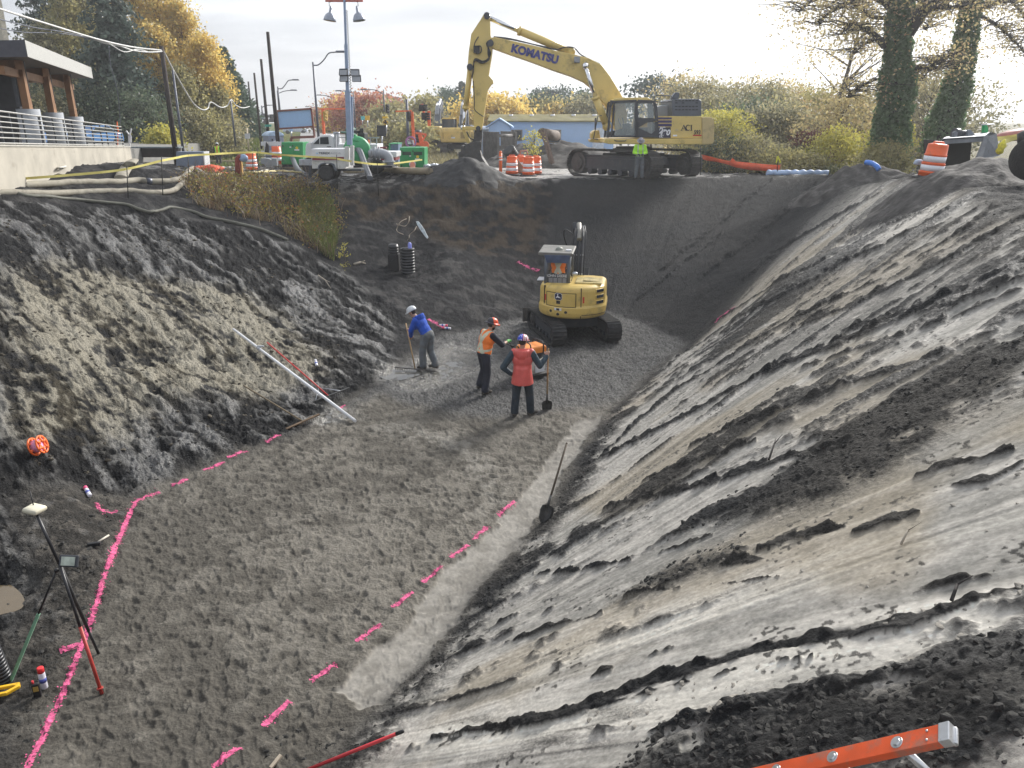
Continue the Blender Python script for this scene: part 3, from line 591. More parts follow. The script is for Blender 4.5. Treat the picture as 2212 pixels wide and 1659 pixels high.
GLASS = mat('cab_glass', (.55,.62,.62), .04, var=.02, alpha=.28, spec=.7)
DGLASS = mat('dark_glass', (.03,.04,.05), .06, var=.1, spec=.8)
WHITE = mat('white_paint', (.72,.73,.75), .38, var=.05, scale=2, dirt=.1, dirtcol=(.35,.33,.3))
DWHITE = mat('dirty_white_paint', (.62,.62,.60), .5, var=.1, scale=2, dirt=.3, dirtcol=(.3,.27,.23))
GREEN = mat('pump_green', (.03,.30,.10), .4, var=.1, scale=2, dirt=.1)
LGREEN = mat('casting_green', (.06,.36,.15), .45, var=.12, scale=4, dirt=.15)
ORANGE = mat('barrel_orange', (.85,.13,.025), .42, var=.1, scale=3, dirt=.22, dirtcol=(.35,.17,.1))
SORANGE = mat('safety_orange', (.9,.16,.03), .45, var=.08, scale=4)
REFL = mat('reflective_white', (.78,.79,.83), .35, var=.07, scale=6, dirt=.18, dirtcol=(.4,.38,.36))
DWOOD = mat('creosote_wood', (.035,.026,.024), .85, var=.3, scale=5, bump=.4)
WOOD = mat('pale_wood', (.36,.24,.12), .75, var=.22, scale=6, bump=.2)
TIMBER = mat('orange_timber', (.27,.135,.06), .6, var=.2, scale=3, bump=.1)
CONC = mat('concrete', (.42,.39,.33), .85, var=.16, scale=1.2, bump=.15, dirt=.16, dirtcol=(.24,.21,.17))
CONCG = mat('concrete_grey', (.36,.38,.41), .8, var=.1, scale=2, bump=.1)
GALV = mat('galvanised', (.48,.50,.54), .4, .6, var=.12, scale=6)
LPOLE = mat('dark_pole_metal', (.10,.11,.14), .5, .3, var=.1)
HOSEW = mat('layflat_hose', (.30,.275,.22), .8, var=.16, scale=3, bump=.15, dirt=.35, dirtcol=(.17,.155,.13))
HOSEG = mat('grey_hose', (.13,.14,.16), .45, var=.12, scale=3, dirt=.1)
TAPEY = mat('caution_tape_yellow', (.80,.70,.22), .4, var=.1, scale=3)
PINK = mat('pink_marking_paint', (.62,.12,.25), .85, var=.3, scale=22, spec=.2)
CORR = mat('corrugated_black', (.022,.024,.028), .38, var=.15, scale=6, dirt=.1)
RED = mat('red_paint', (.55,.03,.03), .45, var=.12, scale=5, dirt=.1)
BLUEP = mat('blue_plastic', (.10,.22,.75), .4, var=.1)
def mbw(t):
    """builder that takes world coordinates for parts of the unrotated thing t"""
    m = MB(); m.M = Matrix.Translation(-Vector(t.location)); return m
def stadium(L, H, n=10):
    """closed track profile (along, up) of length L and height H"""
    r = H/2; a = L/2-r; out = []
    for i in range(n+1): t = -math.pi/2+math.pi*i/n; out.append((a+r*math.cos(t), r+r*math.sin(t)))
    for i in range(n+1): t = math.pi/2+math.pi*i/n; out.append((-a+r*math.cos(t), r+r*math.sin(t)))
    return out
def along(path, step):
    """points and tangents every step along a closed 2-D path"""
    out = []; acc = 0; n = len(path)
    for i in range(n):
        a = np.array(path[i]); b = np.array(path[(i+1) % n]); d = b-a; l = np.linalg.norm(d)
        if l < 1e-6: continue
        while acc < l: out.append((a+d*acc/l, d/l)); acc += step
        acc -= l
    return out
def add_track(t, M, L, H, W, step, grouser, shoe_m, frame_m, disc_m, name='track', rubber=False):
    """one crawler: belt of shoes, side frame, idler, sprocket"""
    b = MB(); b.M = M; path = stadium(L, H)
    for (p, d) in along(path, step):
        n = Vector((d[1], 0, -d[0])); x = Vector((d[0], 0, d[1])); c = Vector((p[0], 0, p[1]))
        rot = Matrix((x, Vector((0, 1, 0)), -n)).transposed()
        b.box(c-n*.02, (step*.93, W, .045), rot)
        for k in ((-.3, .3) if not rubber else (0,)):
            b.box(c+n*grouser*.5+x*step*k*.8, (step*(.12 if not rubber else .45), W*(1 if not rubber else .97), grouser), rot)
    b.build(name, shoe_m, t)
    f = MB(); f.M = M; r = H/2
    f.box((0, 0, H*.5), (L-2*r, W*.42, H*.42)); f.box((0, 0, H*.72), (L-2.2*r, W*.3, H*.2))
    for i in range(7): f.cyl(((-.5+i/6)*(L-2.4*r), -W*.26, H*.2), ((-.5+i/6)*(L-2.4*r), W*.26, H*.2), H*.12, n=10)
    f.build('track_frame', frame_m, t, bevel=.015)
    for s_, nm in ((1, 'idler'), (-1, 'sprocket')):
        g = MB(); g.M = M; c = s_*(L/2-r)
        g.cyl((c, -W*.28, r), (c, W*.28, r), r*.80, n=22); g.cyl((c, -W*.36, r), (c, W*.36, r), r*.52, n=18); g.cyl((c, -W*.40, r), (c, W*.40, r), r*.25, n=12)
        g.build(nm, disc_m, t, bevel=.01)

# ------------------------------------------------------------------ the big yellow excavator on the far rim
def big_excavator():
    K = lambda cx, cy, y: PY(960.05+.27281*cx, .27281*cy, y+1.6)
    yc = 36.6; base = K(1490, 1388, yc); base.z = ground(base.x, base.y)+.04
    t = thing('excavator', 'huge yellow excavator with its long arm reaching down to the soil pile on the rim', 'excavator', base)
    # crawlers, turned about 50 degrees to the upper body
    c50, s50 = math.cos(R(-50)), math.sin(R(-50))
    for off in (-1.42, 1.42):
        M = Matrix.Rotation(R(-50), 4, 'Z') @ Matrix.Translation((0, off, 0))
        add_track(t, M, 5.35, 1.22, .8, .225, .035, STEEL, CHAR, STEEL)
    m = MB(); m.M = Matrix.Rotation(R(-50), 4, 'Z'); m.box((0, 0, .85), (1.9, 2.3, .45)); m.box((0, 0, .8), (3.6, .5, .3)); m.box((1.0, 0, .7), (.4, 2.5, .3)); m.box((-1.0, 0, .7), (.4, 2.5, .3)); m.build('undercarriage', CHAR, t, bevel=.04)
    m = MB(); m.cyl((0,0,1.05), (0,0,1.36), .85, n=30); m.build('slew_ring', STEEL, t)
    yl, yr = 35.1, 38.1                                     # near and far sides of the upper body
    m = mbw(t); w = lambda pts, y=0: [K(a, b, 35.1) for a, b in pts]
    off = lambda y0, y1: (Vector((0, y0-35.1, 0)), Vector((0, y1-35.1, 0)))
    m.prism(w([(1255,1128),(1275,1100),(2040,1096),(2040,1143),(1300,1140)]), *off(35.0, 38.1)); m.build('deck', KYEL, t, bevel=.03)
    m = mbw(t); m.prism(w([(1690,918),(2040,922),(2040,1094),(1690,1094)]), *off(35.12, 36.0)); m.prism(w([(1560,960),(2040,925),(2040,1094),(1560,1094)]), *off(37.2, 38.05)); m.prism(w([(1700,985),(2040,950),(2040,1094),(1700,1094)]), *off(36.0, 37.2)); body = m.build('engine_housing', KYEL, t, bevel=.04)
    m = mbw(t); m.prism(w([(1803,918),(1803,790),(1820,782),(2020,783),(2037,800),(2038,918)]), *off(35.15, 37.9))
    m.prism(w([(1800,782),(1838,728),(1872,732),(1862,782)]), *off(35.3, 35.75)); hood = m.build('hood', GREYB, t, bevel=.03)
    m = mbw(t)
    for r_ in range(4):
        for c_ in range(7):
            if r_ == 1 and c_ in (1, 3, 4, 5): continue
            q = K(1835+c_*27, (797,815,843,869)[r_], 35.14); m.box(q, (.11, .03, .045))
    m.build('vent_slots', BLK, hood)
    m = mbw(t); m.prism(w([(1690,850),(1760,828),(1803,828),(1803,918),(1690,918)]), *off(36.1, 37.6)); m.build('intake_box', CONCG, t, bevel=.03)
    # counterweight with rounded back
    m = mbw(t); pr = w([(2042,926),(2105,926),(2128,936),(2138,960),(2136,1125),(2120,1142),(2042,1146)])
    m.prism(pr, *off(35.1, 38.1)); cw = m.build('counterweight', CWT, t, bevel=.12)
    # hand rails
    m = mbw(t)
    for y in (35.3, 37.9):
        m.tube([K(1665,915,y), K(1665,765,y), K(1675,756,y), K(1795,758,y), K(1800,770,y), K(1800,905,y)], .022); m.tube([K(1665,808,y), K(1800,806,y)], .02)
    m.tube([K(1218,1105,35.5), K(1180,1100,35.5), K(1215,920,35.5), K(1245,915,35.5)], .022)
    m.tube([K(1345,1108,35.0), K(1355,1116,34.95), K(1430,1116,34.95), K(1440,1108,35.0)], .02)
    m.build('handrail', CHAR, t)
    # cab
    F = lambda pts, y0=35.02, y1=35.12: (w(pts), *off(y0, y1))
    m = mbw(t)
    m.prism(*F([(1283,1092),(1300,1092),(1318,850),(1345,802),(1330,795),(1305,835)]))
    m.prism(*F([(1330,797),(1520,790),(1520,806),(1345,812)])); m.prism(*F([(1505,800),(1530,800),(1530,1085),(1505,1085)]))
    m.prism(*F([(1326,1085),(1350,860),(1345,812),(1336,830),(1315,1085)]))
    m.prism(*F([(1530,790),(1660,795),(1680,830),(1690,915),(1690,960),(1668,955),(1660,850),(1648,815),(1545,812),(1530,812)]))
    m.prism(*F([(1530,930),(1668,938),(1668,962),(1530,960)]))
    m.prism(*F([(1520,1012),(1532,1012),(1635,1058),(1665,1032),(1665,962),(1692,962),(1692,1088),(1520,1088)]))
    m.prism(*F([(1520,960),(1612,960),(1612,964),(1532,1012),(1520,1012)])); m.prism(*F([(1330,1072),(1520,1072),(1520,1088),(1330,1088)]))
    for y in (36.25,):
        m.prism(w([(1283,1092),(1300,1092),(1330,812),(1312,812)]), *off(y-.06, y)); m.prism(w([(1640,1092),(1690,1092),(1690,830),(1665,800),(1640,800)]), *off(y-.06, y)); m.prism(w([(1305,1092),(1690,1092),(1690,1010),(1480,1010),(1305,1050)]), *off(y-.06, y)); m.prism(w([(1320,800),(1665,800),(1665,815),(1320,815)]), *off(y-.06, y))
    m.prism(w([(1640,1088),(1690,1088),(1690,970),(1640,970)]), *off(35.12, 36.2)); m.prism(w([(1290,1088),(1690,1088),(1690,1080),(1290,1080)]), *off(35.12, 36.2))
    cabf = m.build('cab_frame', CHAR, t, bevel=.012)
    m = mbw(t); m.prism(w([(1322,800),(1345,782),(1400,774),(1610,772),(1660,798)]), *off(35.05, 36.3)); m.build('cab_roof', KYEL, t, bevel=.04)
    m = mbw(t); g = lambda pts, y: m.prism(w(pts), *off(y, y+.012))
    g([(1345,1072),(1352,860),(1350,815),(1505,808),(1505,1072)], 35.06); g([(1545,815),(1645,818),(1662,935),(1532,930)], 35.06); g([(1532,1010),(1612,965),(1665,965),(1665,1030),(1635,1058)], 35.06)
    m.build('cab_window', GLASS, t)
    m = mbw(t); m.prism(w([(1300,1088),(1304,1088),(1330,820),(1326,820)]), *off(35.14, 36.18)); m.build('windscreen', GLASS, t)
    m = mbw(t); m.box(K(1480,1040,35.7), (.55,.5,.25)); m.box(K(1510,960,35.7), (.14,.5,.8), rotm(0,R(8),0)); m.box(K(1440,1000,35.35), (.35,.12,.25)); m.bar(K(1400,1000,35.4), K(1375,935,35.4), .04); m.bar(K(1425,1000,35.9), K(1410,930,35.9), .04); m.build('seat', CHAR, t, bevel=.04)
    m = mbw(t); m.tube([K(1265,855,34.95), K(1330,858,35.0)], .015); m.box(K(1195,980,35.2), (.06,.22,.5)); m.box(K(1320,815,34.98), (.1,.14,.22)); m.build('mirror', CHAR, t, bevel=.02)
    m = mbw(t); m.prism(w([(1210,1040),(1260,1032),(1270,1100),(1195,1105),(1195,1060)]), *off(36.9, 37.9)); m.prism(w([(1180,1110),(1290,1105),(1290,1140),(1190,1135)]), *off(36.9,38.0)); m.build('tool_box', KYEL, t, bevel=.04)
    # boom
    B = lambda pts: [K(a, b, 36.6) for a, b in pts]
    m = mbw(t)
    m.prism(B([(352,330),(372,304),(400,300),(520,325),(700,365),(870,405),(1000,430),(1140,466),(1235,515),(1300,600),(1355,690),(1410,780),(1440,900),(1430,1030),(1380,1060),(1340,1020),(1310,900),(1262,830),(1190,742),(1150,690),(1100,652),(1000,606),(850,556),(700,498),(500,428),(390,388),(360,372)]), (0,-.36,0), (0,.36,0))
    boom = m.build('boom', KYEL, t, bevel=.025)
    m = mbw(t); m.prism(B([(313,118),(345,116),(362,150),(366,280),(384,350),(380,420),(352,600),(385,638),(388,660),(372,672),(345,712),(318,890),(304,1000),(292,1030),(240,1030),(236,1000),(228,700),(222,600),(188,560),(186,530),(194,420),(214,275),(292,155)]), (0,-.3,0), (0,.3,0)); arm = m.build('arm', KYEL, t, bevel=.02)
    m = mbw(t)
    for a, b in ((338,133),(368,348),(205,535),(270,1016),(1112,524)):
        p = K(a, b, 36.6); m.cyl(p-Vector((0,.46,0)), p+Vector((0,.46,0)), .14 if b < 1000 else .11, n=14)
    m.build('pivot_pin', CHAR, t)
    def ram(a, b, c, r1, r2, yy, nm='ram'):
        a, b, c = K(*a, yy), K(*b, yy), K(*c, yy)
        m = mbw(t); m.cyl(a, b, r1, n=14); m.cyl(b-(b-a).normalized()*.12, b+(b-a).normalized()*.02, r1*1.18, n=14); m.ell(a, (r1*1.25,)*3); rb = m.build(nm, KYEL, t)
        m = mbw(t); m.cyl(b, c, r2, n=12); m.ell(c, (r2*1.5,)*3); m.build('rod', CHROME, rb)
    ram((1000,412), (588,243), (340,136), .17, .105, 36.6)
    for yy in (35.95, 37.25): ram((1285,1000), (1195,768), (1114,524), .165, .10, yy)
    ram((205,540), (166,862), (147,1010), .13, .085, 36.6)
    m = mbw(t)
    for y in (-.34, .34): m.bar(K(140,1016,36.6+y), K(280,1016,36.6+y), .17, .1, up=(0,1,0))
    m.build('link', KYEL, t, bevel=.03)
    m = mbw(t); m.bar(K(150,1020,36.6), K(196,1132,36.6), .16, .45, up=(0,1,0)); m.build('bucket_link', KYEL, t, bevel=.03)
    m = mbw(t); m.prism(B([(245,1000),(300,995),(300,1090),(290,1140),(230,1160),(200,1145),(240,1100)]), (0,-.25,0), (0,.25,0)); m.build('coupler', STEEL, t, bevel=.02)
    m = mbw(t)
    out = [(290,1118),(215,1130),(160,1158),(132,1200),(122,1250),(128,1300),(175,1320)]
    for y in (-.78, .78): m.prism(B(out+[(260,1300),(345,1345),(360,1338),(300,1240),(285,1180)]), (0,y-.03,0), (0,y+.03,0))
    for i in range(len(out)-1): a, b = K(*out[i], 36.6), K(*out[i+1], 36.6); m.bar(a, b, 1.56, .05, up=(0,0,1)) if abs((b-a).normalized().z) < .7 else m.box((a+b)/2, ((b-a).length*.3, 1.56, (b-a).length))
    m.prism(B([(215,1205),(285,1195),(300,1240),(362,1336),(340,1346),(260,1296)]), (0,-.76,0), (0,.76,0))
    m.build('bucket', STEEL, t, bevel=.01)
    # hoses
    m = mbw(t)
    for d in range(4): m.tube(smooth_path([K(390,300-d*3,36.35+.14*d), K(520,312-d*2,36.35+.14*d), K(700,350,36.35+.14*d), K(870,392-d*3,36.35+.14*d), K(960,372+d*4,36.35+.14*d), K(1030,382,36.35+.14*d), K(1090,440,36.35+.14*d), K(1230,505,36.35+.14*d)], 4), .03, n=6)
    for d in range(3): m.tube(smooth_path([K(372,312,36.2), K(350-d*8,345,36.18), K(345+d*10,420,36.16), K(352-d*6,470,36.18), K(300,500-d*8,36.2), K(240,480-d*6,36.22), K(228,560,36.25), K(215,620,36.25)], 5), .032, n=6)
    m.tube(smooth_path([K(240,370,36.2), K(285,365,36.2), K(290,410,36.2), K(250,420,36.2), K(238,350,36.2), K(270,290,36.2)], 5), .025, n=6); m.box(K(255,390,36.24), (.28,.1,.3))
    m.tube(smooth_path([K(228,640,36.2), K(238,800,36.2), K(240,870,36.2), K(310,925,36.2)], 5), .02, n=6)
    m.tube(smooth_path([K(175,1040,36.2), K(200,1090,36.2), K(240,1110,36.2)], 5), .03, n=6)
    m.build('hydraulic_hoses', HOSE, t)
    m = mbw(t); m.cyl(K(1050,472,36.2), K(1050,472,36.0), .12, n=12); m.box(K(1050,472,36.22), (.26,.06,.26)); m.build('work_lamp', CONCG, t)
    # lettering
    PUR = mat('stripe_purple', (.045,.03,.13), .4); BLU = mat('letter_blue', (.05,.055,.25), .5); LB = mat('letter_black', (.02,.018,.018), .5); LW = mat('letter_white', (.85,.85,.88), .4)
    lo = t.location
    text('lettering', 'KOMATSU', BLU, boom, K(716,430,36.22)-lo, (R(90), R(13.5), 0), .46, bold=.026, sx=1.0, spacing=1.02)
    m = mbw(t)
    for a, b in ((930,944),(953,972),(980,1001)): m.prism(w([(1690,a),(1800,a),(1800,b),(1690,b)]), *off(35.104, 35.14))
    m.build('stripe', PUR, body)
    m = mbw(t); m.prism(w([(1692,1008),(1792,1008),(1792,1092),(1692,1092)]), *off(35.104, 35.14)); m.build('badge', mat('badge_dark', (.03,.03,.06), .4), body)
    text('lettering', 'PC', LW, body, K(1722,1020,35.1)-lo, (R(90),0,0), .20, bold=.008, shear=.25); text('lettering', '490', LW, body, K(1740,1051,35.1)-lo, (R(90),0,0), .33, bold=.012, shear=.25); text('lettering', 'LC', LW, body, K(1715,1079,35.1)-lo, (R(90),0,0), .15, bold=.006, shear=.25)
    text('lettering', '593', LB, body, K(2002,1049,35.1)-lo, (R(90),0,0), .26, bold=.006, sx=.8)
    # ACI in a serif hand
    m = mbw(t); L = lambda a, b, wd: m.bar(K(*a, 35.1), K(*b, 35.1), wd, .01, up=(0,1,0))
    for a, b, wd in [((1877,1032),(1895,990),.022),((1894,990),(1914,1032),.045),((1884,1019),(1907,1019),.018),((1870,1033),(1885,1033),.014),((1905,1033),(1921,1033),.014),((1955,990),(1955,1032),.045),((1947,990),(1963,990),.014),((1947,1033),(1963,1033),.014)]: L(a, b, wd)
    arcp = [K(1928+17*math.cos(a_)*1.0+2, 1011-21*math.sin(a_), 35.1) for a_ in np.linspace(R(42), R(318), 16)]
    for i in range(15): m.bar(arcp[i], arcp[i+1], .018+.03*max(0, math.sin(math.pi*i/14)), .01, up=(0,1,0))
    m.build('lettering', LB, body)
    m = mbw(t); m.box(K(1838,1029,35.11), (.15,.02,.1)); m.build('latch', CWT, body, bevel=.01)
    m = mbw(t); m.box(K(1826,1073,35.11), (.19,.012,.07)); m.build('sticker', LW, body); m = mbw(t); m.box(K(2002,1072,35.11), (.4,.012,.05)); m.build('sticker', RED, body)
    return t
big_excavator()

# ------------------------------------------------------------------ smaller yellow machines; local frame: forward = +Y, up = +Z
def arcplate(b, r, a0, a1, z0, z1, off=.012, n=10, cy=0, z_sc=None):
    """raised plate on the round tail; angle measured from straight back (-Y), + to the right"""
    rings = []
    for i in range(n+1):
        a = a0+(a1-a0)*i/n; s_ = Vector((math.sin(a), -math.cos(a), 0)); c = Vector((0, cy, 0))
        rings.append([c+s_*(r-.03)+Vector((0,0,z0)), c+s_*(r+off)+Vector((0,0,z0)), c+s_*(r+off)+Vector((0,0,z1)), c+s_*(r-.03)+Vector((0,0,z1))])
    b.loft(rings, smooth=False); return b
def mini_excavator():
    loc = Vector((1.78, 21.95, 0)); loc.z = ground(1.3, 20.7)+.0
    crz = R(15.0); urz = R(-9)
    t = thing('compact_excavator', 'compact yellow excavator with dark canopy, working on the gravel at the end of the pit', 'excavator', loc)
    Mc = Matrix.Rotation(crz, 4, 'Z'); Mu = Matrix.Rotation(urz, 4, 'Z') @ Matrix.Translation((0,0,.6)) @ Matrix.Diagonal((1,1,.87,1)) @ Matrix.Translation((0,0,-.6))
    for off in (-.82, .82):
        add_track(t, Mc @ Matrix.Translation((off, 0, 0)) @ Matrix.Rotation(math.pi/2, 4, 'Z'), 2.55, .56, .42, .105, .028, RUB, CHAR, STEEL, rubber=True)
    m = MB(); m.M = Mc; m.box((0,0,.42), (1.3,.8,.3)); m.box((0,1.0,.35), (.9,1.2,.12)); m.build('undercarriage', CHAR, t, bevel=.03)
    m = MB(); m.M = Mc
    sec = [(0,0),(.06,-.02),(.1,.1),(.07,.25),(.1,.40),(.06,.42),(.02,.25),(0,.1)]
    m.prism([(-1.05, 1.62+a, b+.03) for a, b in sec], (0,0,0), (2.1,0,0)); m.bar((-.5,.8,.36), (-.5,1.62,.22), .1); m.bar((.5,.8,.36), (.5,1.62,.22), .1); m.build('dozer_blade', STEEL, t, bevel=.01)
    m = MB(); m.cyl((0,0,.5), (0,0,.68), .45, n=24); m.build('slew_ring', STEEL, t)
    # house: rounded tail
    def plan(sc, z, rr=1.0, wid=.93, front=.75):
        pts = []
        for i in range(25):
            a = -R(68)+R(136)*i/24; pts.append(Vector((rr*math.sin(a)*sc, -rr*math.cos(a)*sc, z)))
        pts += [Vector((wid*sc, front, z)), Vector((.5, front+.12, z)), Vector((-.5, front+.12, z)), Vector((-wid*sc, front, z))]
        return pts
    m = MB(); m.M = Mu; m.loft([plan(.93,.66), plan(1.0,.72), plan(1.03,.86), plan(1.03,1.02), plan(1.0,1.10), plan(.995,1.55), plan(.97,1.66), plan(.86,1.72)], smooth=False); body = m.build('house', YEL, t, bevel=.035)
    SE = mat('panel_seam', (.05,.035,.012), .7)
    m = MB(); m.M = Mu
    arcplate(m, 1.0, R(16.2), R(17.4), .70, 1.68, .012, 2); arcplate(m, 1.0, R(-51), R(-49.5), .98, 1.68, .012, 2)
    for z0, z1 in ((1.055,1.07),(1.50,1.512)): arcplate(m, 1.0, R(-43), R(8), z0, z1, .018)
    for a in (-43.5, 8.0): arcplate(m, 1.0, R(a), R(a+.9), 1.06, 1.51, .018, 2)
    arcplate(m, 1.03, R(18), R(66), .80, .812, .006)
    m.build('seam', SE, body)
    m = MB(); m.M = Mu; arcplate(m, 1.0, R(-42.4), R(7.6), 1.075, 1.497, .024); m.build('rear_door', YEL, t, bevel=.012)
    m = MB(); m.M = Mu
    for k in range(3): arcplate(m, 1.0, R(42), R(62), 1.12+k*.185, 1.12+k*.185+.125, .014)
    m.build('vent_surround', YEL, body, bevel=.02)
    m = MB(); m.M = Mu
    for k in range(3): arcplate(m, 1.0, R(44), R(60.5), 1.14+k*.185, 1.14+k*.185+.09, .022)
    m.build('vent', DGLASS, body)
    m = MB(); m.M = Mu
    for a in (-48, 19.5): arcplate(m, 1.0, R(a), R(a+2.4), 1.2, 1.4, .016, 2)
    m.build('reflector', mat('reflector_red', (.6,.06,.03), .35), body)
    m = MB(); m.M = Mu
    for a, z in ((-33,.9),(-7,.9),(-20,.82)):
        q = Vector((math.sin(R(a)), -math.cos(R(a)), 0)); m.cyl(q*1.0+Vector((0,0,z)), q*1.036+Vector((0,0,z)), .045, n=12)
    arcplate(m, 1.0, R(-23), R(-16.5), 1.16, 1.26, .030, 3)
    m.build('tie_down_hole', BLK, body)
    m = MB(); m.M = Mu; arcplate(m, 1.03, R(-26), R(-14), .94, 1.02, .006, 4); m.build('plate', WHITE, body)
    m = MB(); m.M = Mu; arcplate(m, 1.03, R(-22.5), R(-17.5), .945, 1.015, .009, 3); m.build('plate_print', BLK, body)
    # emblem: leaping deer in a rounded square
    a0 = R(-19.5); q = Vector((math.sin(a0), -math.cos(a0), 0)); Me = Mu @ Matrix.Translation(q*1.026+Vector((0,0,1.395))) @ Matrix.Rotation(a0, 4, 'Z')
    rs = lambda h, y: [Vector((h*sx*(.62 if k else 1), y, h*sz*(1 if k else .62))) for sx, sz, k in ((1,-1,0),(1,1,0),(1,1,1),(-1,1,1),(-1,1,0),(-1,-1,0),(-1,-1,1),(1,-1,1))]
    m = MB(); m.M = Me; m.prism(rs(.115,0), (0,0,0), (0,-.006,0)); em = m.build('emblem', WHITE, t)
    m = MB(); m.M = Me; m.prism(rs(.105,-.006), (0,0,0), (0,-.004,0)); m.build('emblem_field', mat('emblem_blue', (.02,.022,.05), .4), em)
    deer = [(-.075,-.035),(-.05,.0),(-.03,.012),(0,.01),(.02,.0),(.05,-.01),(.078,-.045),(.07,-.05),(.035,-.03),(.01,-.035),(-.02,-.03),(-.035,-.02),(-.06,-.055)]
    m = MB(); m.M = Me; m.prism([Vector((a, -.010, b)) for a, b in deer], (0,0,0), (0,-.004,0)); m.prism([Vector((a, -.010, b)) for a, b in [(-.03,.012),(-.025,.05),(-.045,.065),(-.03,.075),(-.005,.07),(-.005,.03),(0,.01)]], (0,0,0), (0,-.004,0)); m.prism([Vector((a, -.010, b)) for a, b in [(-.02,.07),(-.03,.088),(0,.085),(.012,.092),(.005,.075)]], (0,0,0), (0,-.004,0)); m.build('emblem_deer', WHITE, em)
    # canopy: on the left half of the house
    m = MB(); m.M = Mu
    for x in (-.76, -.12):
        m = MB(); m.M = Mu; m.tube([(x,-.42,1.68),(x,-.40,2.2),(x+.01,-.32,2.58)], .055, n=8); m.build('canopy_post', GREYB, t)
    for x in (-.78, -.10): m = MB(); m.M = Mu; m.tube([(x,.62,1.4),(x,.62,2.3),(x,.52,2.6)], .04, n=8); m.build('canopy_post', GREYB, t)
    m = MB(); m.M = Mu; m.prism([(-.98,-.44,2.60),(-.02,-.44,2.60),(.0,-.44,2.66),(-.03,-.44,2.69),(-.97,-.44,2.70),(-1.0,-.44,2.66)], (0,0,0), (0,1.22,.04)); m.build('canopy_roof', mat('canopy_top', (.17,.165,.15), .5, var=.15, scale=3, dirt=.25), t, bevel=.02)
    m = MB(); m.M = Mu; m.prism([(-.74,-.42,2.36),(-.14,-.42,2.36),(-.08,-.46,2.62),(-.82,-.46,2.62)], (0,0,0), (0,.04,0)); m.build('canopy_rear_panel', mat('canopy_blue', (.07,.10,.18), .35), t, bevel=.01)
    m = MB(); m.M = Mu; m.box((-.44,-.42,1.84), (.66,.05,.32)); rp = m.build('rear_guard', CHAR, t, bevel=.015)
    m = MB(); m.M = Mu
    for i in range(4): m.box((-.62+i*.13,-.448,1.79), (.11,.01,.18))
    m.build('label_sheet', mat('label_grey', (.20,.21,.23), .5), rp)
    tx = text('lettering', 'JOHN DEERE', mat('letter_grey', (.55,.56,.58), .4), rp, Mu @ Vector((-.45,-.449,1.945)), (R(90),0,urz), .10, bold=.002)
    m = MB(); m.M = Mu; m.box((-.44,-.16,1.82), (.44,.12,.34), rotm(R(8),0,0)); m.box((-.44,.1,1.68), (.5,.5,.14)); m.build('seat', BLK, t, bevel=.05)
    m = MB(); m.M = Mu; m.box((.45,-.1,1.74), (.75,.8,.06)); m.box((.55,-.2,1.78), (.5,.3,.03), rotm(0,R(4),0)); m.build('hood_top', mat('hood_top', (.5,.40,.16), .5, dirt=.3), t, bevel=.02)
    m = MB(); m.M = Mu; m.tube([(-.05,-.3,1.75),(0,-.36,1.95),(.05,-.36,2.0)], .015, n=6); m.ell((.05,-.36,2.02), (.09,.06,.06)); m.box((-.95,.1,1.72), (.2,.5,.02)); m.build('mirror', GALV, t)
    # boom, right of the canopy
    m = MB(); m.M = Mu; bx = .02
    m.prism([(bx-.14,.75,1.05),(bx-.14,1.05,1.0),(bx-.14,1.3,1.9),(bx-.14,1.75,2.75),(bx-.14,2.15,3.12),(bx-.14,2.0,3.25),(bx-.14,1.45,2.95),(bx-.14,1.0,2.1)], (0,0,0), (.28,0,0)); m.build('boom', CHAR, t, bevel=.02)
    m = MB(); m.M = Mu; m.prism([(bx-.09,2.02,3.34),(bx-.09,2.2,3.30),(bx-.09,2.45,2.6),(bx-.09,2.75,1.6),(bx-.09,2.6,1.55),(bx-.09,2.2,2.55),(bx-.09,1.98,3.1)], (-.16,0,0), (.02,0,.0)); m.build('arm', CHAR, t, bevel=.02)
    m = MB(); m.M = Mu; m.cyl((bx+.02,1.25,2.86), (bx-.05,1.9,3.3), .075, n=10); m.build('ram', mat('ram_lit_tone', (.26,.25,.22), .35, .3), t)  # pale tone paints the strong light on this cylinder
    m = MB(); m.M = Mu; m.cyl((bx,1.1,1.2), (bx,1.5,2.2), .07, n=10); m.build('ram', CHAR, t)
    m = MB(); m.M = Mu
    for k in range(5): m.tube(smooth_path([(bx-.16+k*.09,.72,1.3),(bx-.16+k*.09,.93,2.1),(bx-.16+k*.09,1.36,2.96),(bx-.1+k*.06,1.75,3.22)], 5), .02, n=6)
    m.tube(smooth_path([(bx-.15,1.5,2.95),(bx-.45,1.75,3.12),(bx-.5,1.9,2.85),(bx-.42,2.1,2.5)], 5), .02, n=6)
    m.build('hydraulic_hoses', HOSE, t)
    m = MB(); m.M = Mu
    for z in (1.75, 2.35): 
        for k in (0, .2): m.box((bx-.08+k,.86+(z-1.75)*.42,z), (.1,.03,.035))
    m.build('hose_clamp', GALV, t)
    m = MB(); m.M = Mu; m.prism([(bx-.35,2.75,1.6),(bx-.35,2.95,1.2),(bx-.35,2.8,.8),(bx-.35,2.5,.75),(bx-.35,2.45,.85),(bx-.35,2.6,1.3)], (0,0,0), (.6,0,0)); m.build('bucket', STEEL, t, bevel=.015)
    m = MB(); m.M = Mu; m.box((-.16,-.1,2.72), (.16,.12,.06)); m.build('beacon', WHITE, t, bevel=.01)
    return loc, Mu
MINI_LOC, MINI_M = mini_excavator()

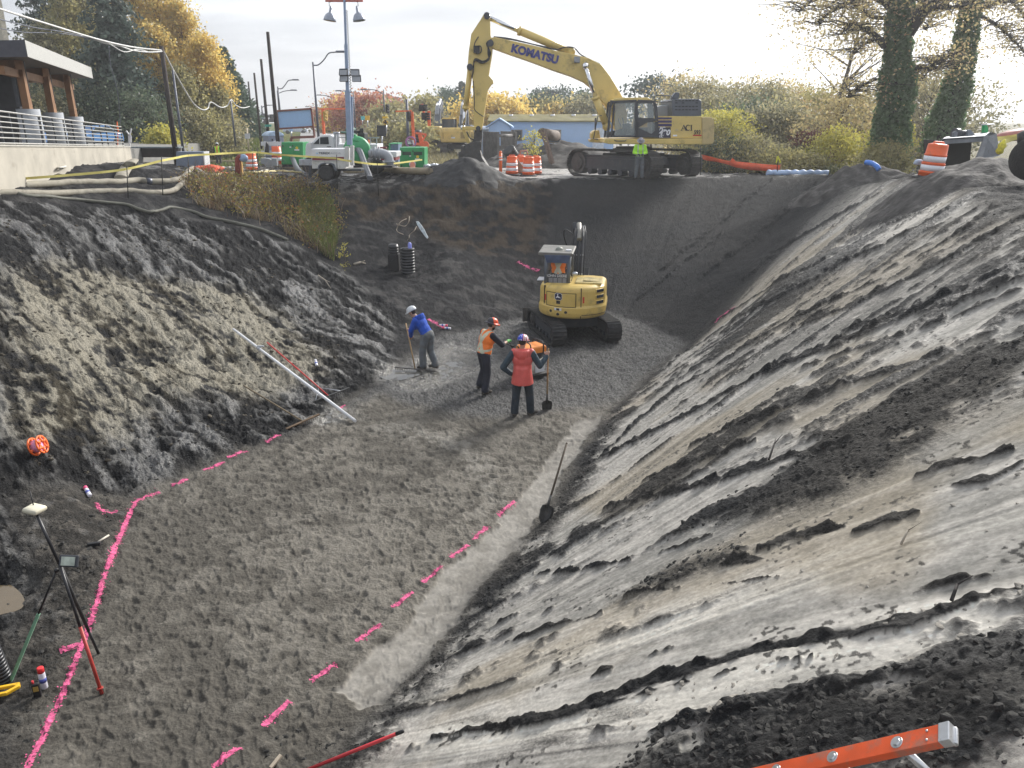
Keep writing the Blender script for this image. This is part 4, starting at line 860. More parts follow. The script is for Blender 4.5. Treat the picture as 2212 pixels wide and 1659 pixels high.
def parked_excavator(loc, rz, label):
    """mid-size yellow excavator seen from behind, arm folded forward; forward = +Y"""
    t = thing('parked_excavator', label, 'excavator', loc, rz, 'yellow excavators parked by the trailers')
    for off in (-1.0, 1.0): add_track(t, Matrix.Translation((off,.2,0)) @ Matrix.Rotation(math.pi/2, 4, 'Z'), 3.5, .85, .6, .2, .03, STEEL, CHAR, STEEL)
    m = MB(); m.box((0,.2,.7), (1.6,1.4,.4)); m.cyl((0,0,.8), (0,0,1.05), .6, n=18); m.build('undercarriage', CHAR, t, bevel=.03)
    m = MB(); m.loft([[Vector((x*k, y*k, z)) for x, y in ((-1.3,.6),(-1.3,-1.1),(-1.0,-1.55),(-.4,-1.75),(.4,-1.75),(1.0,-1.55),(1.3,-1.1),(1.3,.6))] for z, k in ((1.05,.96),(1.12,1),(1.9,1),(2.15,.98),(2.25,.92))], smooth=False); b = m.build('house', YEL, t, bevel=.05)
    m = MB(); m.box((-1.0,-1.42,1.6), (.05,.3,.5)); m.box((1.31,-.4,1.7), (.03,.5,.4)); m.box((.72,-1.68,1.65), (.38,.04,.5), rotm(0,0,R(24))); m.build('vent', mat('vent_ochre', (.30,.19,.03), .6), b)
    m = MB(); m.box((-.1,-1.77,1.45), (.3,.02,.12)); m.build('sticker', WHITE, b)
    m = MB(); m.box((-.82,.55,2.0), (.9,1.5,1.9)); c = m.build('cab', DGLASS, t, bevel=.08)
    m = MB()
    for x in (-1.28,-.36):
        for y in (-.2,1.3): m.bar((x,y,1.05), (x,y,2.95), .09)
    m.box((-.82,.55,1.2), (.98,1.58,.5)); m.build('cab_frame', CHAR, c, bevel=.01)
    m = MB(); m.box((-.82,.55,3.0), (1.0,1.6,.12)); m.build('cab_roof', YEL, c, bevel=.03)
    m = MB(); m.box((.75,.1,2.35), (.9,1.2,.25)); m.build('hood', GREYB, t, bevel=.04)
    m = MB(); m.prism([(.0,.9,1.5),(.0,1.3,1.3),(.0,2.3,3.4),(.0,3.6,4.35),(.0,3.4,4.6),(.0,1.9,3.85)], (-.05,0,0), (.45,0,0)); m.build('boom', GREYB, t, bevel=.03)
    m = MB(); m.prism([(.05,3.2,4.7),(.05,3.6,4.75),(.05,3.9,4.2),(.05,4.3,2.2),(.05,4.0,2.1),(.05,3.5,3.9)], (0,0,0), (.28,0,0)); m.build('arm', GREYB, t, bevel=.03)
    m = MB(); m.cyl((.2,2.1,4.0), (.2,3.35,4.72), .1); m.cyl((-.1,1.7,2.0), (-.1,2.1,3.2), .09); m.build('ram', GALV, t)
    m = MB()
    for k in range(4): m.tube(smooth_path([(.0+k*.1,1.5,3.3),(.0+k*.1,2.0,4.05),(.0+k*.1,2.6,4.35),(.05+k*.08,3.3,4.6)], 4), .03, n=6)
    m.build('hydraulic_hoses', GALV, t)
    m = MB(); m.prism([(-.4,3.9,2.3),(-.4,4.6,2.0),(-.4,4.5,1.2),(-.4,3.7,1.1),(-.4,3.5,1.3)], (0,0,0), (1.1,0,0)); m.build('bucket', STEEL, t, bevel=.03)
    return t
p = PY(936, 333, 77); q = PY(990, 337, 70)
parked_excavator(onground((p.x, p.y, 0), .02), R(-6), 'yellow excavator half hidden behind another parked one, nearer the orange barrier')
parked_excavator(onground((q.x, q.y, 0)), R(-6), 'yellow parked excavator nearest the raised bucket of the huge machine')
# ------------------------------------------------------------------ people
def splitmat(name, c1, c2, axis, at, rough=.5, bands=None, stars=False, var=.1):
    """two colours parted across an axis of the object, or bands [(axis, lo, hi)] of c2 on c1"""
    m, nt, b, N, L = nodes(name); tc = N('ShaderNodeTexCoord')
    def dot(ax):
        d = N('ShaderNodeVectorMath'); d.operation = 'DOT_PRODUCT'; L(tc.outputs['Object'], d.inputs[0]); d.inputs[1].default_value = ax; return d.outputs['Value']
    def op(o_, a, bb):
        q = N('ShaderNodeMath'); q.operation = o_; L(a, q.inputs[0])
        if isinstance(bb, (int, float)): q.inputs[1].default_value = bb
        else: L(bb, q.inputs[1])
        return q.outputs[0]
    fac = None
    for ax, lo, hi in (bands or [(axis, at, 99)]):
        v = dot(ax); k = op('MULTIPLY', op('GREATER_THAN', v, lo), op('LESS_THAN', v, hi)); fac = k if fac is None else op('MAXIMUM', fac, k)
    mx = N('ShaderNodeMix'); mx.data_type = 'RGBA'; L(fac, mx.inputs[0]); mx.inputs[6].default_value = (*c1, 1); mx.inputs[7].default_value = (*c2, 1); src = mx.outputs[2]
    if stars:
        w = N('ShaderNodeTexWave'); w.inputs['Scale'].default_value = 9; L(tc.outputs['Object'], w.inputs['Vector']); g = op('GREATER_THAN', w.outputs['Fac'], .5)
        s1 = N('ShaderNodeMix'); s1.data_type = 'RGBA'; L(g, s1.inputs[0]); s1.inputs[6].default_value = (.75,.74,.76,1); s1.inputs[7].default_value = (.5,.03,.05,1)
        vo = N('ShaderNodeTexVoronoi'); vo.inputs['Scale'].default_value = 24; L(tc.outputs['Object'], vo.inputs['Vector']); l = op('LESS_THAN', vo.outputs['Distance'], .3)
        s2 = N('ShaderNodeMix'); s2.data_type = 'RGBA'; L(l, s2.inputs[0]); s2.inputs[6].default_value = (.02,.06,.5,1); s2.inputs[7].default_value = (.75,.75,.8,1)
        L(s2.outputs[2], mx.inputs[6]); L(s1.outputs[2], mx.inputs[7])
    n = N('ShaderNodeTexNoise'); n.inputs['Scale'].default_value = 9; n.inputs['Detail'].default_value = 4; L(tc.outputs['Object'], n.inputs['Vector'])
    mr = N('ShaderNodeMapRange'); mr.inputs[1].default_value = .3; mr.inputs[2].default_value = .7; mr.inputs[3].default_value = 1-var; mr.inputs[4].default_value = 1+var; L(n.outputs[0], mr.inputs[0])
    mm = N('ShaderNodeMix'); mm.data_type = 'RGBA'; mm.blend_type = 'MULTIPLY'; mm.inputs[0].default_value = 1; L(src, mm.inputs[6]); L(mr.outputs[0], mm.inputs[7]); L(mm.outputs[2], b.inputs['Base Color'])
    bp = N('ShaderNodeBump'); bp.inputs['Strength'].default_value = .5; bp.inputs['Distance'].default_value = .02; L(n.outputs[0], bp.inputs['Height']); L(bp.outputs[0], b.inputs['Normal'])
    b.inputs['Roughness'].default_value = rough; return m
SKIN = mat('skin', (.42,.25,.18), .55, var=.08, scale=14)
NAVY = mat('navy_cloth', (.016,.019,.032), .85, var=.3, scale=7, bump=.6, bscale=14)
JEAN = mat('dark_denim', (.022,.032,.045), .85, var=.35, scale=6, bump=.6, bscale=13, dirt=.15, dirtcol=(.10,.09,.075))
GJEAN = mat('muddy_grey_denim', (.12,.135,.15), .85, var=.3, scale=6, bump=.6, bscale=13, dirt=.3, dirtcol=(.14,.125,.10))
BOOT = mat('muddy_boot', (.045,.04,.036), .8, var=.3, scale=12, bump=.4, dirt=.35, dirtcol=(.16,.14,.115))
BHOOD = mat('blue_fleece', (.012,.07,.42), .85, var=.14, scale=7, bump=.6, bscale=12)
REDJ = mat('red_rain_jacket', (.62,.10,.085), .48, var=.12, scale=5, bump=.8, bscale=9)
TEAL = mat('teal_sleeve', (.022,.045,.065), .6, var=.25, scale=8, bump=.6, bscale=14)
HAIR = mat('dark_hair', (.03,.02,.014), .8, var=.3, scale=40, bump=.4)
GGLOVE = mat('lime_glove', (.12,.42,.10), .7, var=.2, scale=20)
def limb(m, a, b, r1, r2=None):
    a, b = Vector(a), Vector(b); r2 = r1 if r2 is None else r2
    m.cyl(a, b, r1, r2, n=12); m.ell(a, (r1,)*3, n=10); m.ell(b, (r2,)*3, n=10)
def remesh(o, vox, sm=6):
    q = o.modifiers.new('remesh', 'REMESH'); q.mode = 'VOXEL'; q.voxel_size = vox; q.use_smooth_shade = True
    s_ = o.modifiers.new('smooth', 'SMOOTH'); s_.factor = .5; s_.iterations = sm
def hand(m, w, d, side, curl=.9, palmdir=None):
    """palm and five bent fingers from the wrist w along d"""
    w, d = Vector(w), Vector(d).normalized(); x = (palmdir or Vector((1,0,0))).normalized(); x = (x-d*x.dot(d)).normalized(); n = d.cross(x)
    m.loft([[w+d*k+x*a*sw+n*b*.016 for a, b in ((-1,-1),(1,-1),(1,1),(-1,1))] for k, sw in ((-.01,.026),(.04,.038),(.085,.042))], smooth=True)
    for i, (o_, L_) in enumerate(((-.032,.068),(-.011,.08),(.011,.075),(.032,.058))):
        p = w+d*.085+x*o_; a = 0; seg = L_/3
        for k in range(3):
            a += curl*.8; q = p+(d*math.cos(a)+n*math.sin(a))*seg; limb(m, p, q, .0105-.001*k, .0095-.001*k); p = q
    p = w+d*.03-x*.03*side*-1; q = p+(d*.6+x*.75*side+n*.35).normalized()*.045; limb(m, p, q, .013, .012); limb(m, q, q+(d*.8+n*.6+x*.1*side).normalized()*.035, .011, .009)
def person(label, loc, rz, J, top, legs, helmet='cap', hatm=None, vest=None, hood=False, sleeve=None, bare=False, glove=None, beard=False, hem=0, group=None, vox=.012):
    t = thing('person', label, 'person', loc, rz, group); V = {k: Vector(v) for k, v in J.items() if isinstance(v, tuple)}
    pel, che, nec, hd = V['pelvis'], V['chest'], V['neck'], V['head']
    sp = (nec-pel).normalized(); rotS = Matrix((Vector((1,0,0)), sp.cross(Vector((1,0,0))), sp)).transposed(); sx = (V['shR']-V['shL']).normalized()
    rotS = Matrix((sx, sp.cross(sx), sp)).transposed()
    look = Vector(J.get('look', (0,1,-.1))).normalized(); hx = look.cross(Vector((0,0,1))).normalized(); hu = hx.cross(look); Hr = Matrix((hx, look, hu)).transposed()
    m = MB()
    m.ell(pel, (.155,.115,.13), rot=rotS); m.ell(pel.lerp(che, .5), (.135,.10,.16), rot=rotS); m.ell(che, (.16,.115,.19), rot=rotS); limb(m, V['shL'], V['shR'], .055); limb(m, nec-sp*.04, hd-hu*.03, .055, .052)
    for s_ in 'LR':
        limb(m, V['sh'+s_], V['el'+s_], .05, .04); limb(m, V['el'+s_], V['wr'+s_], .04, .028)
        limb(m, V['hip'+s_], V['kn'+s_], .08, .055); limb(m, V['kn'+s_], V['an'+s_], .055, .04)
        limb(m, V['an'+s_], V['an'+s_]+Vector(J.get('toe'+s_, (0,.15,0)))+Vector((0,0,-.04)), .035, .03)
        if not glove: hand(m, V['wr'+s_], J.get('hd'+s_, V['wr'+s_]-V['el'+s_]), 1 if s_ == 'L' else -1, J.get('curl', .9), Vector(J.get('palm', (1,0,0))))
    # head: skull, jaw, brow, nose, ears, lips
    m.ell(hd+hu*.015, (.074,.094,.105), rot=Hr); m.ell(hd+look*.028-hu*.055, (.055,.062,.058), rot=Hr)
    m.ell(hd+look*.098-hu*.01, (.013,.022,.026), rot=Hr, n=8); m.ell(hd+look*.075+hu*.028, (.055,.022,.014), rot=Hr, n=8); m.ell(hd+look*.085-hu*.055, (.026,.012,.011), rot=Hr, n=8)
    for s_ in (-1, 1): m.ell(hd+hx*.078*s_-hu*.005, (.014,.024,.034), rot=Hr, n=8)
    b = m.build('body', SKIN, t, fix=False); remesh(b, .0075, 3)
    m = MB()
    for s_ in (-1, 1): m.ell(hd+look*.083+hx*.03*s_+hu*.008, (.012,.008,.008), rot=Hr, n=8)
    m.build('eyes', BLK, t)
    if beard:
        m = MB(); m.ell(hd+look*.035-hu*.075, (.062,.066,.055), rot=Hr); h = m.build('beard', HAIR, t)
    m = MB(); m.ell(hd-look*.018+hu*.02, (.080,.085,.098), rot=Hr); m.build('hair', HAIR, t)
    # trousers, to the ankle
    m = MB(); m.ell(pel, (.19,.15,.14), rot=rotS)
    for s_ in 'LR':
        limb(m, V['hip'+s_], V['kn'+s_], .112, .092); limb(m, V['kn'+s_], V['an'+s_]+Vector((0,0,.03)), .09, .086); limb(m, pel, V['hip'+s_], .11, .1)
        m.ell(V['an'+s_]+Vector((0,.015,.02)), (.09,.10,.05))
    o = m.build('trousers', legs, t, fix=False); remesh(o, vox)
    for s_ in 'LR':
        m = MB(); a = V['an'+s_]; td = Vector(J.get('toe'+s_, (0,.15,0))).normalized(); q = Vector((a.x, a.y, max(.05, a.z-.03)))
        limb(m, q-td*.045, q+td*.14, .047, .042); limb(m, a+Vector((0,0,.08)), q, .058, .052); m.ell(q+td*.16-Vector((0,0,.008)), (.046,.05,.036))
        o = m.build('boot', BOOT, t, fix=False); remesh(o, .011, 3)
    # top with sleeves
    def torso(m, g):
        m.ell(pel+sp*.05, (.155+g,.115+g,.14+g*.5), rot=rotS); m.ell(pel.lerp(che, .5), (.15+g,.115+g,.17+g*.5), rot=rotS); m.ell(che+sp*.01, (.172+g,.125+g,.19+g*.4), rot=rotS); limb(m, V['shL'].lerp(V['shR'],.1), V['shL'].lerp(V['shR'],.9), .058+g*.6); limb(m, nec-sp*.06, nec-sp*.01, .07+g*.3, .062)
        if hem: m.cyl(pel-Vector((0,0,hem)), pel+sp*.16, .19+g, .135+g, n=20)
    m = MB(); torso(m, .026)
    for s_ in 'LR':
        limb(m, V['sh'+s_], V['el'+s_], .08, .067); e = V['wr'+s_].lerp(V['el'+s_], .08) if not bare else V['el'+s_].lerp(V['wr'+s_], .2)
        limb(m, V['el'+s_], e, .067, .052)
    o = m.build('jacket' if not bare else 'shirt', sleeve or top, t, fix=False); remesh(o, vox, 5)
    if sleeve:                                          # sleeveless over-jacket
        m = MB(); torso(m, .048)
        for s_ in 'LR': limb(m, V['sh'+s_].lerp(V['el'+s_], -.05), V['sh'+s_].lerp(V['el'+s_], .12), .076, .072)
        o = m.build('over_jacket', top, t, fix=False); remesh(o, vox, 5)
    if vest:
        m = MB(); torso(m, .047); o = m.build('vest', vest, t, fix=False); remesh(o, vox, 5)
    if hood:
        m = MB(); c = nec-sp*.02-rotS.col[1]*.085
        for i in range(9):
            a = math.pi*(i/8); p = nec+sx*.13*math.cos(a)-Vector(rotS.col[1])*(.02+.13*math.sin(a))-sp*(.0+.07*math.sin(a))
            m.ell(p-sp*.03, (.055,.05,.05+.06*math.sin(a)), n=8)
        o = m.build('hood', top, t, fix=False); remesh(o, vox, 6)
    if glove:
        for s_ in 'LR':
            m = MB(); hand(m, V['wr'+s_], J.get('hd'+s_, V['wr'+s_]-V['el'+s_]), 1 if s_ == 'L' else -1, J.get('curl', .9), Vector(J.get('palm', (1,0,0)))); limb(m, V['wr'+s_], V['wr'+s_].lerp(V['el'+s_], .16), .036, .04)
            o = m.build('glove', glove, t, fix=False); remesh(o, .006, 3)
    # hard hat
    m = MB(); c = hd+hu*.045
    prof = [(.118,-.012),(.125,.0),(.122,.03),(.112,.062),(.092,.09),(.062,.108),(.03,.117),(.001,.119)]
    m.lathe(c, prof, 22, rot=Hr, sx=.92, sy=1.08); m.ell(c+hu*.062, (.016,.115,.06), rot=Hr, n=10)
    if helmet == 'brim': m.lathe(c-hu*.006, [(.11,.012),(.172,-.012),(.175,-.006),(.115,.02)], 22, rot=Hr, sx=.95, sy=1.08)
    else: m.lathe(c-hu*.004+look*.035, [(.11,.01),(.138,-.010),(.14,-.004),(.115,.018)], 22, rot=Hr, sx=.88, sy=1.12)
    m.build('hard_hat', hatm, t)
    return t, V
def stand(**k):
    J = dict(pelvis=(0,0,.95), chest=(0,.01,1.25), neck=(0,.02,1.48), head=(0,.045,1.63), shL=(-.19,.0,1.41), shR=(.19,.0,1.41), elL=(-.26,-.03,1.13), elR=(.26,-.03,1.13), wrL=(-.27,.07,.88), wrR=(.27,.07,.88),
             hipL=(-.095,0,.92), hipR=(.095,0,.92), knL=(-.12,.02,.5), knR=(.12,.02,.5), anL=(-.13,-.02,.09), anR=(.13,-.02,.09)); J.update(k); return J
HATW = mat('hat_white', (.62,.65,.68), .4, var=.12, scale=14, dirt=.12)
HATF = splitmat('hat_flag', (0,0,0), (0,0,0), (1,0,0), .01, .35, stars=True)
HATO = splitmat('hat_black_orange', (.03,.03,.04), (.85,.10,.03), (.35,1,0), .25, .35)
HATG = mat('hat_grey', (.22,.23,.2), .45, var=.25, scale=18); HATB = mat('hat_black_white', (.30,.29,.33), .4, var=.6, scale=26)
ORV = splitmat('orange_vest', (.9,.21,.03), (.55,.55,.42), None, 0, .7, bands=[((0,-.10,1),1.005,1.055),((.5,0,-.22),-.29,-.24),((-.5,0,-.22),-.29,-.24)])
# feet on the pit floor
g = onground(P(925,798)); BLUE_LOC = g
J = stand(pelvis=(0,-.02,.90), chest=(0,.17,1.16), neck=(0,.31,1.31), head=(.0,.41,1.42), look=(-.1,1,-.55), shL=(-.185,.22,1.25), shR=(.185,.24,1.26), elL=(-.21,.33,1.0), elR=(.20,.42,1.0), wrL=(-.03,.47,.80), wrR=(.04,.52,.98), hipL=(-.09,0,.87), hipR=(.09,-.03,.87), knL=(-.11,.08,.48), knR=(.10,-.02,.47), anL=(-.12,.06,.09), anR=(.10,-.16,.09), curl=1.5)
person('person in a blue hooded top and white hard hat raking at the puddle', g, R(62), J, BHOOD, GJEAN, 'cap', HATW, hood=True)
# landscape rake he holds
def dropped_rake(label, top, foot, bar, hm, bm, width, barrot, braces=False, cat='rake', group=None):
    foot = Vector(foot); top = Vector(top); t = thing('rake', label, cat, foot, 0, group)
    m = mbw(t); m.cyl(foot, top, .017, .016, n=8); m.build('handle', hm, t)
    d = Vector((math.cos(barrot), math.sin(barrot), bar)).normalized()
    m = mbw(t); m.bar(foot-d*width/2, foot+d*width/2, .07, .02, up=(0,0,1))
    for i in range(int(width/.045)): q = foot+d*(-width/2+.02+i*.045); m.box(q-Vector((0,0,.04)), (.012,.008,.07))
    m.build('rake_head', bm, t)
    if braces:
        m = mbw(t); a = foot.lerp(top, .14)
        for s_ in (-1, 1): m.cyl(a, foot+d*s_*width*.3, .008, n=6)
        m.build('brace', GALV, t)
    return t
Mb = Matrix.Translation(BLUE_LOC) @ Matrix.Rotation(R(62), 4, 'Z'); hb = Mb @ Vector((.02,.60,.90)); ft = P(897,802); ft.z = ground(ft.x, ft.y)+.06
dropped_rake('wide landscape rake held upright by the person in blue', hb+(hb-ft)*.22, ft, -.05, WOOD, STEEL, 1.05, R(-8))
# orange vest worker
g = onground(P(1046,846)); 
J = stand(pelvis=(0,.0,.93), chest=(0,.09,1.23), neck=(0,.17,1.43), head=(0,.24,1.56), look=(.25,1,-.3), shL=(-.20,.13,1.36), shR=(.20,.11,1.36), elL=(-.23,.33,1.10), elR=(.25,.34,1.12), wrL=(-.16,.58,1.05), wrR=(.13,.60,1.14), hipL=(-.10,.02,.9), hipR=(.10,-.02,.9), knL=(-.17,.13,.5), knR=(.15,-.02,.49), anL=(-.22,.03,.09), anR=(.20,-.13,.09), curl=1.3)
person('person in an orange safety vest and orange-and-black brimmed hard hat guiding the compactor', g, R(-52), J, NAVY, NAVY, 'brim', HATO, vest=ORV, bare=True, glove=GGLOVE, beard=True)
VESTLOC = g
# red jacket worker, back to the viewer
g = onground(P(1128,899)); REDLOC = g
J = stand(look=(.3,1,-.25), elL=(-.40,-.06,1.10), wrL=(-.235,.03,.93), hdL=(.5,.2,-.8), elR=(.36,.03,1.13), wrR=(.50,.20,1.30), hdR=(.1,.3,.9), shR=(.19,.0,1.42), anL=(-.16,-.02,.09), anR=(.17,.08,.09), knL=(-.13,.02,.5), knR=(.15,.06,.5), curl=1.5, toeR=(.1,.1,0))
person('person in a red sleeveless rain jacket and flag-painted hard hat leaning on a shovel', g, R(-6), J, REDJ, JEAN, 'cap', HATF, hood=True, sleeve=TEAL, hem=.20)
def shovel(label, top, foot, rot, hm=WOOD, blade=True, cat='shovel', dig=None):
    top, foot = Vector(top), Vector(foot); t = thing('shovel', label, cat, foot); d = (top-foot).normalized()
    m = mbw(t); m.cyl(foot+d*.30, top, .018, .0165, n=8); m.ell(top, (.018,)*3, n=8); m.build('handle', hm, t)
    m = mbw(t); x = Vector((math.cos(rot), math.sin(rot), 0)); x = (x-d*x.dot(d)).normalized(); n = d.cross(x)
    rings = []
    for k, w_ in ((-.02,.01),(.02,.06),(.08,.10),(.2,.115),(.27,.10),(.295,.03)):
        rings.append([foot+d*k+x*w_*q+n*(.035*(1-q*q)-.02) for q in (-1,-.6,0,.6,1)]+[foot+d*k+x*w_*q+n*(.035*(1-q*q)-.028) for q in (1,.6,0,-.6,-1)])
    m.loft(rings, smooth=True); m.cyl(foot+d*.24, foot+d*.45, .023, .02, n=8); m.build('blade', STEEL, t); return t
Mr = Matrix.Translation(REDLOC) @ Matrix.Rotation(R(-6), 4, 'Z'); f = onground(P(1181,882), -.06)
hp = Mr @ Vector((.52,.25,1.39)); shovel('wooden-handled round shovel under the hand of the person in red', hp+(hp-f).normalized()*.05, f, R(5))
f = onground(P(1172,1140), -.02); tp = PY(1224,958, f.y+.55); shovel('dark-handled shovel standing alone against the toe of the pale slope', tp, f, R(20), hm=mat('dark_handle', (.09,.07,.05), .7, var=.2))
# operator, seated under the canopy
ml = MINI_LOC; op = ml + MINI_M @ Vector((-.44,.0,0)); op.z = ml.z+.76
J = stand(pelvis=(0,-.08,.98), chest=(-.01,-.06,1.26), neck=(-.01,-.02,1.48), head=(.0,.02,1.60), look=(.35,1,-.25), shL=(-.2,-.04,1.41), shR=(.2,-.04,1.41), elL=(-.30,.05,1.15), elR=(.30,.06,1.14), wrL=(-.25,.32,1.10), wrR=(.25,.33,1.10), hipL=(-.1,-.05,.96), hipR=(.1,-.05,.96), knL=(-.13,.36,.96), knR=(.13,.36,.96), anL=(-.13,.48,.58), anR=(.13,.48,.58))
person('person in an orange vest seated at the controls of the compact excavator', op, R(-9), J, mat('grey_shirt', (.20,.19,.18), .85, var=.2, scale=9), NAVY, 'brim', HATG, vest=ORV)
# far rim worker facing us
g = onground(PY(1380,379,35.2)); LIME = splitmat('lime_jacket', (.42,.85,.04), (.42,.45,.42), None, 0, .7, bands=[((0,0,1),1.02,1.08),((1,0,0),.085,.13),((1,0,0),-.13,-.085)])
J = stand(look=(0,1,-.7), head=(0,.07,1.61), elL=(-.27,.02,1.13), elR=(.27,.02,1.13), wrL=(-.11,.25,1.08), wrR=(.11,.25,1.08), anL=(-.14,0,.09), anR=(.15,0,.09))
person('person in a lime jacket standing in front of the huge excavator', g, R(178), J, LIME, GJEAN, 'brim', HATB, glove=mat('dark_glove', (.03,.03,.05), .8), beard=True, vox=.016)
m_ = LIME
g = onground(PY(473,351.5,62)); LV = splitmat('lime_orange_vest', (.45,.85,.05), (.85,.25,.06), None, 0, .7, bands=[((1,0,0),-.05,.05),((0,0,1),.9,1.02)])
person('person in a lime and orange vest standing with back turned on the far grass', g, R(4), stand(look=(0,1,-.3)), NAVY, NAVY, 'cap', HATW, vest=LV, vox=.02)

# ------------------------------------------------------------------ plate compactor
def compactor():
    g = onground(P(1147,812)); t = thing('plate_compactor', 'orange and white plate compactor on the wet gravel behind the person in red', 'compactor', g, R(-58)); t.scale = (.84,.84,.84)
    m = MB(); m.loft([[Vector((x*.30, y, z)) for x, y in ((-1,-.42*k),(1,-.42*k),(1,.42*k),(-1,.42*k))] for z, k in ((.10,1.15),(.03,1.0),(.0,.8),(.02,.8),(.05,.98),(.12,1.1))], smooth=False); m.build('base_plate', STEEL, t, bevel=.01)
    m = MB(); m.box((0,0,.26), (.42,.5,.3)); m.cyl((-.22,0,.2), (.22,0,.2), .13, n=14); m.build('exciter', mat('compactor_beige', (.55,.54,.48), .5, dirt=.2), t, bevel=.03)
    m = MB(); m.box((0,0,.48), (.5,.66,.12)); m.box((.24,0,.38), (.03,.66,.3)); m.box((-.24,0,.38), (.03,.66,.3)); m.build('frame', mat('compactor_beige', (.55,.54,.48)), t, bevel=.02)
    m = MB(); m.box((0,.02,.66), (.38,.5,.26)); m.build('engine', CHAR, t, bevel=.03)
    m = MB(); m.loft([[Vector((x, y, z)) for x, y in ((-.27*k,-.36*k),(.27*k,-.36*k),(.27*k,.36*k),(-.27*k,.36*k))] for z, k in ((.74,1),(.9,1),(.95,.9))], smooth=False); m.build('hood', mat('compactor_orange', (.85,.28,.05), .4, var=.06), t, bevel=.025)
    m = MB()
    for x in (-.22,.22): m.tube(smooth_path([(x,-.34,.55),(x,-.52,.9),(x,-.62,1.06),(x*.9,-.75,1.06)], 4), .018, n=7)
    m.tube([(-.2,-.75,1.06),(.2,-.75,1.06)], .02, n=7)
    m.build('handle', BLK, t)
    m = MB()
    for y in (-.2, .24): m.tube(smooth_path([(-.26,y,.7),(-.28,y,.95),(-.2,y,1.05),(.2,y,1.05),(.28,y,.95),(.26,y,.7)], 4), .02, n=7)
    m.build('guard_hoop', BLK, t)
    m = MB(); m.box((.3,.1,.3), (.08,.3,.24)); m.box((-.3,.1,.3), (.08,.3,.24)); m.build('water_tank', WHITE, t, bevel=.02)
compactor()

# ------------------------------------------------------------------ small things in the pit
def G(u, v, dz=0): p = hit(u, v); return Vector((p.x, p.y, ground(p.x, p.y)+dz))
a, b = G(505,718,.06), P(768,914); b = onground(b, .05)
t = thing('grade_pole', 'long white plastic pole lying down the dark bank', 'pole', b); m = mbw(t); m.cyl(a, b, .033, n=12); m.build('pole', WHITE, t)
q = a.lerp(b, .245); m = mbw(t); m.cyl(q-(b-a).normalized()*.05, q+(b-a).normalized()*.05, .05, n=12); m.box(q+Vector((.04,.02,.05)), (.16,.05,.03)); m.build('clamp', GALV, t)
dropped_rake('red-handled rake lying just behind the white pole', G(578,748,.12), P(710,864)+Vector((0,0,.1)), .25, RED, STEEL, 1.0, R(25), True)
dropped_rake('wooden-handled rake nearest the pink paint dashes at the bank foot', G(527,838,.1), onground(P(655,917), .07), .2, mat('weathered_wood', (.17,.13,.08), .8, var=.2), mat('rusty_steel', (.13,.085,.05), .8, var=.3), .75, R(38))
# spool of pink string
def spool():
    g = G(88,990,.04); t = thing('string_spool', 'orange plastic reel wound with pink string on the left bank', 'spool', g, R(20)); ax = Vector((.92,-.25,.3)).normalized(); c = Vector((0,0,.13)); R_ = frame_to(ax)
    m = MB()
    for s_ in (-1, 1):
        for k in range(6):
            a = k*math.pi/3+.3; m.cyl(c+ax*.07*s_+R_ @ Vector((math.cos(a),math.sin(a),0))*.05, c+ax*.07*s_+R_ @ Vector((math.cos(a),math.sin(a),0))*.145, .022, n=8)
        m.lathe(c+ax*.07*s_, [(.125,-.008),(.155,-.010),(.155,.010),(.125,.008),(.125,-.008)], 28, rot=R_); m.lathe(c+ax*.07*s_, [(.045,-.01),(.085,-.01),(.085,.01),(.045,.01),(.045,-.01)], 20, rot=R_)
    m.build('flange', SORANGE, t)
    m = MB(); m.cyl(c-ax*.065, c+ax*.065, .105, n=22); m.build('string', mat('pink_string', (.8,.35,.55), .8), t)
spool()
def can(label, p, d, cap=(.85,.08,.10), body=None, L_=.25, r=.033, group=None, up=False):
    d = Vector(d).normalized(); p = Vector(p); t = thing('paint_can', label, 'spray can', p, 0, group)
    m = MB(); m.lathe(Vector() if up else Vector((0,0,r))-d*L_/2, [(r*.92,0),(r,.006),(r,L_*.72),(r*.8,L_*.76)], 16, rot=frame_to(d)); m.build('can_body', body or mat('can_white', (.70,.70,.78), .35, var=.1, scale=20), t)
    m = MB(); m.lathe((Vector() if up else Vector((0,0,r))-d*L_/2)+d*L_*.76, [(r*.97,0),(r*.97,L_*.22),(r*.8,L_*.24)], 16, rot=frame_to(d)); m.build('cap', mat('cap_%d' % int(cap[0]*100+cap[2]*50), cap, .4), t)
    m = MB(); m.lathe((Vector() if up else Vector((0,0,r))-d*L_/2)+d*L_*.30, [(r*1.01,0),(r*1.01,L_*.2)], 16, rot=frame_to(d)); m.build('label_band', mat('can_blue', (.10,.13,.45), .4, var=.4, scale=40), t)
can('paint can with a pink cap lying on the dark bank above the pink line corner', G(190,1067), (-.55,.6,.25), (.9,.1,.25))
can('white paint can standing beside the pink line', G(97,1487), (0,0,1), (.88,.05,.06), L_=.27, r=.036, up=True)
can('white spray can lying alone uphill of the red rake', G(683,786), (-.3,.8,.3), (.7,.7,.72))
can('paint can lying behind its twin near the person in blue', G(958,704), (.9,-.15,0), (.85,.12,.2), group='cans by the dark ledge')
can('paint can lying in front of its twin near the person in blue', G(965,712), (-.9,.25,0), (.85,.12,.2), group='cans by the dark ledge')
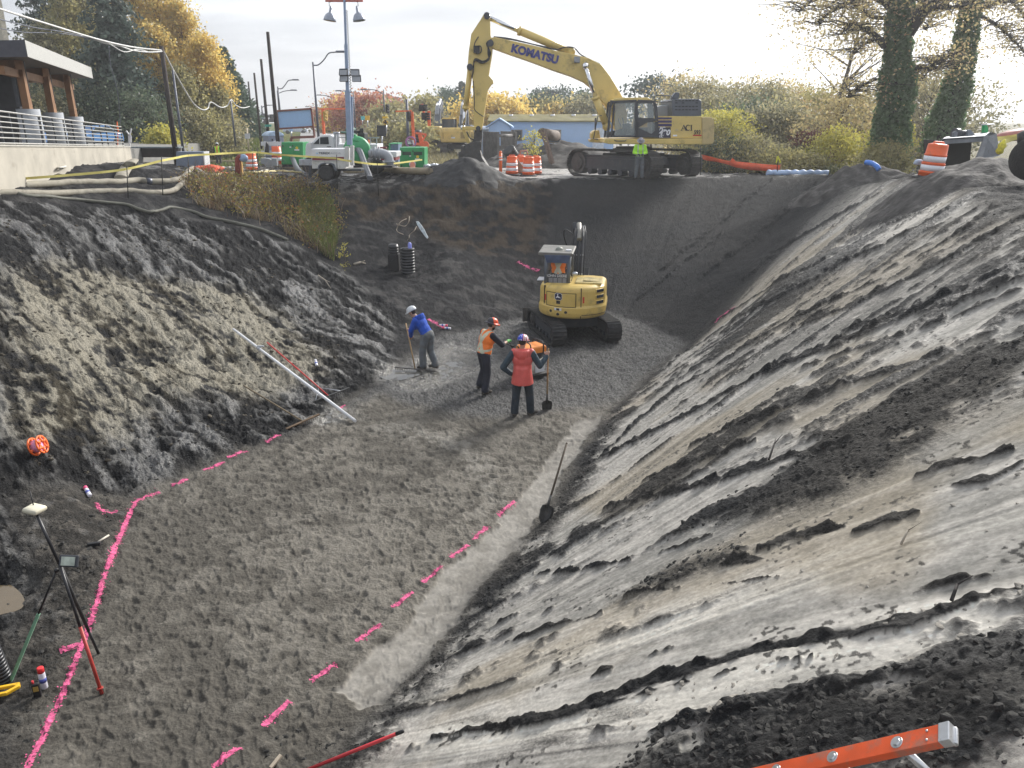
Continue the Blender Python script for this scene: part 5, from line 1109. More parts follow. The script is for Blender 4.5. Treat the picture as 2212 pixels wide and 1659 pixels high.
g = G(83,1506); t = thing('pocket_radio', 'black hand-held device standing beside the white paint can', 'radio', g, R(20)); m = MB(); m.box((0,0,.09), (.075,.05,.18)); m.build('case', BLK, t, bevel=.012); m = MB(); m.box((0,-.027,.12), (.05,.004,.06)); m.build('display', mat('gold_print', (.45,.30,.08), .4), t); m = MB(); m.cyl((-.02,0,.18), (-.02,0,.215), .012, n=8); m.build('knob', mat('cap_red', (.7,.05,.06)), t)
# GNSS rover on a tripod
def rover():
    c = P(225,1490)*0; f3 = onground(P(219,1494)); f2 = onground(P(213,1412)); f1 = onground(P(22,1470)); hd = PY(130,1222, f3.y+.25); ant = PY(75,1102, hd.y+.10)
    t = thing('survey_rover', 'survey antenna on a tripod with green, red and black legs', 'survey tool', f3)
    m = mbw(t); m.cyl(f3-(f3-hd).normalized()*.0, f3.lerp(hd, .53), .019, n=10); m.cyl(f3.lerp(hd,.04), f3.lerp(hd,.05), .035, n=10); m.build('leg', mat('leg_red', (.45,.05,.04), .45, var=.15), t)
    m = mbw(t); m.cyl(f3.lerp(hd, .53), hd, .016, n=10); m.cyl(hd, ant, .017, n=10); m.build('centre_pole', mat('carbon', (.03,.03,.035), .35), t)
    m = mbw(t); m.cyl(f2, f2.lerp(hd,.28), .016, n=10); m.cyl(f2.lerp(hd,.28), hd, .019, n=10); m.build('leg', mat('leg_black', (.03,.03,.032), .5, dirt=.25), t)
    m = mbw(t); h1 = PY(122,1232, hd.y); m.bar(f1, f1.lerp(h1,.62), .035, .03); m.build('leg', mat('leg_green', (.20,.40,.27), .6, var=.15, dirt=.25), t)
    m = mbw(t); m.cyl(f1.lerp(h1,.62), h1, .012, n=8); m.ell(h1, (.025,)*3); m.build('leg_rod', BLK, t)
    m = mbw(t); m.lathe(ant, [(.01,-.02),(.09,-.02),(.105,0),(.10,.035),(.06,.05),(.001,.052)], 4, rot=rotm(R(8), R(8), R(35)), sx=1.15); m.build('antenna', mat('antenna_cream', (.68,.64,.50), .4, var=.06), t, bevel=.02)
    m = mbw(t); m.cyl(ant, ant+Vector((-.04,.05,.20)), .006, n=6); m.build('whip', BLK, t)
    m = mbw(t); c = PY(149,1212, hd.y-.05); rr = rotm(R(-28),0,R(-4)); m.box(c, (.21,.03,.125), rr); s_ = m.build('controller', CHAR, t, bevel=.012)
    m = mbw(t); m.box(c+rr @ Vector((0,-.017,.0)), (.15,.006,.092), rr); m.build('screen', mat('screen_glass', (.42,.47,.40), .12, var=.3, scale=12, spec=.8), s_)
    m = mbw(t); m.bar(hd, c+Vector((0,.02,0)), .03); m.build('bracket', BLK, t)
rover()
g = G(207,1180,.02); t = thing('hammer', 'small hammer lying by the pink corner on the pit floor', 'hammer', g); m = MB(); m.cyl((-.0,-.02,.03), (.10,.20,.05), .014, n=8); m.build('handle', mat('pale_handle', (.5,.47,.40), .6), t); m = MB(); m.box((0,-.03,.035), (.17,.055,.055), rotm(0,0,R(15))); m.build('head', BLK, t, bevel=.008)
g = G(10,1505,.02); t = thing('chalk_tool', 'flat yellow plastic tool cut off at the left edge of the floor', 'tool', g, R(18)); m = MB()
fr = [(-.4,-.06),(.05,-.07),(.16,.02),(.13,.07),(-.4,.08)]; m.prism([(a,b,.02) for a,b in fr[:2]+[(.03,-.035),(-.4,-.03)]], (0,0,0), (0,0,.04)); m.prism([(a,b,.02) for a,b in [(.05,-.07),(.16,.02),(.13,.07),(.09,.05),(.11,.025),(.03,-.035)]], (0,0,0), (0,0,.04)); m.prism([(a,b,.02) for a,b in [(.13,.07),(-.4,.08),(-.4,.045),(.09,.045)]], (0,0,0), (0,0,.04)); m.build('frame', mat('tool_yellow', (.85,.50,.03), .4), t, bevel=.008); m = MB(); m.bar((-.4,.0,.03), (-.05,.02,.05), .05, .03); m.build('blade', STEEL, t)
# corrugated pipe stub at the left edge
def corrugated(label, a, b, r, pitch, cat='pipe', name='corrugated_pipe', m0=None, open_top=True):
    a, b = Vector(a), Vector(b); L_ = (b-a).length; prof = []; z = 0
    while z < L_-pitch*.9:
        prof += [(r*.91,z),(r*.92,z+pitch*.30),(r,z+pitch*.42),(r,z+pitch*.85),(r*.92,z+pitch*.97)]; z += pitch
    t = thing(name, label, cat, a); m = MB(); rot = frame_to(b-a); m.lathe((0,0,0), prof+[(r*.86,L_)], 26, rot=rot); m.build('pipe_wall', m0 or CORR, t)
    m = MB(); m.cyl(rot @ Vector((0,0,L_-.004)), rot @ Vector((0,0,L_+.002)), r*.80, n=24); m.build('pipe_mouth', BLK, t); return t
q_ = onground(P(8,1470), -.05); corrugated('black corrugated pipe leaning at the left edge of the pit floor', q_, PY(-34,1372,q_.y-.02), .10, .042)
# risers in the hollow
SR = lambda cx, cy, y: PY((1450+cx/5.53)*.5486, (800+cy/5.53)*.5486, y)
a = SR(570,1440,27); a.z = ground(a.x, a.y)-.05; b = SR(870,1450,26.7); b.z = ground(b.x, b.y)-.05
t = corrugated('black corrugated riser with a blue pipe end rising from it', b, Vector((b.x, b.y, SR(870,980,26.7).z)), .25, .10, 'riser', 'corrugated_riser')
t2 = corrugated('shorter corrugated riser standing on a square black box', Vector((a.x, a.y, SR(570,1090,27).z)), Vector((a.x, a.y, SR(570,890,27).z)), .185, .085, 'riser', 'corrugated_riser')
m = mbw(t2); z0, z1 = a.z, SR(570,1095,27).z; m.box((a.x,a.y,(z0+z1)/2), (.38,.38,z1-z0)); m.build('riser_box', BLK, t2, bevel=.02)
t = thing('pipe_bend', 'blue rounded pipe end poking out of the tall corrugated riser', 'pipe', b); c = SR(905,960,26.7); m = mbw(t); m.tube([c-Vector((0,0,.3)), c, c+Vector((0,0,.12)), c+Vector((0,0,.17))], [.07,.07,.065,.03], n=14); m.build('pipe_wall', mat('pipe_lilac', (.25,.28,.72), .35), t)
t = thing('drain_cable', 'thin dark cable draped over the two corrugated risers', 'cable', b); m = mbw(t); m.tube(smooth_path([SR(370,1400,26.6), SR(560,1200,26.5), SR(640,1080,26.4), SR(760,985,26.4), SR(880,990,26.4)], 5), .012, n=6); m.build('cable_run', HOSE, t)
# broken pipe shell and roots in the back wall
g = SR(1150,580,28.6); t = thing('pipe_shell', 'torn pale piece of pipe hanging in the dark back wall', 'pipe', g); pts = [(1040,400),(1090,400),(1150,470),(1230,590),(1265,670),(1310,745),(1290,770),(1240,725),(1150,600),(1080,490)]
m = mbw(t); m.prism([SR(a_, b_, 28.6-.0005*a_*0-(b_-400)*.0006) for a_, b_ in pts], (0,-.03,0), (0,.03,0)); m.build('shell', mat('shell_white', (.55,.62,.66), .6, var=.25, scale=6, dirt=.3), t)
for lab, ps in (('pale root curling out of the back wall above the risers', [(895,290),(885,400),(830,480),(770,500),(610,450)]), ('thin root loop hanging left of the torn pipe', [(830,340),(700,410),(620,560),(650,630),(760,680)]), ('forked root below the torn pipe', [(1050,510),(1000,600),(900,690),(890,750),(850,810)])):
    g = SR(*ps[0], 28.7); t = thing('root', lab, 'root', g); m = mbw(t); m.tube(smooth_path([SR(*q_, 28.7-.25*(i_ % 2)-(q_[1]-300)*.0014) for i_, q_ in enumerate(ps)], 5), .014, n=6); m.build('root_strand', mat('root_pale', (.35,.30,.24), .8, var=.2), t)
# blade stick sheets of clay by the mound
g = SR(570,800,27.5)
# handles and ladder near the viewer
a, b = hit(872,1622), hit(690,1680); a = a+Vector((0,0,.22)); b = b+Vector((0,0,.12)); t = thing('tool_handle', 'red tool handle with a black end lying across the near slope', 'tool', b); d = (a-b).normalized(); m = mbw(t); m.cyl(b-d*.4, a-d*.07, .017, n=12); m.build('shaft', mat('handle_red', (.55,.04,.05), .35, var=.06, dirt=.1), t); m = mbw(t); m.cyl(a-d*.07, a, .0175, n=12); m.ell(a, (.0175,)*3); m.build('end_cap', BLK, t)
def ladder():
    top = PY(2035,1583, 2.3); d = (PY(1640,1672, 2.72)-top).normalized()
    n = Vector((.35,-.75,.55)); n = (n-d*n.dot(d)).normalized(); rung = d.cross(n).normalized()
    if rung.y > 0: rung = -rung
    t = thing('ladder', 'orange fibreglass ladder with aluminium rungs leaning on the near slope', 'ladder', top); LO = mat('ladder_orange', (.80,.11,.025), .42, var=.12, scale=8, dirt=.3, dirtcol=(.3,.2,.15)); AL = mat('aluminium', (.62,.63,.64), .3, .9, var=.1, scale=20, dirt=.15)
    nn = d.cross(rung).normalized(); nn = nn if nn.z > 0 else -nn
    mm = Matrix((rung, nn, d)).transposed()
    for s_ in (0, .40):
        m = mbw(t); c0 = top+rung*s_
        m.box(c0+d*1.5, (.006,.078,3.0), mm); sg = 1 if s_ == 0 else -1
        for q in (-1, 1): m.box(c0+d*1.5+rung*.016*sg+nn*q*.036, (.030,.006,3.0), mm)
        m.build('rail', LO, t, bevel=.002)
        m = mbw(t); m.box(c0-d*.01+rung*.012*sg, (.04,.082,.045), mm); m.cyl(c0-d*.03+rung*.03*sg-nn*.036, c0-d*.03+rung*.03*sg+nn*.036, .012, n=10); m.build('end_cap', AL, t, bevel=.006)
    for k in range(9):
        m = mbw(t); c0 = top+d*(.19+.305*k); m.cyl(c0-rung*.012, c0+rung*.41, .0165, n=14)
        m.cyl(c0-rung*.006, c0+rung*.004, .026, n=14); m.build('rung', AL, t)
    m = mbw(t)
    for q in (-.02, .02): m.ell(top+d*.06-rung*.004+nn*q, (.006,)*3, n=8)
    m.build('rivet', AL, t)
ladder()
# ------------------------------------------------------------------ equipment along the far rim
A_ = lambda cx, cy, y: PY(548.6+cx*.11242, 208.5+cy*.11242, y)
B_ = lambda cx, cy, y: PY(713.2+cx*.11408, 208.5+cy*.11408, y)
C_ = lambda cx, cy, y: PY(274.3+cx*.14879, 263.3+cy*.14879, y)
D_ = lambda cx, cy, y: PY(932.6+cx*.14879, 175.6+cy*.14879, y)
E_ = lambda cx, cy, y: PY(548.6+cx*.2480, cy*.2480, y)
L_ = lambda cx, cy, y: PY(cx*.248, cy*.248, y)
RR = lambda cx, cy, y: PY(1663.4+cx*.248, cy*.248, y)
BU = lambda cx, cy, y: PY(1398.9+cx*.248, cy*.248, y)
BK = lambda cx, cy, y: PY(1947.5+cx*.11955, 246.9+cy*.11955, y)
def flat(m, f, pts, y0, y1):
    """front outline read at depth y0, as thick as y1-y0"""
    m.prism([f(a, b, y0) for a, b in pts], (0,0,0), (0,y1-y0,0)); return m
def rect(m, f, x0, y0_, x1, y1_, d0, d1): return flat(m, f, [(x0,y0_),(x1,y0_),(x1,y1_),(x0,y1_)], d0, d1)
def wheel(t, c, r, w, axis=(0,1,0)):
    c = Vector(c); ax = Vector(axis).normalized(); R_ = frame_to(ax)
    m = mbw(t); m.lathe(c, [(r*.62,-w*.5),(r*.92,-w*.5),(r,-w*.32),(r,w*.32),(r*.92,w*.5),(r*.62,w*.5)], 24, rot=R_); o = m.build('tyre', RUB, t)
    m = mbw(t); m.lathe(c, [(r*.62,-w*.42),(r*.5,-w*.30),(r*.2,-w*.32),(r*.18,-w*.46),(.001,-w*.46)], 20, rot=R_); m.lathe(c, [(r*.62,w*.42),(r*.2,w*.3),(.001,w*.3)], 20, rot=R_); m.build('rim', mat('rim_grey', (.12,.12,.13), .45, .5, var=.2), o)
def light_tower():
    y = 32.9; base = onground(A_(1390,1590,y)); t = thing('light_tower', 'white trailer light tower with two bell lamps on its tall mast', 'light tower', base)
    m = mbw(t); flat(m, A_, [(1090,1035),(1095,1005),(1735,1003),(1745,1040),(1740,1240),(1108,1240)], y, y+1.25); b = m.build('cabinet', WHITE, t, bevel=.03)
    m = mbw(t); flat(m, A_, [(1108,1242),(1745,1242),(1755,1395),(1560,1395),(1520,1310),(1470,1288),(1330,1288),(1270,1310),(1235,1385),(1115,1385)], y+.02, y+1.2); m.build('skirt', DWHITE, t, bevel=.02)
    m = mbw(t); rect(m, A_, 1118, 1160, 1728, 1225, y-.006, y+.3); m.build('stripe', mat('stripe_maroon', (.22,.04,.06), .5), b)
    q = A_(1445,1090,y-.01); 
    text('lettering', 'TEREX', mat('letter_charcoal', (.08,.09,.12), .5), b, A_(1352,1090,y-.008)-base, (R(90),0,0), .115, bold=.004, sx=1.35); text('lettering', 'AMIDA', mat('letter_thin', (.25,.28,.34), .5), b, A_(1570,1092,y-.008)-base, (R(90),0,0), .11, bold=-.002, sx=1.25)
    m = mbw(t); rect(m, A_, 1190, 1078, 1235, 1108, y-.006, y+.2); m.build('logo_square', mat('logo_pale', (.45,.6,.75), .5), b)
    m = mbw(t); flat(m, A_, [(1225,1395),(1235,1330),(1275,1288),(1330,1272),(1470,1272),(1525,1300),(1560,1380),(1578,1430),(1558,1430),(1505,1315),(1460,1292),(1335,1292),(1290,1310),(1252,1340),(1245,1395)], y-.16, y+.1); m.build('mudguard', mat('mudguard_grey', (.12,.14,.17), .5), t)
    c = A_(1390,1465,y-.05); wheel(t, c, .325, .2); c2 = c+Vector((0,1.3,0)); wheel(t, c2, .325, .2)
    m = mbw(t); rect(m, A_, 1570, 1395, 2060, 1432, y+.2, y+.9); m.build('chassis', CHAR, t, bevel=.01); m = mbw(t); m.bar(A_(1080,1330,y+.1), A_(1080,1560,y+.1), .1); m.build('jack_leg', CHAR, t)
    m = mbw(t); rect(m, B_, 275, 945, 345, 1330, y, y+.2); rect(m, B_, 375, 930, 440, 1300, y, y+.2); m.build('mast_cradle', DWHITE, t, bevel=.015)
    MASTM = mat('mast_blue_grey', (.30,.38,.52), .4, .3, var=.08)
    m = mbw(t); m.bar(A_(1840,930,y+.25), PY(751,195,y+.25), .20, .2); m.build('mast', MASTM, t, bevel=.01)
    m = mbw(t); m.bar(B_(405,790,y+.45), B_(395,0,y+.45), .15, .15); m.build('mast', MASTM, t, bevel=.01)
    m = mbw(t); m.bar(PY(751,195,y+.3), PY(747.5,95,y+.3), .13); m.bar(PY(747.5,95,y+.3), PY(744,-4,y+.3), .09); m.build('mast', MASTM, t, bevel=.01)
    hp = [PY(756-9*(i/60)+(1.6 if i % 2 else -1.6)+2, 200-178*(i/60), y+.2) for i in range(61)]
    m = mbw(t); m.tube(hp, .018, n=5); m.build('coiled_cable', mat('coil_grey', (.12,.12,.12), .5), t)
    m = mbw(t); m.bar(PY(703,2,y+.3), PY(784,2,y+.3), .07); m.build('crossbar', mat('bar_orange', (.45,.10,.06), .5), t)
    for u in (713, 775):
        c = PY(u, 38, y+.3); rr = rotm(0, R(8 if u < 740 else -8), 0); m = mbw(t); m.lathe(c, [(.245,-.12),(.25,-.10),(.23,-.02),(.18,.09),(.11,.16),(.06,.18),(.05,.34),(.03,.42)], 20, rot=rr, sx=1); l = m.build('bell_lamp', mat('lamp_grey', (.33,.36,.42), .35, .4), t)
        m = mbw(t); m.lathe(c, [(.235,-.125),(.2,-.115),(.01,-.10)], 20, rot=rr); m.build('lens', DGLASS, l); m = mbw(t); m.tube([c+Vector((0,0,.40)), c+Vector((.0,0,.55)), PY(u+(8 if u < 740 else -8), 3, y+.3)], .015, n=6); m.build('lamp_bracket', CHAR, l)
    for (a, b) in ((780,628),(785,682),(880,632),(893,683)):
        c = E_(a,b,y+.2); m = mbw(t); m.box(c, (.36,.08,.26), rotm(R(-20),0,R(12 if a > 820 else -12))); l = m.build('led_lamp', CHAR, t, bevel=.01); m = mbw(t); m.box(c+Vector((0,-.05,-.02)), (.30,.02,.2), rotm(R(-20),0,R(12 if a > 820 else -12))); m.build('led_face', CONCG, l)
    m = mbw(t); m.bar(E_(775,655,y+.3), E_(900,655,y+.3), .05); m.build('lamp_arm', CHAR, t)
light_tower()
def pump_box(lab, f, x0, y0, x1, y1, d, depth, side, vents=False, tagc=True):
    base = onground(f((x0+x1)/2, y1+60, d)); t = thing('pump_enclosure', lab, 'pump', base, 0)
    m = mbw(t); rect(m, f, x0, y0, x1, y1, d, d+depth); b = m.build('housing', GREEN, t, bevel=.02)
    mid = (x0+x1)/2
    for a, c in ((x0+(x1-x0)*.05, mid-3), (mid+3, x1-(x1-x0)*.05)):
        m = mbw(t); rect(m, f, a, y0+25, c, y1-12, d-.03, d+.1); dr = m.build('door', GREEN, t, bevel=.01)
        if vents: m = mbw(t); rect(m, f, a+25, y0+80, c-20, y0+145, d-.04, d); m.build('vent', mat('vent_black', (.02,.05,.03), .6), dr)
        m = mbw(t)
        for q in (.12, .85): m.box(f(a+12, y0+25+(y1-y0-37)*q, d-.04), (.05,.03,.09))
        m.build('hinge', BLK, dr)
    m = mbw(t); c = f(x0+(x1-x0)*.72, y0+(110 if not vents else 175), d-.045); m.lathe(c, [(.075,-.004),(.075,.004)], 10, rot=rotm(R(90),0,0)); m.build('sun_logo', mat('logo_yellow', (.75,.6,.05), .5), b)
    m = mbw(t); m.box(f(x0+(x1-x0)*.72, y0+(148 if not vents else 222), d-.04), (.26,.01,.07)); m.box(f(x0+(x1-x0)*.42, y0+(95 if not vents else 160), d-.04), (.09,.01,.06)); m.build('sticker', WHITE, b)
    m = mbw(t); rect(m, f, x0+15, y1, x1-10, y1+55, d+.08, d+depth); m.build('skid', CHAR, t)
    return t
pump_box('green pump enclosure behind the left end of the light tower', A_, 525, 878, 940, 1305, 44, 1.3, 60)
pump_box('green pump enclosure with two vents, right of the light tower', B_, 1320, 965, 1785, 1385, 40.5, 1.6, 50, True)
t = thing('pump_enclosure', 'grey and green pump enclosure half hidden behind the vented one', 'pump', onground(B_(1200,1200,44))); m = mbw(t); rect(m, B_, 1120, 895, 1290, 1250, 44, 45.4); m.build('housing', mat('pump_slate', (.13,.19,.30), .5), t, bevel=.02); m = mbw(t); rect(m, B_, 1110, 885, 1135, 1250, 43.9, 45.5); rect(m, B_, 1136, 885, 1290, 900, 43.9, 45.5); m.build('frame', LGREEN, t)
def green_pump():
    y = 36.2; base = onground(B_(560,1400,y)); t = thing('water_pump', 'bright green cast pump with a grey elbow pipe, on its trailer', 'pump', base)
    m = mbw(t); c = B_(510,1010,y)
    m.lathe(c, [(.2,-.3),(.52,-.28),(.60,-.1),(.60,.1),(.52,.28),(.2,.3)], 22, rot=rotm(R(90),0,R(15))); m.cyl(c, B_(470,860,y), .26, .2, n=16); m.cyl(B_(470,860,y), B_(480,770,y), .24, n=16); m.cyl(B_(475,835,y), B_(476,815,y), .34, n=16); m.cyl(B_(540,1010,y), B_(740,1085,y), .24, .18, n=16); m.cyl(B_(620,1050,y), B_(628,1053,y), .30, n=16); m.box(B_(500,1140,y), (.7,.5,.3)); m.cyl(B_(440,720,y),B_(440,760,y), .16, n=12)
    m.build('pump_casing', LGREEN, t)
    m = mbw(t); rect(m, B_, 285, 595, 420, 880, y+.5, y+1.3); m.cyl(B_(300,660,y+.5), B_(300,700,y+.5), .25, n=14); m.build('fuel_tank', mat('tank_green', (.12,.22,.17), .5), t, bevel=.03)
    m = mbw(t); rect(m, B_, 520, 690, 650, 890, y+.3, y+1.2); m.cyl(B_(590,600,y+.5), B_(590,780,y+.5), .09, n=10); m.cyl(B_(480,690,y+.5), B_(480,640,y+.5), .2, n=12); m.bar(B_(610,600,y+.4), B_(610,900,y+.4), .1); m.build('engine', BLK, t, bevel=.03)
    m = mbw(t); m.tube(smooth_path([B_(740,1085,y), B_(830,1075,y), B_(960,1080,y), B_(1060,1110,y), B_(1110,1180,y), B_(1115,1290,y)], 4), .21, n=14)
    for p_, q_ in (((850,1075),(866,1075)),((1110,1225),(1112,1245)),((930,1078),(942,1078))): m.cyl(B_(*p_,y), B_(*q_,y), .29, n=16)
    m.build('elbow_pipe', CONCG, t)
    m = mbw(t); rect(m, B_, 440, 1310, 1180, 1350, y+.1, y+1.3); rect(m, B_, 460, 1190, 700, 1300, y+.2, y+1.1); m.build('skid', CHAR, t)
    for a in (505, 540):
        h = thing('suction_hose', 'grey ribbed hose from the green pump down to the soil, %s of the pair' % ('left' if a == 505 else 'right'), 'hose', B_(a,1010,y-.5)); m = mbw(h); k = a-505; m.tube(smooth_path([B_(500+k,1000,y-.4), B_(540+k,1030,y-.6), B_(600+k,1180,y-1.2), B_(660+k,1350,y-2.0), B_(720+k,1500,y-2.6), B_(735+k,1545,y-2.9)], 5), .09, n=10); m.build('hose_run', HOSEG, h)
    return t
green_pump()
def pickup():
    y = 37.8; base = onground(A_(1300,1450,y)); t = thing('pickup_truck', 'white service pickup truck parked behind the light tower', 'pickup truck', base)
    F = lambda cx, cy, yy: A_(cx, cy, yy)
    m = mbw(t); flat(m, F, [(985,985),(1000,900),(1120,870),(1200,790),(1290,742),(1460,738),(1510,770),(1535,880),(1540,1000),(1540,1260),(985,1260)], y+.08, y+1.9); b = m.build('cab_body', WHITE, t, bevel=.06)
    m = mbw(t); flat(m, F, [(1135,915),(1200,850),(1265,785),(1425,775),(1440,915)], y+.05, y+.2); w_ = m.build('side_window', DGLASS, t, bevel=.01)
    m = mbw(t); rect(m, F, 1255, 785, 1268, 915, y+.03, y+.12); rect(m, F, 1065, 880, 1100, 1000, y-.1, y+.05); m.build('mirror', WHITE, t, bevel=.01)
    m = mbw(t); rect(m, F, 1400, 958, 1480, 970, y+.04, y+.1); m.build('handle', BLK, t)
    m = mbw(t); rect(m, B_, 140, 900, 300, 1060, y, y+1.8); rect(m, B_, 640, 905, 890, 1200, y, y+1.8); rect(m, B_, 890, 1045, 1255, 1150, y+.1, y+1.7); rect(m, B_, 300, 960, 640, 1200, y+.2, y+1.8); m.build('service_bed', WHITE, t, bevel=.03)
    m = mbw(t); rect(m, B_, 900, 1150, 1240, 1210, y+.1, y+1.5); rect(m, B_, 900, 955, 1060, 985, y+.2, y+.4); m.build('tail', mat('tail_maroon', (.25,.05,.06), .5, var=.2), t)
    m = mbw(t)
    for yy in (y+.1, y+1.7): m.bar(B_(640,780,yy), B_(925,780,yy), .05); m.bar(B_(140,770,yy), B_(300,775,yy), .05); [m.bar(B_(a,780,yy), B_(a,905,yy), .04) for a in (660,760,880)]
    m.build('ladder_rack', GALV, t)
    m = mbw(t)
    for a in (1530, 1590): rect(m, A_, a, 720, a+40, 1000, y+.15, y+.35); m.cyl(A_(a+22,680,y+.25), A_(a+22,725,y+.25), .08, n=10)
    m.build('gas_cylinder', GALV, t)
    for a in (1080, 2350): wheel(t, A_(a,1330,y+.1), .38, .25)
    q = A_(1370,965,y+.75); J = stand(pelvis=(0,0,.62), chest=(0,.0,.92), neck=(0,.0,1.14), head=(0,.02,1.27), shL=(-.19,0,1.06), shR=(.19,0,1.06), elL=(-.22,.1,.8), elR=(.22,.1,.8), wrL=(-.15,.32,.78), wrR=(.15,.32,.78), hipL=(-.1,0,.6), hipR=(.1,0,.6), knL=(-.1,.4,.6), knR=(.1,.4,.6), anL=(-.1,.45,.25), anR=(.1,.45,.25))
pickup()
def toilet():
    c = onground(A_(405,1180,57)); t = thing('portable_toilet', 'grey portable toilet with a rounded pale blue roof', 'portable toilet', c, R(38))
    m = MB(); m.box((0,0,1.0), (1.1,1.1,2.0)); b = m.build('cabin', mat('toilet_grey', (.26,.29,.37), .5, var=.06), t, bevel=.04)
    m = MB(); m.prism([(x, -.6, z) for x, z in [(-.6,2.0),(-.58,2.1),(-.35,2.26),(0,2.33),(.35,2.26),(.58,2.1),(.6,2.0)]], (0,0,0), (0,1.2,0)); m.build('roof', mat('toilet_roof', (.45,.58,.74), .4), t, bevel=.03)
    m = MB(); m.box((0,-.56,1.0), (.8,.04,1.85)); d = m.build('door', mat('toilet_grey', (.26,.29,.37)), t, bevel=.02)
    m = MB(); m.lathe((0,-.585,1.55), [(.2,-.01),(.2,.01)], 20, rot=rotm(R(90),0,0), sx=1.5, sy=.8); m.build('logo_oval', WHITE, d)
    m = MB(); m.box((-.3,-.59,1.0), (.1,.03,.14)); m.box((-.3,-.59,1.75), (.1,.03,.14)); m.build('latch', BLK, d)
toilet()
def barricade(lab, f, x0, x1, yb, rows, d, mt):
    base = onground(f((x0+x1)/2, yb, d)); t = thing('barricade', lab, 'barricade', base)
    for a, b in rows: m = mbw(t); rect(m, f, x0, a, x1, b, d, d+.04); m.build('plank', mt, t, bevel=.005)
    m = mbw(t)
    for x in (x0+(x1-x0)*.2, x0+(x1-x0)*.8): m.bar(f(x, rows[0][0]-5, d+.08), f(x, yb, d+.3), .06); m.bar(f(x, rows[0][0]-5, d+.1), f(x, yb, d-.25), .05)
    m.build('stand', DWHITE, t)
barricade('white plank barricade in front of the portable toilet', A_, 132, 526, 1250, ((868,945),(1040,1100)), 50, WHITE)
m_ = mat('trash_black', (.015,.015,.018), .4, bump=.5)
t = thing('draped_bag', 'black bag hanging over the white barricade', 'bag', A_(240,945,49.8)); m = mbw(t); flat(m, A_, [(225,880),(245,870),(280,950),(285,1070),(265,1095),(215,1080),(200,1060),(215,960)], 49.75, 49.9); m.build('bag', m_, t, bevel=.03)
t = thing('water_pump', 'small grey pump on a frame below the white barricade', 'pump', onground(A_(285,1330,46))); m = mbw(t); c = A_(290,1275,46); m.cyl(c-Vector((0,.2,0)), c+Vector((0,.2,0)), .24, n=16); m.cyl(c-Vector((0,.26,0)), c-Vector((0,.2,0)), .12, n=12); m.box(c+Vector((-.25,.1,.1)), (.4,.4,.3)); m.box(c+Vector((.35,0,.05)), (.3,.3,.4)); m.build('pump_body', CONCG, t); m = mbw(t); m.tube([c+Vector((-.5,-.3,-.25)), c+Vector((-.5,-.3,.38)), c+Vector((.6,-.3,.38)), c+Vector((.6,-.3,-.25))], .025, n=6); m.build('frame', BLK, t)
t = thing('road_cone', 'orange and white channeliser cut by the green pump enclosure', 'barrel', onground(A_(455,1300,47))); m = mbw(t); m.lathe(A_(455,1300,47), [(.3,0),(.28,.5),(.26,1.0)], 16); m.build('drum_body', ORANGE, t); m = mbw(t); m.lathe(A_(455,1300,47), [(.292,.2),(.286,.38)], 16); m.lathe(A_(455,1300,47), [(.28,.55),(.275,.7)], 16); m.build('white_band', REFL, t)
for lab, a, b in (('white tank fittings at the trailer drawbar behind the pumps', 1040, 1260),): 
    t = thing('tank_fitting', lab, 'valve', onground(A_(a,1400,38))); c = A_(a,b,38); m = mbw(t); m.box(c, (.75,.5,.28)); m.cyl(c-Vector((.4,0,0)), c+Vector((.4,0,.05)), .13, n=12); m.cyl(c+Vector((0,0,-.5)), c, .09, n=10); m.build('casting', mat('fitting_grey', (.42,.45,.50), .4, .3), t, bevel=.02)
t = thing('hose_couplings', 'pale metal hose couplings heaped beside the vented pump enclosure', 'coupling', onground(B_(1930,1380,40)), 0, None); m = mbw(t)
for k in range(12): c = B_(1820+k*20+random.uniform(-8,8), 1350+random.uniform(-45,20), 40+random.uniform(-.3,.3)); m.cyl(c-Vector((.12,.05,0)), c+Vector((.12,.05,.04)), random.uniform(.06,.1), n=10)
m.build('coupling', mat('fitting_grey', (.42,.45,.5)), t)
t = thing('hose_elbow', 'pink-orange hose elbow coming out of the vented green enclosure', 'hose', B_(1560,1280,40.4)); m = mbw(t); m.tube(smooth_path([B_(1560,1270,40.6), B_(1560,1300,40.2), B_(1562,1360,40.0), B_(1555,1420,39.9)], 4), .135, n=14); m.build('hose_run', mat('hose_salmon', (.62,.22,.15), .6, var=.12), t); m = mbw(t); m.lathe(B_(1560,1285,40.35), [(.17,-.05),(.17,.05)], 16, rot=rotm(R(60),0,0)); m.build('collar', GALV, t)
t = thing('suction_hose', 'dark grey hose curving down from the left green enclosure', 'hose', A_(740,1195,43.8)); m = mbw(t); m.tube(smooth_path([A_(735,1185,44.1), A_(755,1215,43.6), A_(790,1310,42), A_(860,1420,40), A_(960,1490,38), A_(1020,1510,37)], 5), .13, n=10); m.build('hose_run', HOSEG, t)
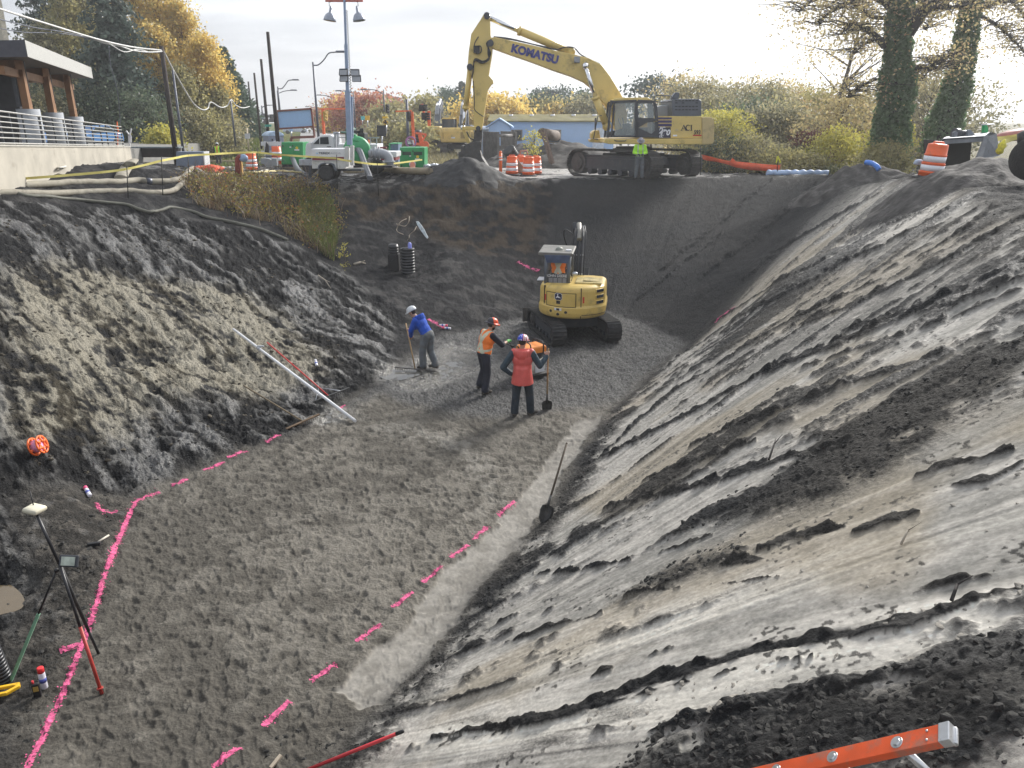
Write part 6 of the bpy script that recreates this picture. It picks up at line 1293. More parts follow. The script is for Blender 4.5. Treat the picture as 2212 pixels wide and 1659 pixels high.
# pipes and lay-flat hoses on the ground
def hose(lab, pts, r, mt=HOSEW, lift=.6, name='discharge_hose', n=5, bands=None, ry=None):
    P_ = []
    for p in pts: q = hit(*p) if len(p) == 2 else PY(*p); P_.append(q+Vector((0,0,r*lift)))
    t = thing(name, lab, 'hose', P_[0]); path = smooth_path(P_, n)
    for q in path: q.z = max(q.z, ground(q.x, q.y)+r*.35)
    m = mbw(t); m.tube(path, r, n=12, ry=ry); m.build('hose_run', mt, t)
    for k in bands or []:
        i = int(k*(len(path)-2)); a, b = path[i], path[i+1]; d = (b-a).normalized(); m = mbw(t); m.cyl(a-d*.09, a+d*.09, r*1.12, n=14); m.build('coupling', mat('band_dark', (.10,.11,.14), .4, .3), t)
    return t
hose('upper fat grey hose lying across the top of the left bank', [(-30,411),(60,405),(150,401),(250,399),(298,394),(330,397),(380,394),(402,383),(408,374)], .115, bands=[.62])
hose('lower fat grey hose lying just below its twin on the left bank', [(-30,425),(80,424),(180,420),(274,418),(330,421),(375,415),(400,397)], .10)
hose('thin dark hose draped along the crest of the left bank', [(-20,415),(60,428),(150,432),(232,440),(274,445),(300,454),(326,461),(350,457),(378,453),(420,460),(450,472),(500,482),(560,497),(600,512),(622,521)], .055, mat('hose_olive', (.13,.13,.105), .7, var=.2, scale=5, dirt=.3))
hose('flattened pale hose folding down below the concrete wall', [(303,337),(298,345),(286,357),(276,368),(268,380),(262,392)], .22, ry=.09)
hose('pale hose crumpled beside the steel plate', [(408,374),(418,366),(430,372),(445,383),(440,392),(420,396),(405,390)], .10)
hose('thin white hose lying below the concrete wall', [(0,385),(60,372),(110,366),(150,360),(200,349),(230,342)], .035, mat('white_hose', (.55,.53,.47), .7))
hose('long tan pipe lying behind the orange barrel on the rim', [(440,354),(520,354),(560,356),(600,361),(640,366),(668,368)], .16, mat('tan_pipe', (.30,.25,.17), .75, var=.15, scale=2, dirt=.3))
hose('long tan pipe lying on the rim under the light tower', [(742,374),(800,374),(860,374),(930,376)], .16, mat('tan_pipe', (.30,.25,.17)))
hose('yellowish flat hose lying near the rim edge', [(455,381),(500,378),(560,375),(600,372),(640,376),(665,373)], .07, mat('yellow_hose', (.52,.44,.20), .7, var=.15, dirt=.2))
hose('white and grey hose snaking behind the red standpipe', [(470,371),(500,362),(540,372),(580,368)], .05, mat('white_hose', (.55,.53,.47)))
# caution tape and its rods
TP = []
def tape_post(u, v0, v1, y, lab):
    b = onground(PY(u, v1, y)); t = thing('tape_post', lab, 'stake', b, 0, 'thin stakes carrying the caution tape'); m = mbw(t); m.cyl(b-Vector((0,0,.05)), PY(u-1, v0, b.y), .016, n=6); m.build('rod', mat('rod_black', (.02,.02,.02), .6), t); return b
ty = [(275,360,418,26.6,'thin tape stake in front of the folded pale hose'),(350,338,412,28.2,'thin tape stake before the fat grey hoses'),(407,331,392,30.5,'thin tape stake in front of the steel plate'),(557,319,390,34,'thin tape stake before the white barricade'),(546,318,372,36,'thin tape stake beside the orange barrel'),(728,334,395,32.2,'thin tape stake before the light tower mudguard'),(803,326,372,35,'thin tape stake before the grey elbow pipe'),(816,353,392,33.5,'short tape stake below the grey elbow pipe'),(2,425,478,21,'thin dark stake at the left end of the crest hose')]
for q in ty: tape_post(*q)
def ribbon(lab, pts, w=.075):
    P_ = [PY(*p) for p in pts]; path = smooth_path(P_, 6); t = thing('caution_tape', lab, 'tape', P_[0]); m = mbw(t)
    vs = []; fs = []
    for i, p in enumerate(path):
        tw = .35*math.sin(i*.7); vs += [p+Vector((0,tw*w*.5,w/2)), p-Vector((0,tw*w*.5,w/2)), p+Vector((0,-tw*w*.5+.003,-w/2)), p+Vector((0,tw*w*.5+.003,w/2))]
    for i in range(len(path)-1):
        k = i*4; fs += [(k,k+4,k+5,k+1),(k+3,k+2,k+6,k+7)]
    m.add(vs, fs, True); m.build('ribbon', TAPEY, t, fix=False)
ribbon('yellow tape sagging from the left edge to the stake by the fat hoses', [(-20,390,24),(60,385,24.5),(140,379,25),(220,372,26),(268,366,26.6),(310,357,27.4),(349,347,28.2)])
ribbon('yellow tape between the fat hoses and the white barricade', [(349,347,28.2),(380,341,29.4),(407,336,30.5),(460,333,31.8),(510,330,33),(557,329,34)])
ribbon('yellow tape running in front of the left green pump enclosure', [(557,329,34),(600,334,33.4),(660,338,32.8),(728,342,32.2)])
ribbon('yellow tape sagging from the light tower to the vented green enclosure', [(728,343,32.2),(763,349,33),(816,355,35),(861,352,37.5),(912,345,40.3)])
# barrels
def barrel(lab, base, tilt=(0,0,0), h=.95, worn=0, group=None):
    t = thing('traffic_barrel', lab, 'traffic barrel', base, 0, group, rot=tilt); O = ORANGE
    m = MB(); m.lathe((0,0,0), [(.295,.02),(.295,.16),(.30,.165),(.30,.185),(.28,.19),(.28,.38),(.285,.385),(.285,.405),(.265,.41),(.265,.60),(.27,.605),(.27,.62),(.252,.625),(.245,.82),(.235,.87),(.15,.885)], 26); b = m.build('drum_body', O, t)
    m = MB(); m.prism([(x, -.03, z) for x, z in [(-.16,.87),(-.12,.94),(.12,.94),(.16,.87),(.12,.87),(.1,.91),(-.1,.91),(-.12,.87)]], (0,0,0), (0,.06,0)); m.build('handle', O, t, bevel=.008)
    for z0, z1, r0 in ((.21,.355,.2835),(.43,.575,.268)): m = MB(); m.lathe((0,0,0), [(r0,z0),(r0,z1)], 26); m.build('white_band', REFL, t)
    m = MB(); m.lathe((0,0,0), [(.42,0),(.42,.04),(.36,.07),(.30,.075)], 22); m.build('base_ring', RUB, t); return t
b0 = onground(BK(500,1190,20.7)); b0.z -= .04
barrel('large tilted orange and white barrel before the empty steel bucket', b0, (R(3), R(4), 0))
for i, (cx, cy, d, lab) in enumerate([(1165,1365,38.2,'orange barrel nearest the striped post, before the tilted pipe'),(1405,1362,38.0,'dusty orange barrel between two brighter ones'),(1512,1350,39.4,'bright orange barrel nearest the wooden beam'),(1290,1330,40.2,'orange barrel standing behind the dusty one, mostly hidden')]):
    barrel(lab, onground(D_(cx, cy, d)))
barrel('small orange barrel by the red standpipe on the grassy rim', onground(C_(1808,600,40)))
barrel('distant orange barrel on the road beyond the service truck', onground(B_(705,670,75)))
t = thing('delineator_post', 'thin orange post with white bands left of the barrels', 'post', onground(D_(1000,1340,37.6))); m = mbw(t); q = D_(1000,1340,37.6); m.cyl(q, D_(999,1040,37.6), .075, .07, n=12); m.lathe(D_(999,1040,37.6), [(.07,0),(.05,.08),(.02,.09)], 12); m.build('tube', SORANGE, t); 
for a, b in ((1095,1110),(1130,1150)): m = mbw(t); m.cyl(D_(1000,b,37.6), D_(1000,a,37.6), .078, n=12); m.build('white_band', REFL, t)
corrugated('dark ribbed pipe end leaning above the orange barrels', D_(1195,1120,41), D_(1110,990,40.7), .34, .12)
t = thing('pipe_fitting', 'orange pipe fitting under the leaning ribbed pipe', 'pipe', D_(1160,1080,41)); m = mbw(t); m.cyl(D_(1195,1180,41), D_(1150,1030,40.9), .3, n=14); m.build('tube', mat('fitting_salmon', (.62,.25,.18), .6, var=.2), t)
t = thing('hopper_box', 'rusty steel hopper standing among the orange barrels', 'hopper', onground(D_(1290,1330,39.3))); m = mbw(t); flat(m, D_, [(1085,1090),(1420,1080),(1420,1330),(1085,1330)], 41.0, 41.6); flat(m, D_, [(1240,1110),(1335,1260),(1320,1320),(1245,1320)], 39.0, 39.4); m.build('plate', mat('hopper_rust', (.25,.17,.12), .8, var=.3, scale=3), t); m = mbw(t); m.tube([D_(1280,1075,41.1), D_(1290,1010,41.1), D_(1380,1005,41.1), D_(1395,1075,41.1)], .04, n=8); m.build('bail', mat('hopper_salmon', (.5,.24,.18), .6), t)
def trench_box():
    base = onground(D_(960,1060,58)); t = thing('trench_box', 'weathered steel trench box standing behind the excavator bucket', 'trench box', base); SM = mat('trench_steel', (.13,.125,.12), .75, var=.35, scale=2.5, dirt=.3)
    a, b, c = D_(745,760,58.5), D_(950,735,56), D_(1205,735,58.5)
    def pan(p, q, z0, z1, th): 
        d = (q-p).normalized(); n = Vector((-d.y, d.x, 0)); return [Vector((v.x, v.y, z))+n*k*th for k in (0,1) for v, z in ((p,z0),(q,z0),(q,z1),(p,z1))]
    z0 = base.z-.05
    m = mbw(t)
    for p, q in ((a,b),): m.add(pan(p,q,z0,b.z,.18), [(0,1,2,3),(7,6,5,4),(0,4,5,1),(1,5,6,2),(2,6,7,3),(3,7,4,0)])
    k = 14
    for i in range(k): q = a.lerp(b, (i+.5)/k); m.box((q.x-.02, q.y-.05, (z0+b.z)/2), (.05,.05,b.z-z0-.1))
    m.build('side_panel', SM, t)
    m = mbw(t); off = c-b; m.add(pan(a+off,b+off,z0,b.z,.18), [(0,1,2,3),(7,6,5,4),(0,4,5,1),(1,5,6,2),(2,6,7,3),(3,7,4,0)]); m.build('side_panel', SM, t)
    m = mbw(t); p1, p2 = b+Vector((.1,.1,-.25)), c+Vector((-.1,.1,-.25)); m.cyl(p1, p2, .11, n=12); m.cyl(p1-Vector((0,0,1.0)), p2-Vector((0,0,1.0)), .11, n=12); m.build('spreader', SM, t)
    m = mbw(t); h = (b.z-z0); m.box(((b.x+c.x)/2, (b.y+c.y)/2+.3, z0+h*.28), ((c.x-b.x), .1, h*.56)); m.build('end_panel', SM, t)
trench_box()
def empty_bucket():
    base = onground(BK(1300,800,23)); t = thing('digger_bucket', 'large empty steel bucket lying open behind the tilted barrel', 'bucket', base); SM = mat('bucket_grey', (.20,.22,.25), .5, .2, var=.25, scale=3, dirt=.25)
    y0, y1 = 22.6, 23.9
    m = mbw(t); lip = [BK(740,450,y0), BK(1500,400,y0), BK(1500,490,y0), BK(760,540,y0)]; m.prism(lip, (0,0,0), (0,.06,0)); m.prism([BK(740,450,y0), BK(800,415,y1), BK(1590,330,y1), BK(1500,400,y0)], (0,0,-.04), (0,0,.02)); m.build('lip', SM, t, bevel=.01)
    m = mbw(t); m.prism([BK(1500,400,y0), BK(1610,325,y0), BK(1700,345,y0+.5), BK(1760,740,y0+.6), BK(1600,800,y0+.2), BK(1390,800,y0)], (0,0,0), (.05,.03,0)); m.build('side_plate', SM, t, bevel=.01)
    m = mbw(t); m.prism([BK(1340,800,y0-.02), BK(1500,400,y0-.05), BK(1590,330,y0-.05), BK(1560,420,y0-.05), BK(1470,780,y0-.05)], (0,0,0), (0,.03,0)); m.build('edge_plate', mat('bucket_edge', (.30,.32,.35), .5, .2, var=.2), t)
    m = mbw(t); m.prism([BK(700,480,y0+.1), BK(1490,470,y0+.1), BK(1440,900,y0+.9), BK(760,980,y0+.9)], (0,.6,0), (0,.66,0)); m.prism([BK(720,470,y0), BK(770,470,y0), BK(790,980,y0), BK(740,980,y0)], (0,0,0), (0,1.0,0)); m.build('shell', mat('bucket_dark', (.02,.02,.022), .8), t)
    m = mbw(t); m.cyl(BK(985,365,23.4), BK(1230,345,23.4), .10, n=12); m.lathe(BK(985,365,23.4), [(.17,-.08),(.17,.08)], 16, rot=rotm(0,R(90),0)); m.build('pivot_pin', CHAR, t)
    m = mbw(t); flat(m, BK, [(1185,430),(1195,300),(1215,275),(1250,275),(1280,310),(1335,375),(1240,440)], 23.2, 23.3); m.build('ear', SM, t, bevel=.01); m = mbw(t); flat(m, BK, [(945,450),(940,330),(985,300),(1020,330),(1000,440)], 23.2, 23.3); m.build('ear', SM, t, bevel=.01)
empty_bucket()
t = thing('hand_tool', 'green upright tool with a T-handle behind the empty bucket', 'tool', onground(BK(1535,345,24))); m = mbw(t); flat(m, BK, [(1500,195),(1550,195),(1575,250),(1565,350),(1490,350)], 23.8, 23.95); m.build('body', mat('tool_green', (.03,.42,.14), .45), t, bevel=.02); m = mbw(t); m.cyl(BK(1435,190,23.85), BK(1672,182,23.85), .018, n=8); m.build('handle', GALV, t)
# machine edge at the right border, kayak-like float, yellow bags
t = thing('machine_tyre', 'black tyre of a machine cut off by the right border', 'tyre', onground(PY(2216,385,17.6))); m = mbw(t); c = PY(2238,342,17.6); m.lathe(c, [(.18,-.3),(.42,-.3),(.46,-.2),(.47,0),(.46,.2),(.42,.3),(.18,.3)], 22, rot=rotm(0,R(86),R(25))); m.build('tread', mat('tyre_black', (.014,.013,.013), .8, var=.3, bump=.5), t); m = mbw(t); m.lathe(PY(2222,300,17.9), [(.10,-.2),(.2,-.1),(.24,.1),(.1,.2)], 12); m.build('hub', BLK, t)
t = thing('float_hull', 'red and yellow long hull lying behind the right-hand soil heap', 'hull', onground(BK(1900,460,24))); m = mbw(t); m.loft([[BK(a,b,24)+Vector((0,w_*math.cos(q_),h_*math.sin(q_))) for q_ in np.linspace(0, 2*math.pi, 11)[:-1]] for a,b,w_,h_ in ((1672,445,.02,.02),(1760,410,.18,.10),(1950,390,.28,.16),(2150,365,.3,.18),(2400,355,.3,.18))]); m.build('hull', mat('hull_red', (.38,.14,.12), .5, var=.15), t); 
ribbon('yellow strap lying over the red hull', [(1947.5+1672*.11955,246.9+450*.11955,23.6),(1947.5+1900*.11955,246.9+425*.11955,23.6),(1947.5+2160*.11955,246.9+385*.11955,23.6)], .12)
ribbon('yellow tape slanting below the red hull', [(1947.5+1840*.11955,246.9+500*.11955,23.2),(1947.5+2000*.11955,246.9+450*.11955,23.2),(1947.5+2150*.11955,246.9+400*.11955,23.2)], .12)
t = thing('plastic_bag', 'yellow plastic bag beside the empty bucket', 'bag', onground(BK(1795,650,21.4))); m = mbw(t); m.lathe(BK(1795,610,21.4), [(.05,-.16),(.12,-.1),(.10,.0),(.13,.08),(.07,.17),(.02,.24)], 9, rot=rotm(.2,.15,0), sx=.8); m.build('film', mat('bag_yellow', (.75,.68,.05), .3, var=.25, scale=20, bump=.8), t)
t = thing('concrete_slab', 'broken grey slab lying in the mud right of the tilted barrel', 'slab', onground(BK(1600,920,19.4))); m = mbw(t); m.prism([BK(1390,920,19.3), BK(1480,890,19.6), BK(1700,910,19.8), BK(1920,960,19.5), BK(1830,990,19.2), BK(1560,985,19.1)], (0,0,-.05), (0,0,.05)); m.build('slab', mat('slab_grey', (.17,.165,.15), .85, var=.25), t, bevel=.02)
t = thing('pipe_bend', 'blue hose end arching out of the soil heap left of the barrel', 'hose', RR(900,1440,27)); m = mbw(t); m.tube(smooth_path([RR(835,1415,27.4), RR(880,1420,27.2), RR(925,1445,27), RR(950,1480,26.9)], 4), .085, n=12); m.build('hose_run', mat('blue_hose', (.06,.22,.70), .4), t)
t = thing('rag', 'pale blue and white rag half hidden left of the tilted barrel', 'rag', onground(BK(300,870,21))); m = mbw(t); m.ell(BK(310,860,21), (.12,.1,.07), n=10); m.ell(BK(270,880,21), (.09,.08,.05), n=8); m.build('cloth', mat('rag_pale', (.45,.52,.65), .8, bump=.6, var=.3), t)
def silt_fence():
    pts = [(470,1345,39),(520,1356,38.7),(600,1378,38.4),(660,1392,38),(720,1402,37.6),(740,1378,37.5),(770,1406,37.4),(900,1418,37.2),(1040,1432,36.9),(1160,1438,36.7)]
    bot = [(470,1385),(520,1400),(600,1410),(660,1425),(720,1440),(740,1450),(770,1460),(900,1482),(1040,1490),(1160,1492)]
    t = thing('barrier_mesh', 'orange plastic barrier mesh sagging beside the excavator track', 'barrier', BU(470,1385,39)); m = mbw(t); vs = []
    for (a, b, y), (c, d) in zip(pts, bot): p, q = BU(a,b,y), BU(c,d,y); vs += [p, q, q+Vector((0,.03,0)), p+Vector((0,.03,0))]
    m.loft([vs[i*4:i*4+4] for i in range(len(pts))], smooth=True); m.build('mesh_sheet', mat('mesh_orange', (.85,.13,.05), .5, var=.15, scale=3), t)
    m = mbw(t); p = BU(1162,1440,36.7); m.bar(p+Vector((0,0,-.55)), p+Vector((0,0,.05)), .05); m.build('post', WOOD, t)
silt_fence()
t = thing('sandbag_roll', 'long roll of blue and white sheeting lying at the foot of the bushes', 'sandbag', onground(BU(1050,1500,36.5))); m = mbw(t)
pt = [BU(1040+i*31, 1503+(4 if i % 2 else -2)+i*.2, 36.5) for i in range(18)]; m.tube(smooth_path(pt, 3), [.13+.015*math.sin(i*.9) for i in range(52)], n=9); m.build('sheeting', mat('sheeting_blue', (.42,.55,.78), .5, var=.35, scale=2.5), t)
for lab, cx, c0, c1, y, col in (('thin dark stake with a yellow ribbon before the bushes', 1130, 1350, 1505, 36.4, 1), ('thin dark rod beside the excavator track', 462, 1270, 1525, 35.2, 0)):
    b = BU(cx, c1, y); t = thing('survey_stake', lab, 'stake', b); m = mbw(t); m.cyl(b, BU(cx, c0, y), .018, n=6); m.build('rod', BLK, t)
    if col: m = mbw(t); flat(m, BU, [(1125,1360),(1140,1355),(1165,1415),(1150,1420),(1138,1380),(1125,1425),(1115,1420)], y-.03, y-.02); m.build('ribbon', mat('ribbon_yellow', (.75,.72,.05), .5), t)
# rim odds and ends left
t = thing('standpipe', 'rust-red standpipe with a bent top and blue coupling', 'standpipe', onground(C_(1610,790,33.5))); m = mbw(t); m.tube([C_(1612,790,33.5), C_(1605,600,33.5), C_(1605,540,33.5), C_(1625,512,33.5), C_(1660,508,33.5)], .105, n=12); m.build('riser', mat('pipe_rust', (.24,.05,.04), .6, var=.2), t); m = mbw(t); m.ell(C_(1690,525,33.5), (.2,.12,.16), n=10); m.build('coupling', mat('coupling_blue', (.30,.40,.58), .5), t); m = mbw(t); m.bar(C_(1640,560,33.7), C_(1655,760,33.7), .16); m.build('strap', mat('strap_ochre', (.45,.27,.08), .7), t)
t = thing('steel_plate', 'blue-grey sheet standing on edge below the dark low wall', 'sheet', onground(C_(915,665,38))); m = mbw(t); rect(m, C_, 713, 432, 1105, 668, 38, 38.5); m.build('sheet', mat('sheet_slate', (.20,.25,.34), .5, var=.06), t, bevel=.02); m = mbw(t); flat(m, C_, [(1100,440),(1118,430),(1135,640),(1120,655)], 37.95, 38.6); m.build('edge_strip', WHITE, t)
t = thing('mesh_heap', 'crumpled heap of orange safety netting by the blue-grey sheet', 'netting', onground(C_(1200,690,36))); m = mbw(t)
for k in range(9): m.ell(C_(1060+k*32, 680+8*math.sin(k*2.1), 36+.3*math.sin(k)), (.34,.3,.14+.05*math.sin(k*3)), n=9)
m.bar(C_(1250,715,35.6), C_(1475,750,35.4), .3, .06); o = m.build('netting', mat('net_orange', (.75,.13,.06), .8, var=.4, scale=14, bump=1), t); remesh(o, .05, 1)
# low dark wall
t = thing('dark_low_wall', 'low dark timber wall with a pale cap beyond the concrete wall', 'wall', onground(L_(1340,1330,44))); m = mbw(t); rect(m, L_, 1135, 1290, 1550, 1370, 44, 44.4); m.build('boards', DWOOD, t); m = mbw(t); rect(m, L_, 1130, 1279, 1555, 1291, 43.9, 44.5); m.build('cap', mat('cap_slate', (.22,.26,.28), .6), t)
# ------------------------------------------------------------------ left: terrace, wall, railing, pavilion
W0, W1 = PY(-60,314.5,21), PY(281,318,40)
def wpt(k, dz=0): q = W0.lerp(W1, k); return Vector((q.x, q.y, q.z+dz))
def kof(u):                                             # fraction along the wall seen at image column u
    d = ray(u, 318); a = math.atan2(d.x, d.y); lo, hi = 0, 1
    for _ in range(40):
        k = (lo+hi)/2; q = wpt(k); lo, hi = (k, hi) if math.atan2(q.x, q.y) < a else (lo, k)
    return lo
def left_side():
    dv = (W1-W0); dv.z = 0; dv.normalize(); nv = Vector((-dv.y, dv.x, 0))          # nv: away from the pit
    t = thing('retaining_wall', 'stained concrete retaining wall under the metal railing', 'wall', (W1.x, W1.y, ground(W1.x, W1.y)))
    m = mbw(t); n_ = 14
    for i in range(n_):
        a, b = wpt(i/n_), wpt((i+1)/n_); 
        m.add([a-Vector((0,0,2.2)), b-Vector((0,0,2.2)), b, a, a-Vector((0,0,2.2))+nv*.4, b-Vector((0,0,2.2))+nv*.4, b+nv*.4, a+nv*.4], [(0,1,2,3),(7,6,5,4),(3,2,6,7)])
    e = wpt(1); m.cyl(e-Vector((0,0,2.2))+nv*.2, e+nv*.2, .2, n=14); m.build('wall_face', CONC, t)
    m = mbw(t); m.bar(wpt(0,.012)+nv*.2, wpt(1,.012)+nv*.2, .46, .05); m.build('coping', mat('coping', (.45,.43,.38), .8, var=.1), t)
    # terrace behind it
    a, b = wpt(0,-.12)+nv*.4, wpt(1,-.12)+nv*.4; c, d = b+Vector((-6,26,-.3)), a+Vector((-26,14,0))
    m = MB(); m.add([a, b, c, d, a-Vector((0,0,3)), b-Vector((0,0,3)), c-Vector((0,0,3)), d-Vector((0,0,3))], [(0,1,2,3),(0,4,5,1),(1,5,6,2),(2,6,7,3),(3,7,4,0)]); o = m.build('pavement', mat('terrace_paving', (.22,.215,.20), .85, var=.15, scale=1), None); o['kind'] = 'structure'
    # railing
    ks = [kof(u*.248) for u in (-60,10,90,180,290,430,540,630,700,800,860,930,980,1050,1105)]
    h = [None]*2; top0 = PY(-60*.248, 234.5, wpt(ks[0]).y); H0 = top0.z-wpt(ks[0]).z; e1 = PY(268, 274, wpt(ks[-1]).y); H1 = e1.z-wpt(ks[-1]).z
    t = thing('metal_railing', 'galvanised railing with seven pipes on top of the concrete wall', 'railing', wpt(ks[0]))
    hh = lambda k: lerp(H0, H1, (k-ks[0])/(ks[-1]-ks[0]))
    for i, k in enumerate(ks):
        m = mbw(t); p = wpt(k)+nv*.15; r_ = .035 if i in (5, 8) else .024; m.bar(p, p+Vector((0,0,hh(k))), r_*2, r_*1.2); m.build('post', CHAR, t)
    for j in range(7):
        f = (j+.55)/6.55; m = mbw(t); m.tube([wpt(k, hh(k)*f)+nv*.12 for k in np.linspace(0, ks[-1], 9)], .027 if j == 6 else .021, n=7); m.build('rail', mat('rail_bright', (.62,.61,.58), .35, .7, var=.05), t)
    # pavilion
    t = thing('pavilion', 'flat-roofed timber pavilion on round concrete piers at the upper left', 'pavilion', (-20, 33, 1.6))
    r0, r1 = L_(238,480,27), L_(810,713,40); r1.z = r0.z; out = Vector((-16, 0, 0)); back = Vector((-16, 3.0, 0))
    fz = .50
    m = mbw(t); c = [r0, r1, r1+Vector((-14,9,0)), r0+Vector((-20,3,0))]
    m.add(c+[q+Vector((0,0,fz*.8)) for q in c], [(3,2,1,0),(4,5,6,7)]); rf = m.build('roof', mat('soffit', (.10,.075,.055), .7, var=.2), t)
    def fascia(p, q, mt):
        m = mbw(t); m.add([p, q, q+Vector((0,0,fz)), p+Vector((0,0,fz))]+[v+Vector((-.06,.06,0)) for v in (p, q, q+Vector((0,0,fz)), p+Vector((0,0,fz)))], [(0,1,2,3),(7,6,5,4),(3,2,6,7),(0,4,5,1),(0,3,7,4),(1,5,6,2)]); m.build('fascia', mt, rf)
    fascia(r0+Vector((.02,-.02,-.05)), r1+Vector((.02,.02,-.05)), mat('fascia_grey', (.42,.42,.40), .6, var=.05)); fascia(r0+Vector((-20,3,-.05)), r0+Vector((0,-.02,-.05)), mat('fascia_dark', (.07,.07,.085), .6))
    m = mbw(t)
    for k in (.12, .45, .78):
        q = r0.lerp(r1, k)+Vector((-.9,.3,-.16)); m.bar(q, q+Vector((-12,5,0)), .26, .3)
    m.bar(r0+Vector((-1.2,.4,-.42)), r1+Vector((-1.2,.2,-.42)), .22, .26); m.build('beam', TIMBER, t)
    for (px, pt, pb, y, w_) in ((190,560,955,29.5,1),(412,640,985,33.5,0),(600,700,1020,37.5,0)):
        a, b = L_(px+25,pb,y), L_(px,pt-40,y); a.x = b.x = (a.x+b.x)/2
        m = mbw(t); m.bar(a, b, .26, .22); ps = m.build('post', TIMBER, t, bevel=.01)
        if w_: m = mbw(t); m.bar(a+Vector((-.2,-.1,.1)), b+Vector((-.2,-.1,0)), .14, .18); m.build('steel_post', CHAR, ps)
        m = mbw(t); m.bar(b+Vector((.2,-.05,.2)), a.lerp(b,.22)+Vector((.22,-.05,0)), .025); m.build('rod', BLK, ps)
        m = mbw(t); c = a+Vector((0,0,.02)); m.cyl(Vector((c.x, c.y, c.z-1.9)), c, .38, n=22); m.build('pier', CONCG, t)
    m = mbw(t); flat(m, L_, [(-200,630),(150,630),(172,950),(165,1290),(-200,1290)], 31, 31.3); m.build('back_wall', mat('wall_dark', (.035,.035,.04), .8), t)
    t = thing('pale_tower_building', 'pale clad tall building cut off by the upper left corner', 'building', (PY(-40,300,55).x, 56, 0)); q0, q1 = PY(2,88,55), PY(10,88,58)
    rt = rotm(0,0,R(33)); pv = lambda x, y, z: Vector((q0.x+.5, 55, 0))+rt @ Vector((x, y, z))
    m = mbw(t); m.box(pv(-6,3,12), (12,6,24), rt); m.build('wall', mat('pale_cladding', (.50,.47,.38), .7, var=.04), t)
    m = mbw(t); m.box(pv(-.12,-.02,12), (.3,.1,24), rt); m.box(pv(-.8,-.02,12), (.15,.1,24), rt); m.build('trim', mat('pale_trim', (.58,.53,.42), .7), t); m = mbw(t); m.box(pv(-1.5,-.02,9.0), (.8,.08,1.6), rt); m.build('window', DGLASS, t)
left_side()
def car(lab, c, rz, colr, L=4.4, h=1.5, truck=False, cat='car', group=None):
    t = thing('parked_car', lab, cat, c, rz, group); k = L/4.4; m = MB(); pr = [(-2.2,.35),(-2.2,.75),(-1.7,.88),(-1.1,.95),(-.55,1.4),(.75,1.45),(1.5,1.0),(2.1,.92),(2.2,.6),(2.15,.35)]
    if truck: pr = [(-2.2,.4),(-2.2,.9),(-1.2,1.0),(-.7,1.65),(.4,1.7),(.6,1.05),(2.2,1.0),(2.2,.4)]
    m.prism([(x*k, -.85, z*h/1.5) for x, z in pr], (0,0,0), (0,1.7,0)); m.build('body', mat('car_'+'_'.join(str(int(v*99)) for v in colr), colr, .28, var=.04, coat=.4), t, bevel=.09)
    m = MB(); wn = [(-1.0,.96),(-.52,1.34),(.7,1.38),(1.3,1.0)] if not truck else [(-1.1,1.05),(-.66,1.58),(.34,1.62),(.45,1.08)]
    m.prism([(x*k, -.87, z*h/1.5) for x, z in wn], (0,0,0), (0,1.74,0)); m.build('window', DGLASS, t)
    for x in (-1.4, 1.4):
        for y in (-.8, .8): m = MB(); m.cyl((x*k,y-.11,.33), (x*k,y+.11,.33), .33, n=16); m.build('wheel', RUB, t)
    return t
def onT(u, v, y): q = PY(u, v, y); return q
car('bright blue car behind the railing', onT(203,318,56), R(78), (.07,.20,.45)); car('pale blue car parked behind the railing, farther right', onT(240,319,62), R(75), (.35,.45,.6)); car('white car partly behind the concrete piers', onT(132,320,54), R(80), (.6,.62,.66)); car('blue car glimpsed between the two nearer piers', onT(90,320,52), R(80), (.10,.22,.5))
t = thing('sign_stand', 'pale Y-shaped stand at the far end of the railing', 'stand', L_(1128,1275,46)); m = mbw(t); flat(m, L_, [(1115,1180),(1142,1180),(1142,1240),(1118,1240)], 46, 46.05); m.bar(L_(1130,1180,46), L_(1100,1140,46), .06); m.bar(L_(1130,1180,46), L_(1145,1120,46), .06); m.bar(L_(1130,1240,46), L_(1130,1290,46), .05); m.build('frame', WHITE, t)
t = thing('orange_pennant', 'orange pointed pennant behind the end of the railing', 'pennant', L_(1025,1150,45)); m = mbw(t); flat(m, L_, [(1013,1090),(1018,1058),(1032,1140),(1030,1150),(1020,1130)], 45, 45.05); m.bar(L_(1026,1150,45), L_(1026,1280,45), .03); m.build('cloth', SORANGE, t)
# ------------------------------------------------------------------ poles, wires, street furniture
def pole(lab, f, x0, y0, x1, y1, d, r, mt=DWOOD, name='utility_pole', cat='pole', group=None):
    b, a = f(x1, y1, d), f(x0, y0, d); a.x = b.x = (a.x+b.x)/2; t = thing(name, lab, cat, b, 0, group); m = mbw(t); m.cyl(b-Vector((0,0,1.2)), a, r*1.15, r*.85, n=10); m.build('shaft', mt, t); return a
ptop = pole('dark wooden pole carrying the white wires beside the golden trees', L_, 1418, 402, 1510, 1290, 44, .13)
pole('thin grey pole just right of the dark wooden pole', L_, 1508, 610, 1588, 1290, 46, .07, LPOLE)
pole('tallest bare dark pole, left of the blank billboard', E_, 119, 278, 200, 1140, 52, .12)
pole('second tallest bare dark pole in the row by the road', E_, 67, 515, 118, 1160, 62, .11)
pole('third bare dark pole in the row by the road', E_, 5, 635, 52, 1175, 72, .10)
pole('thin far pole standing before the dark conifers', L_, 2160, 710, 2190, 960, 85, .09)
pole('slim pole with wire insulators in front of the dark conifers', L_, 2012, 860, 2032, 1130, 62, .07, LPOLE)
pole('dark pole behind the red traffic light', B_, 1448, 50, 1478, 815, 62, .11, LPOLE)
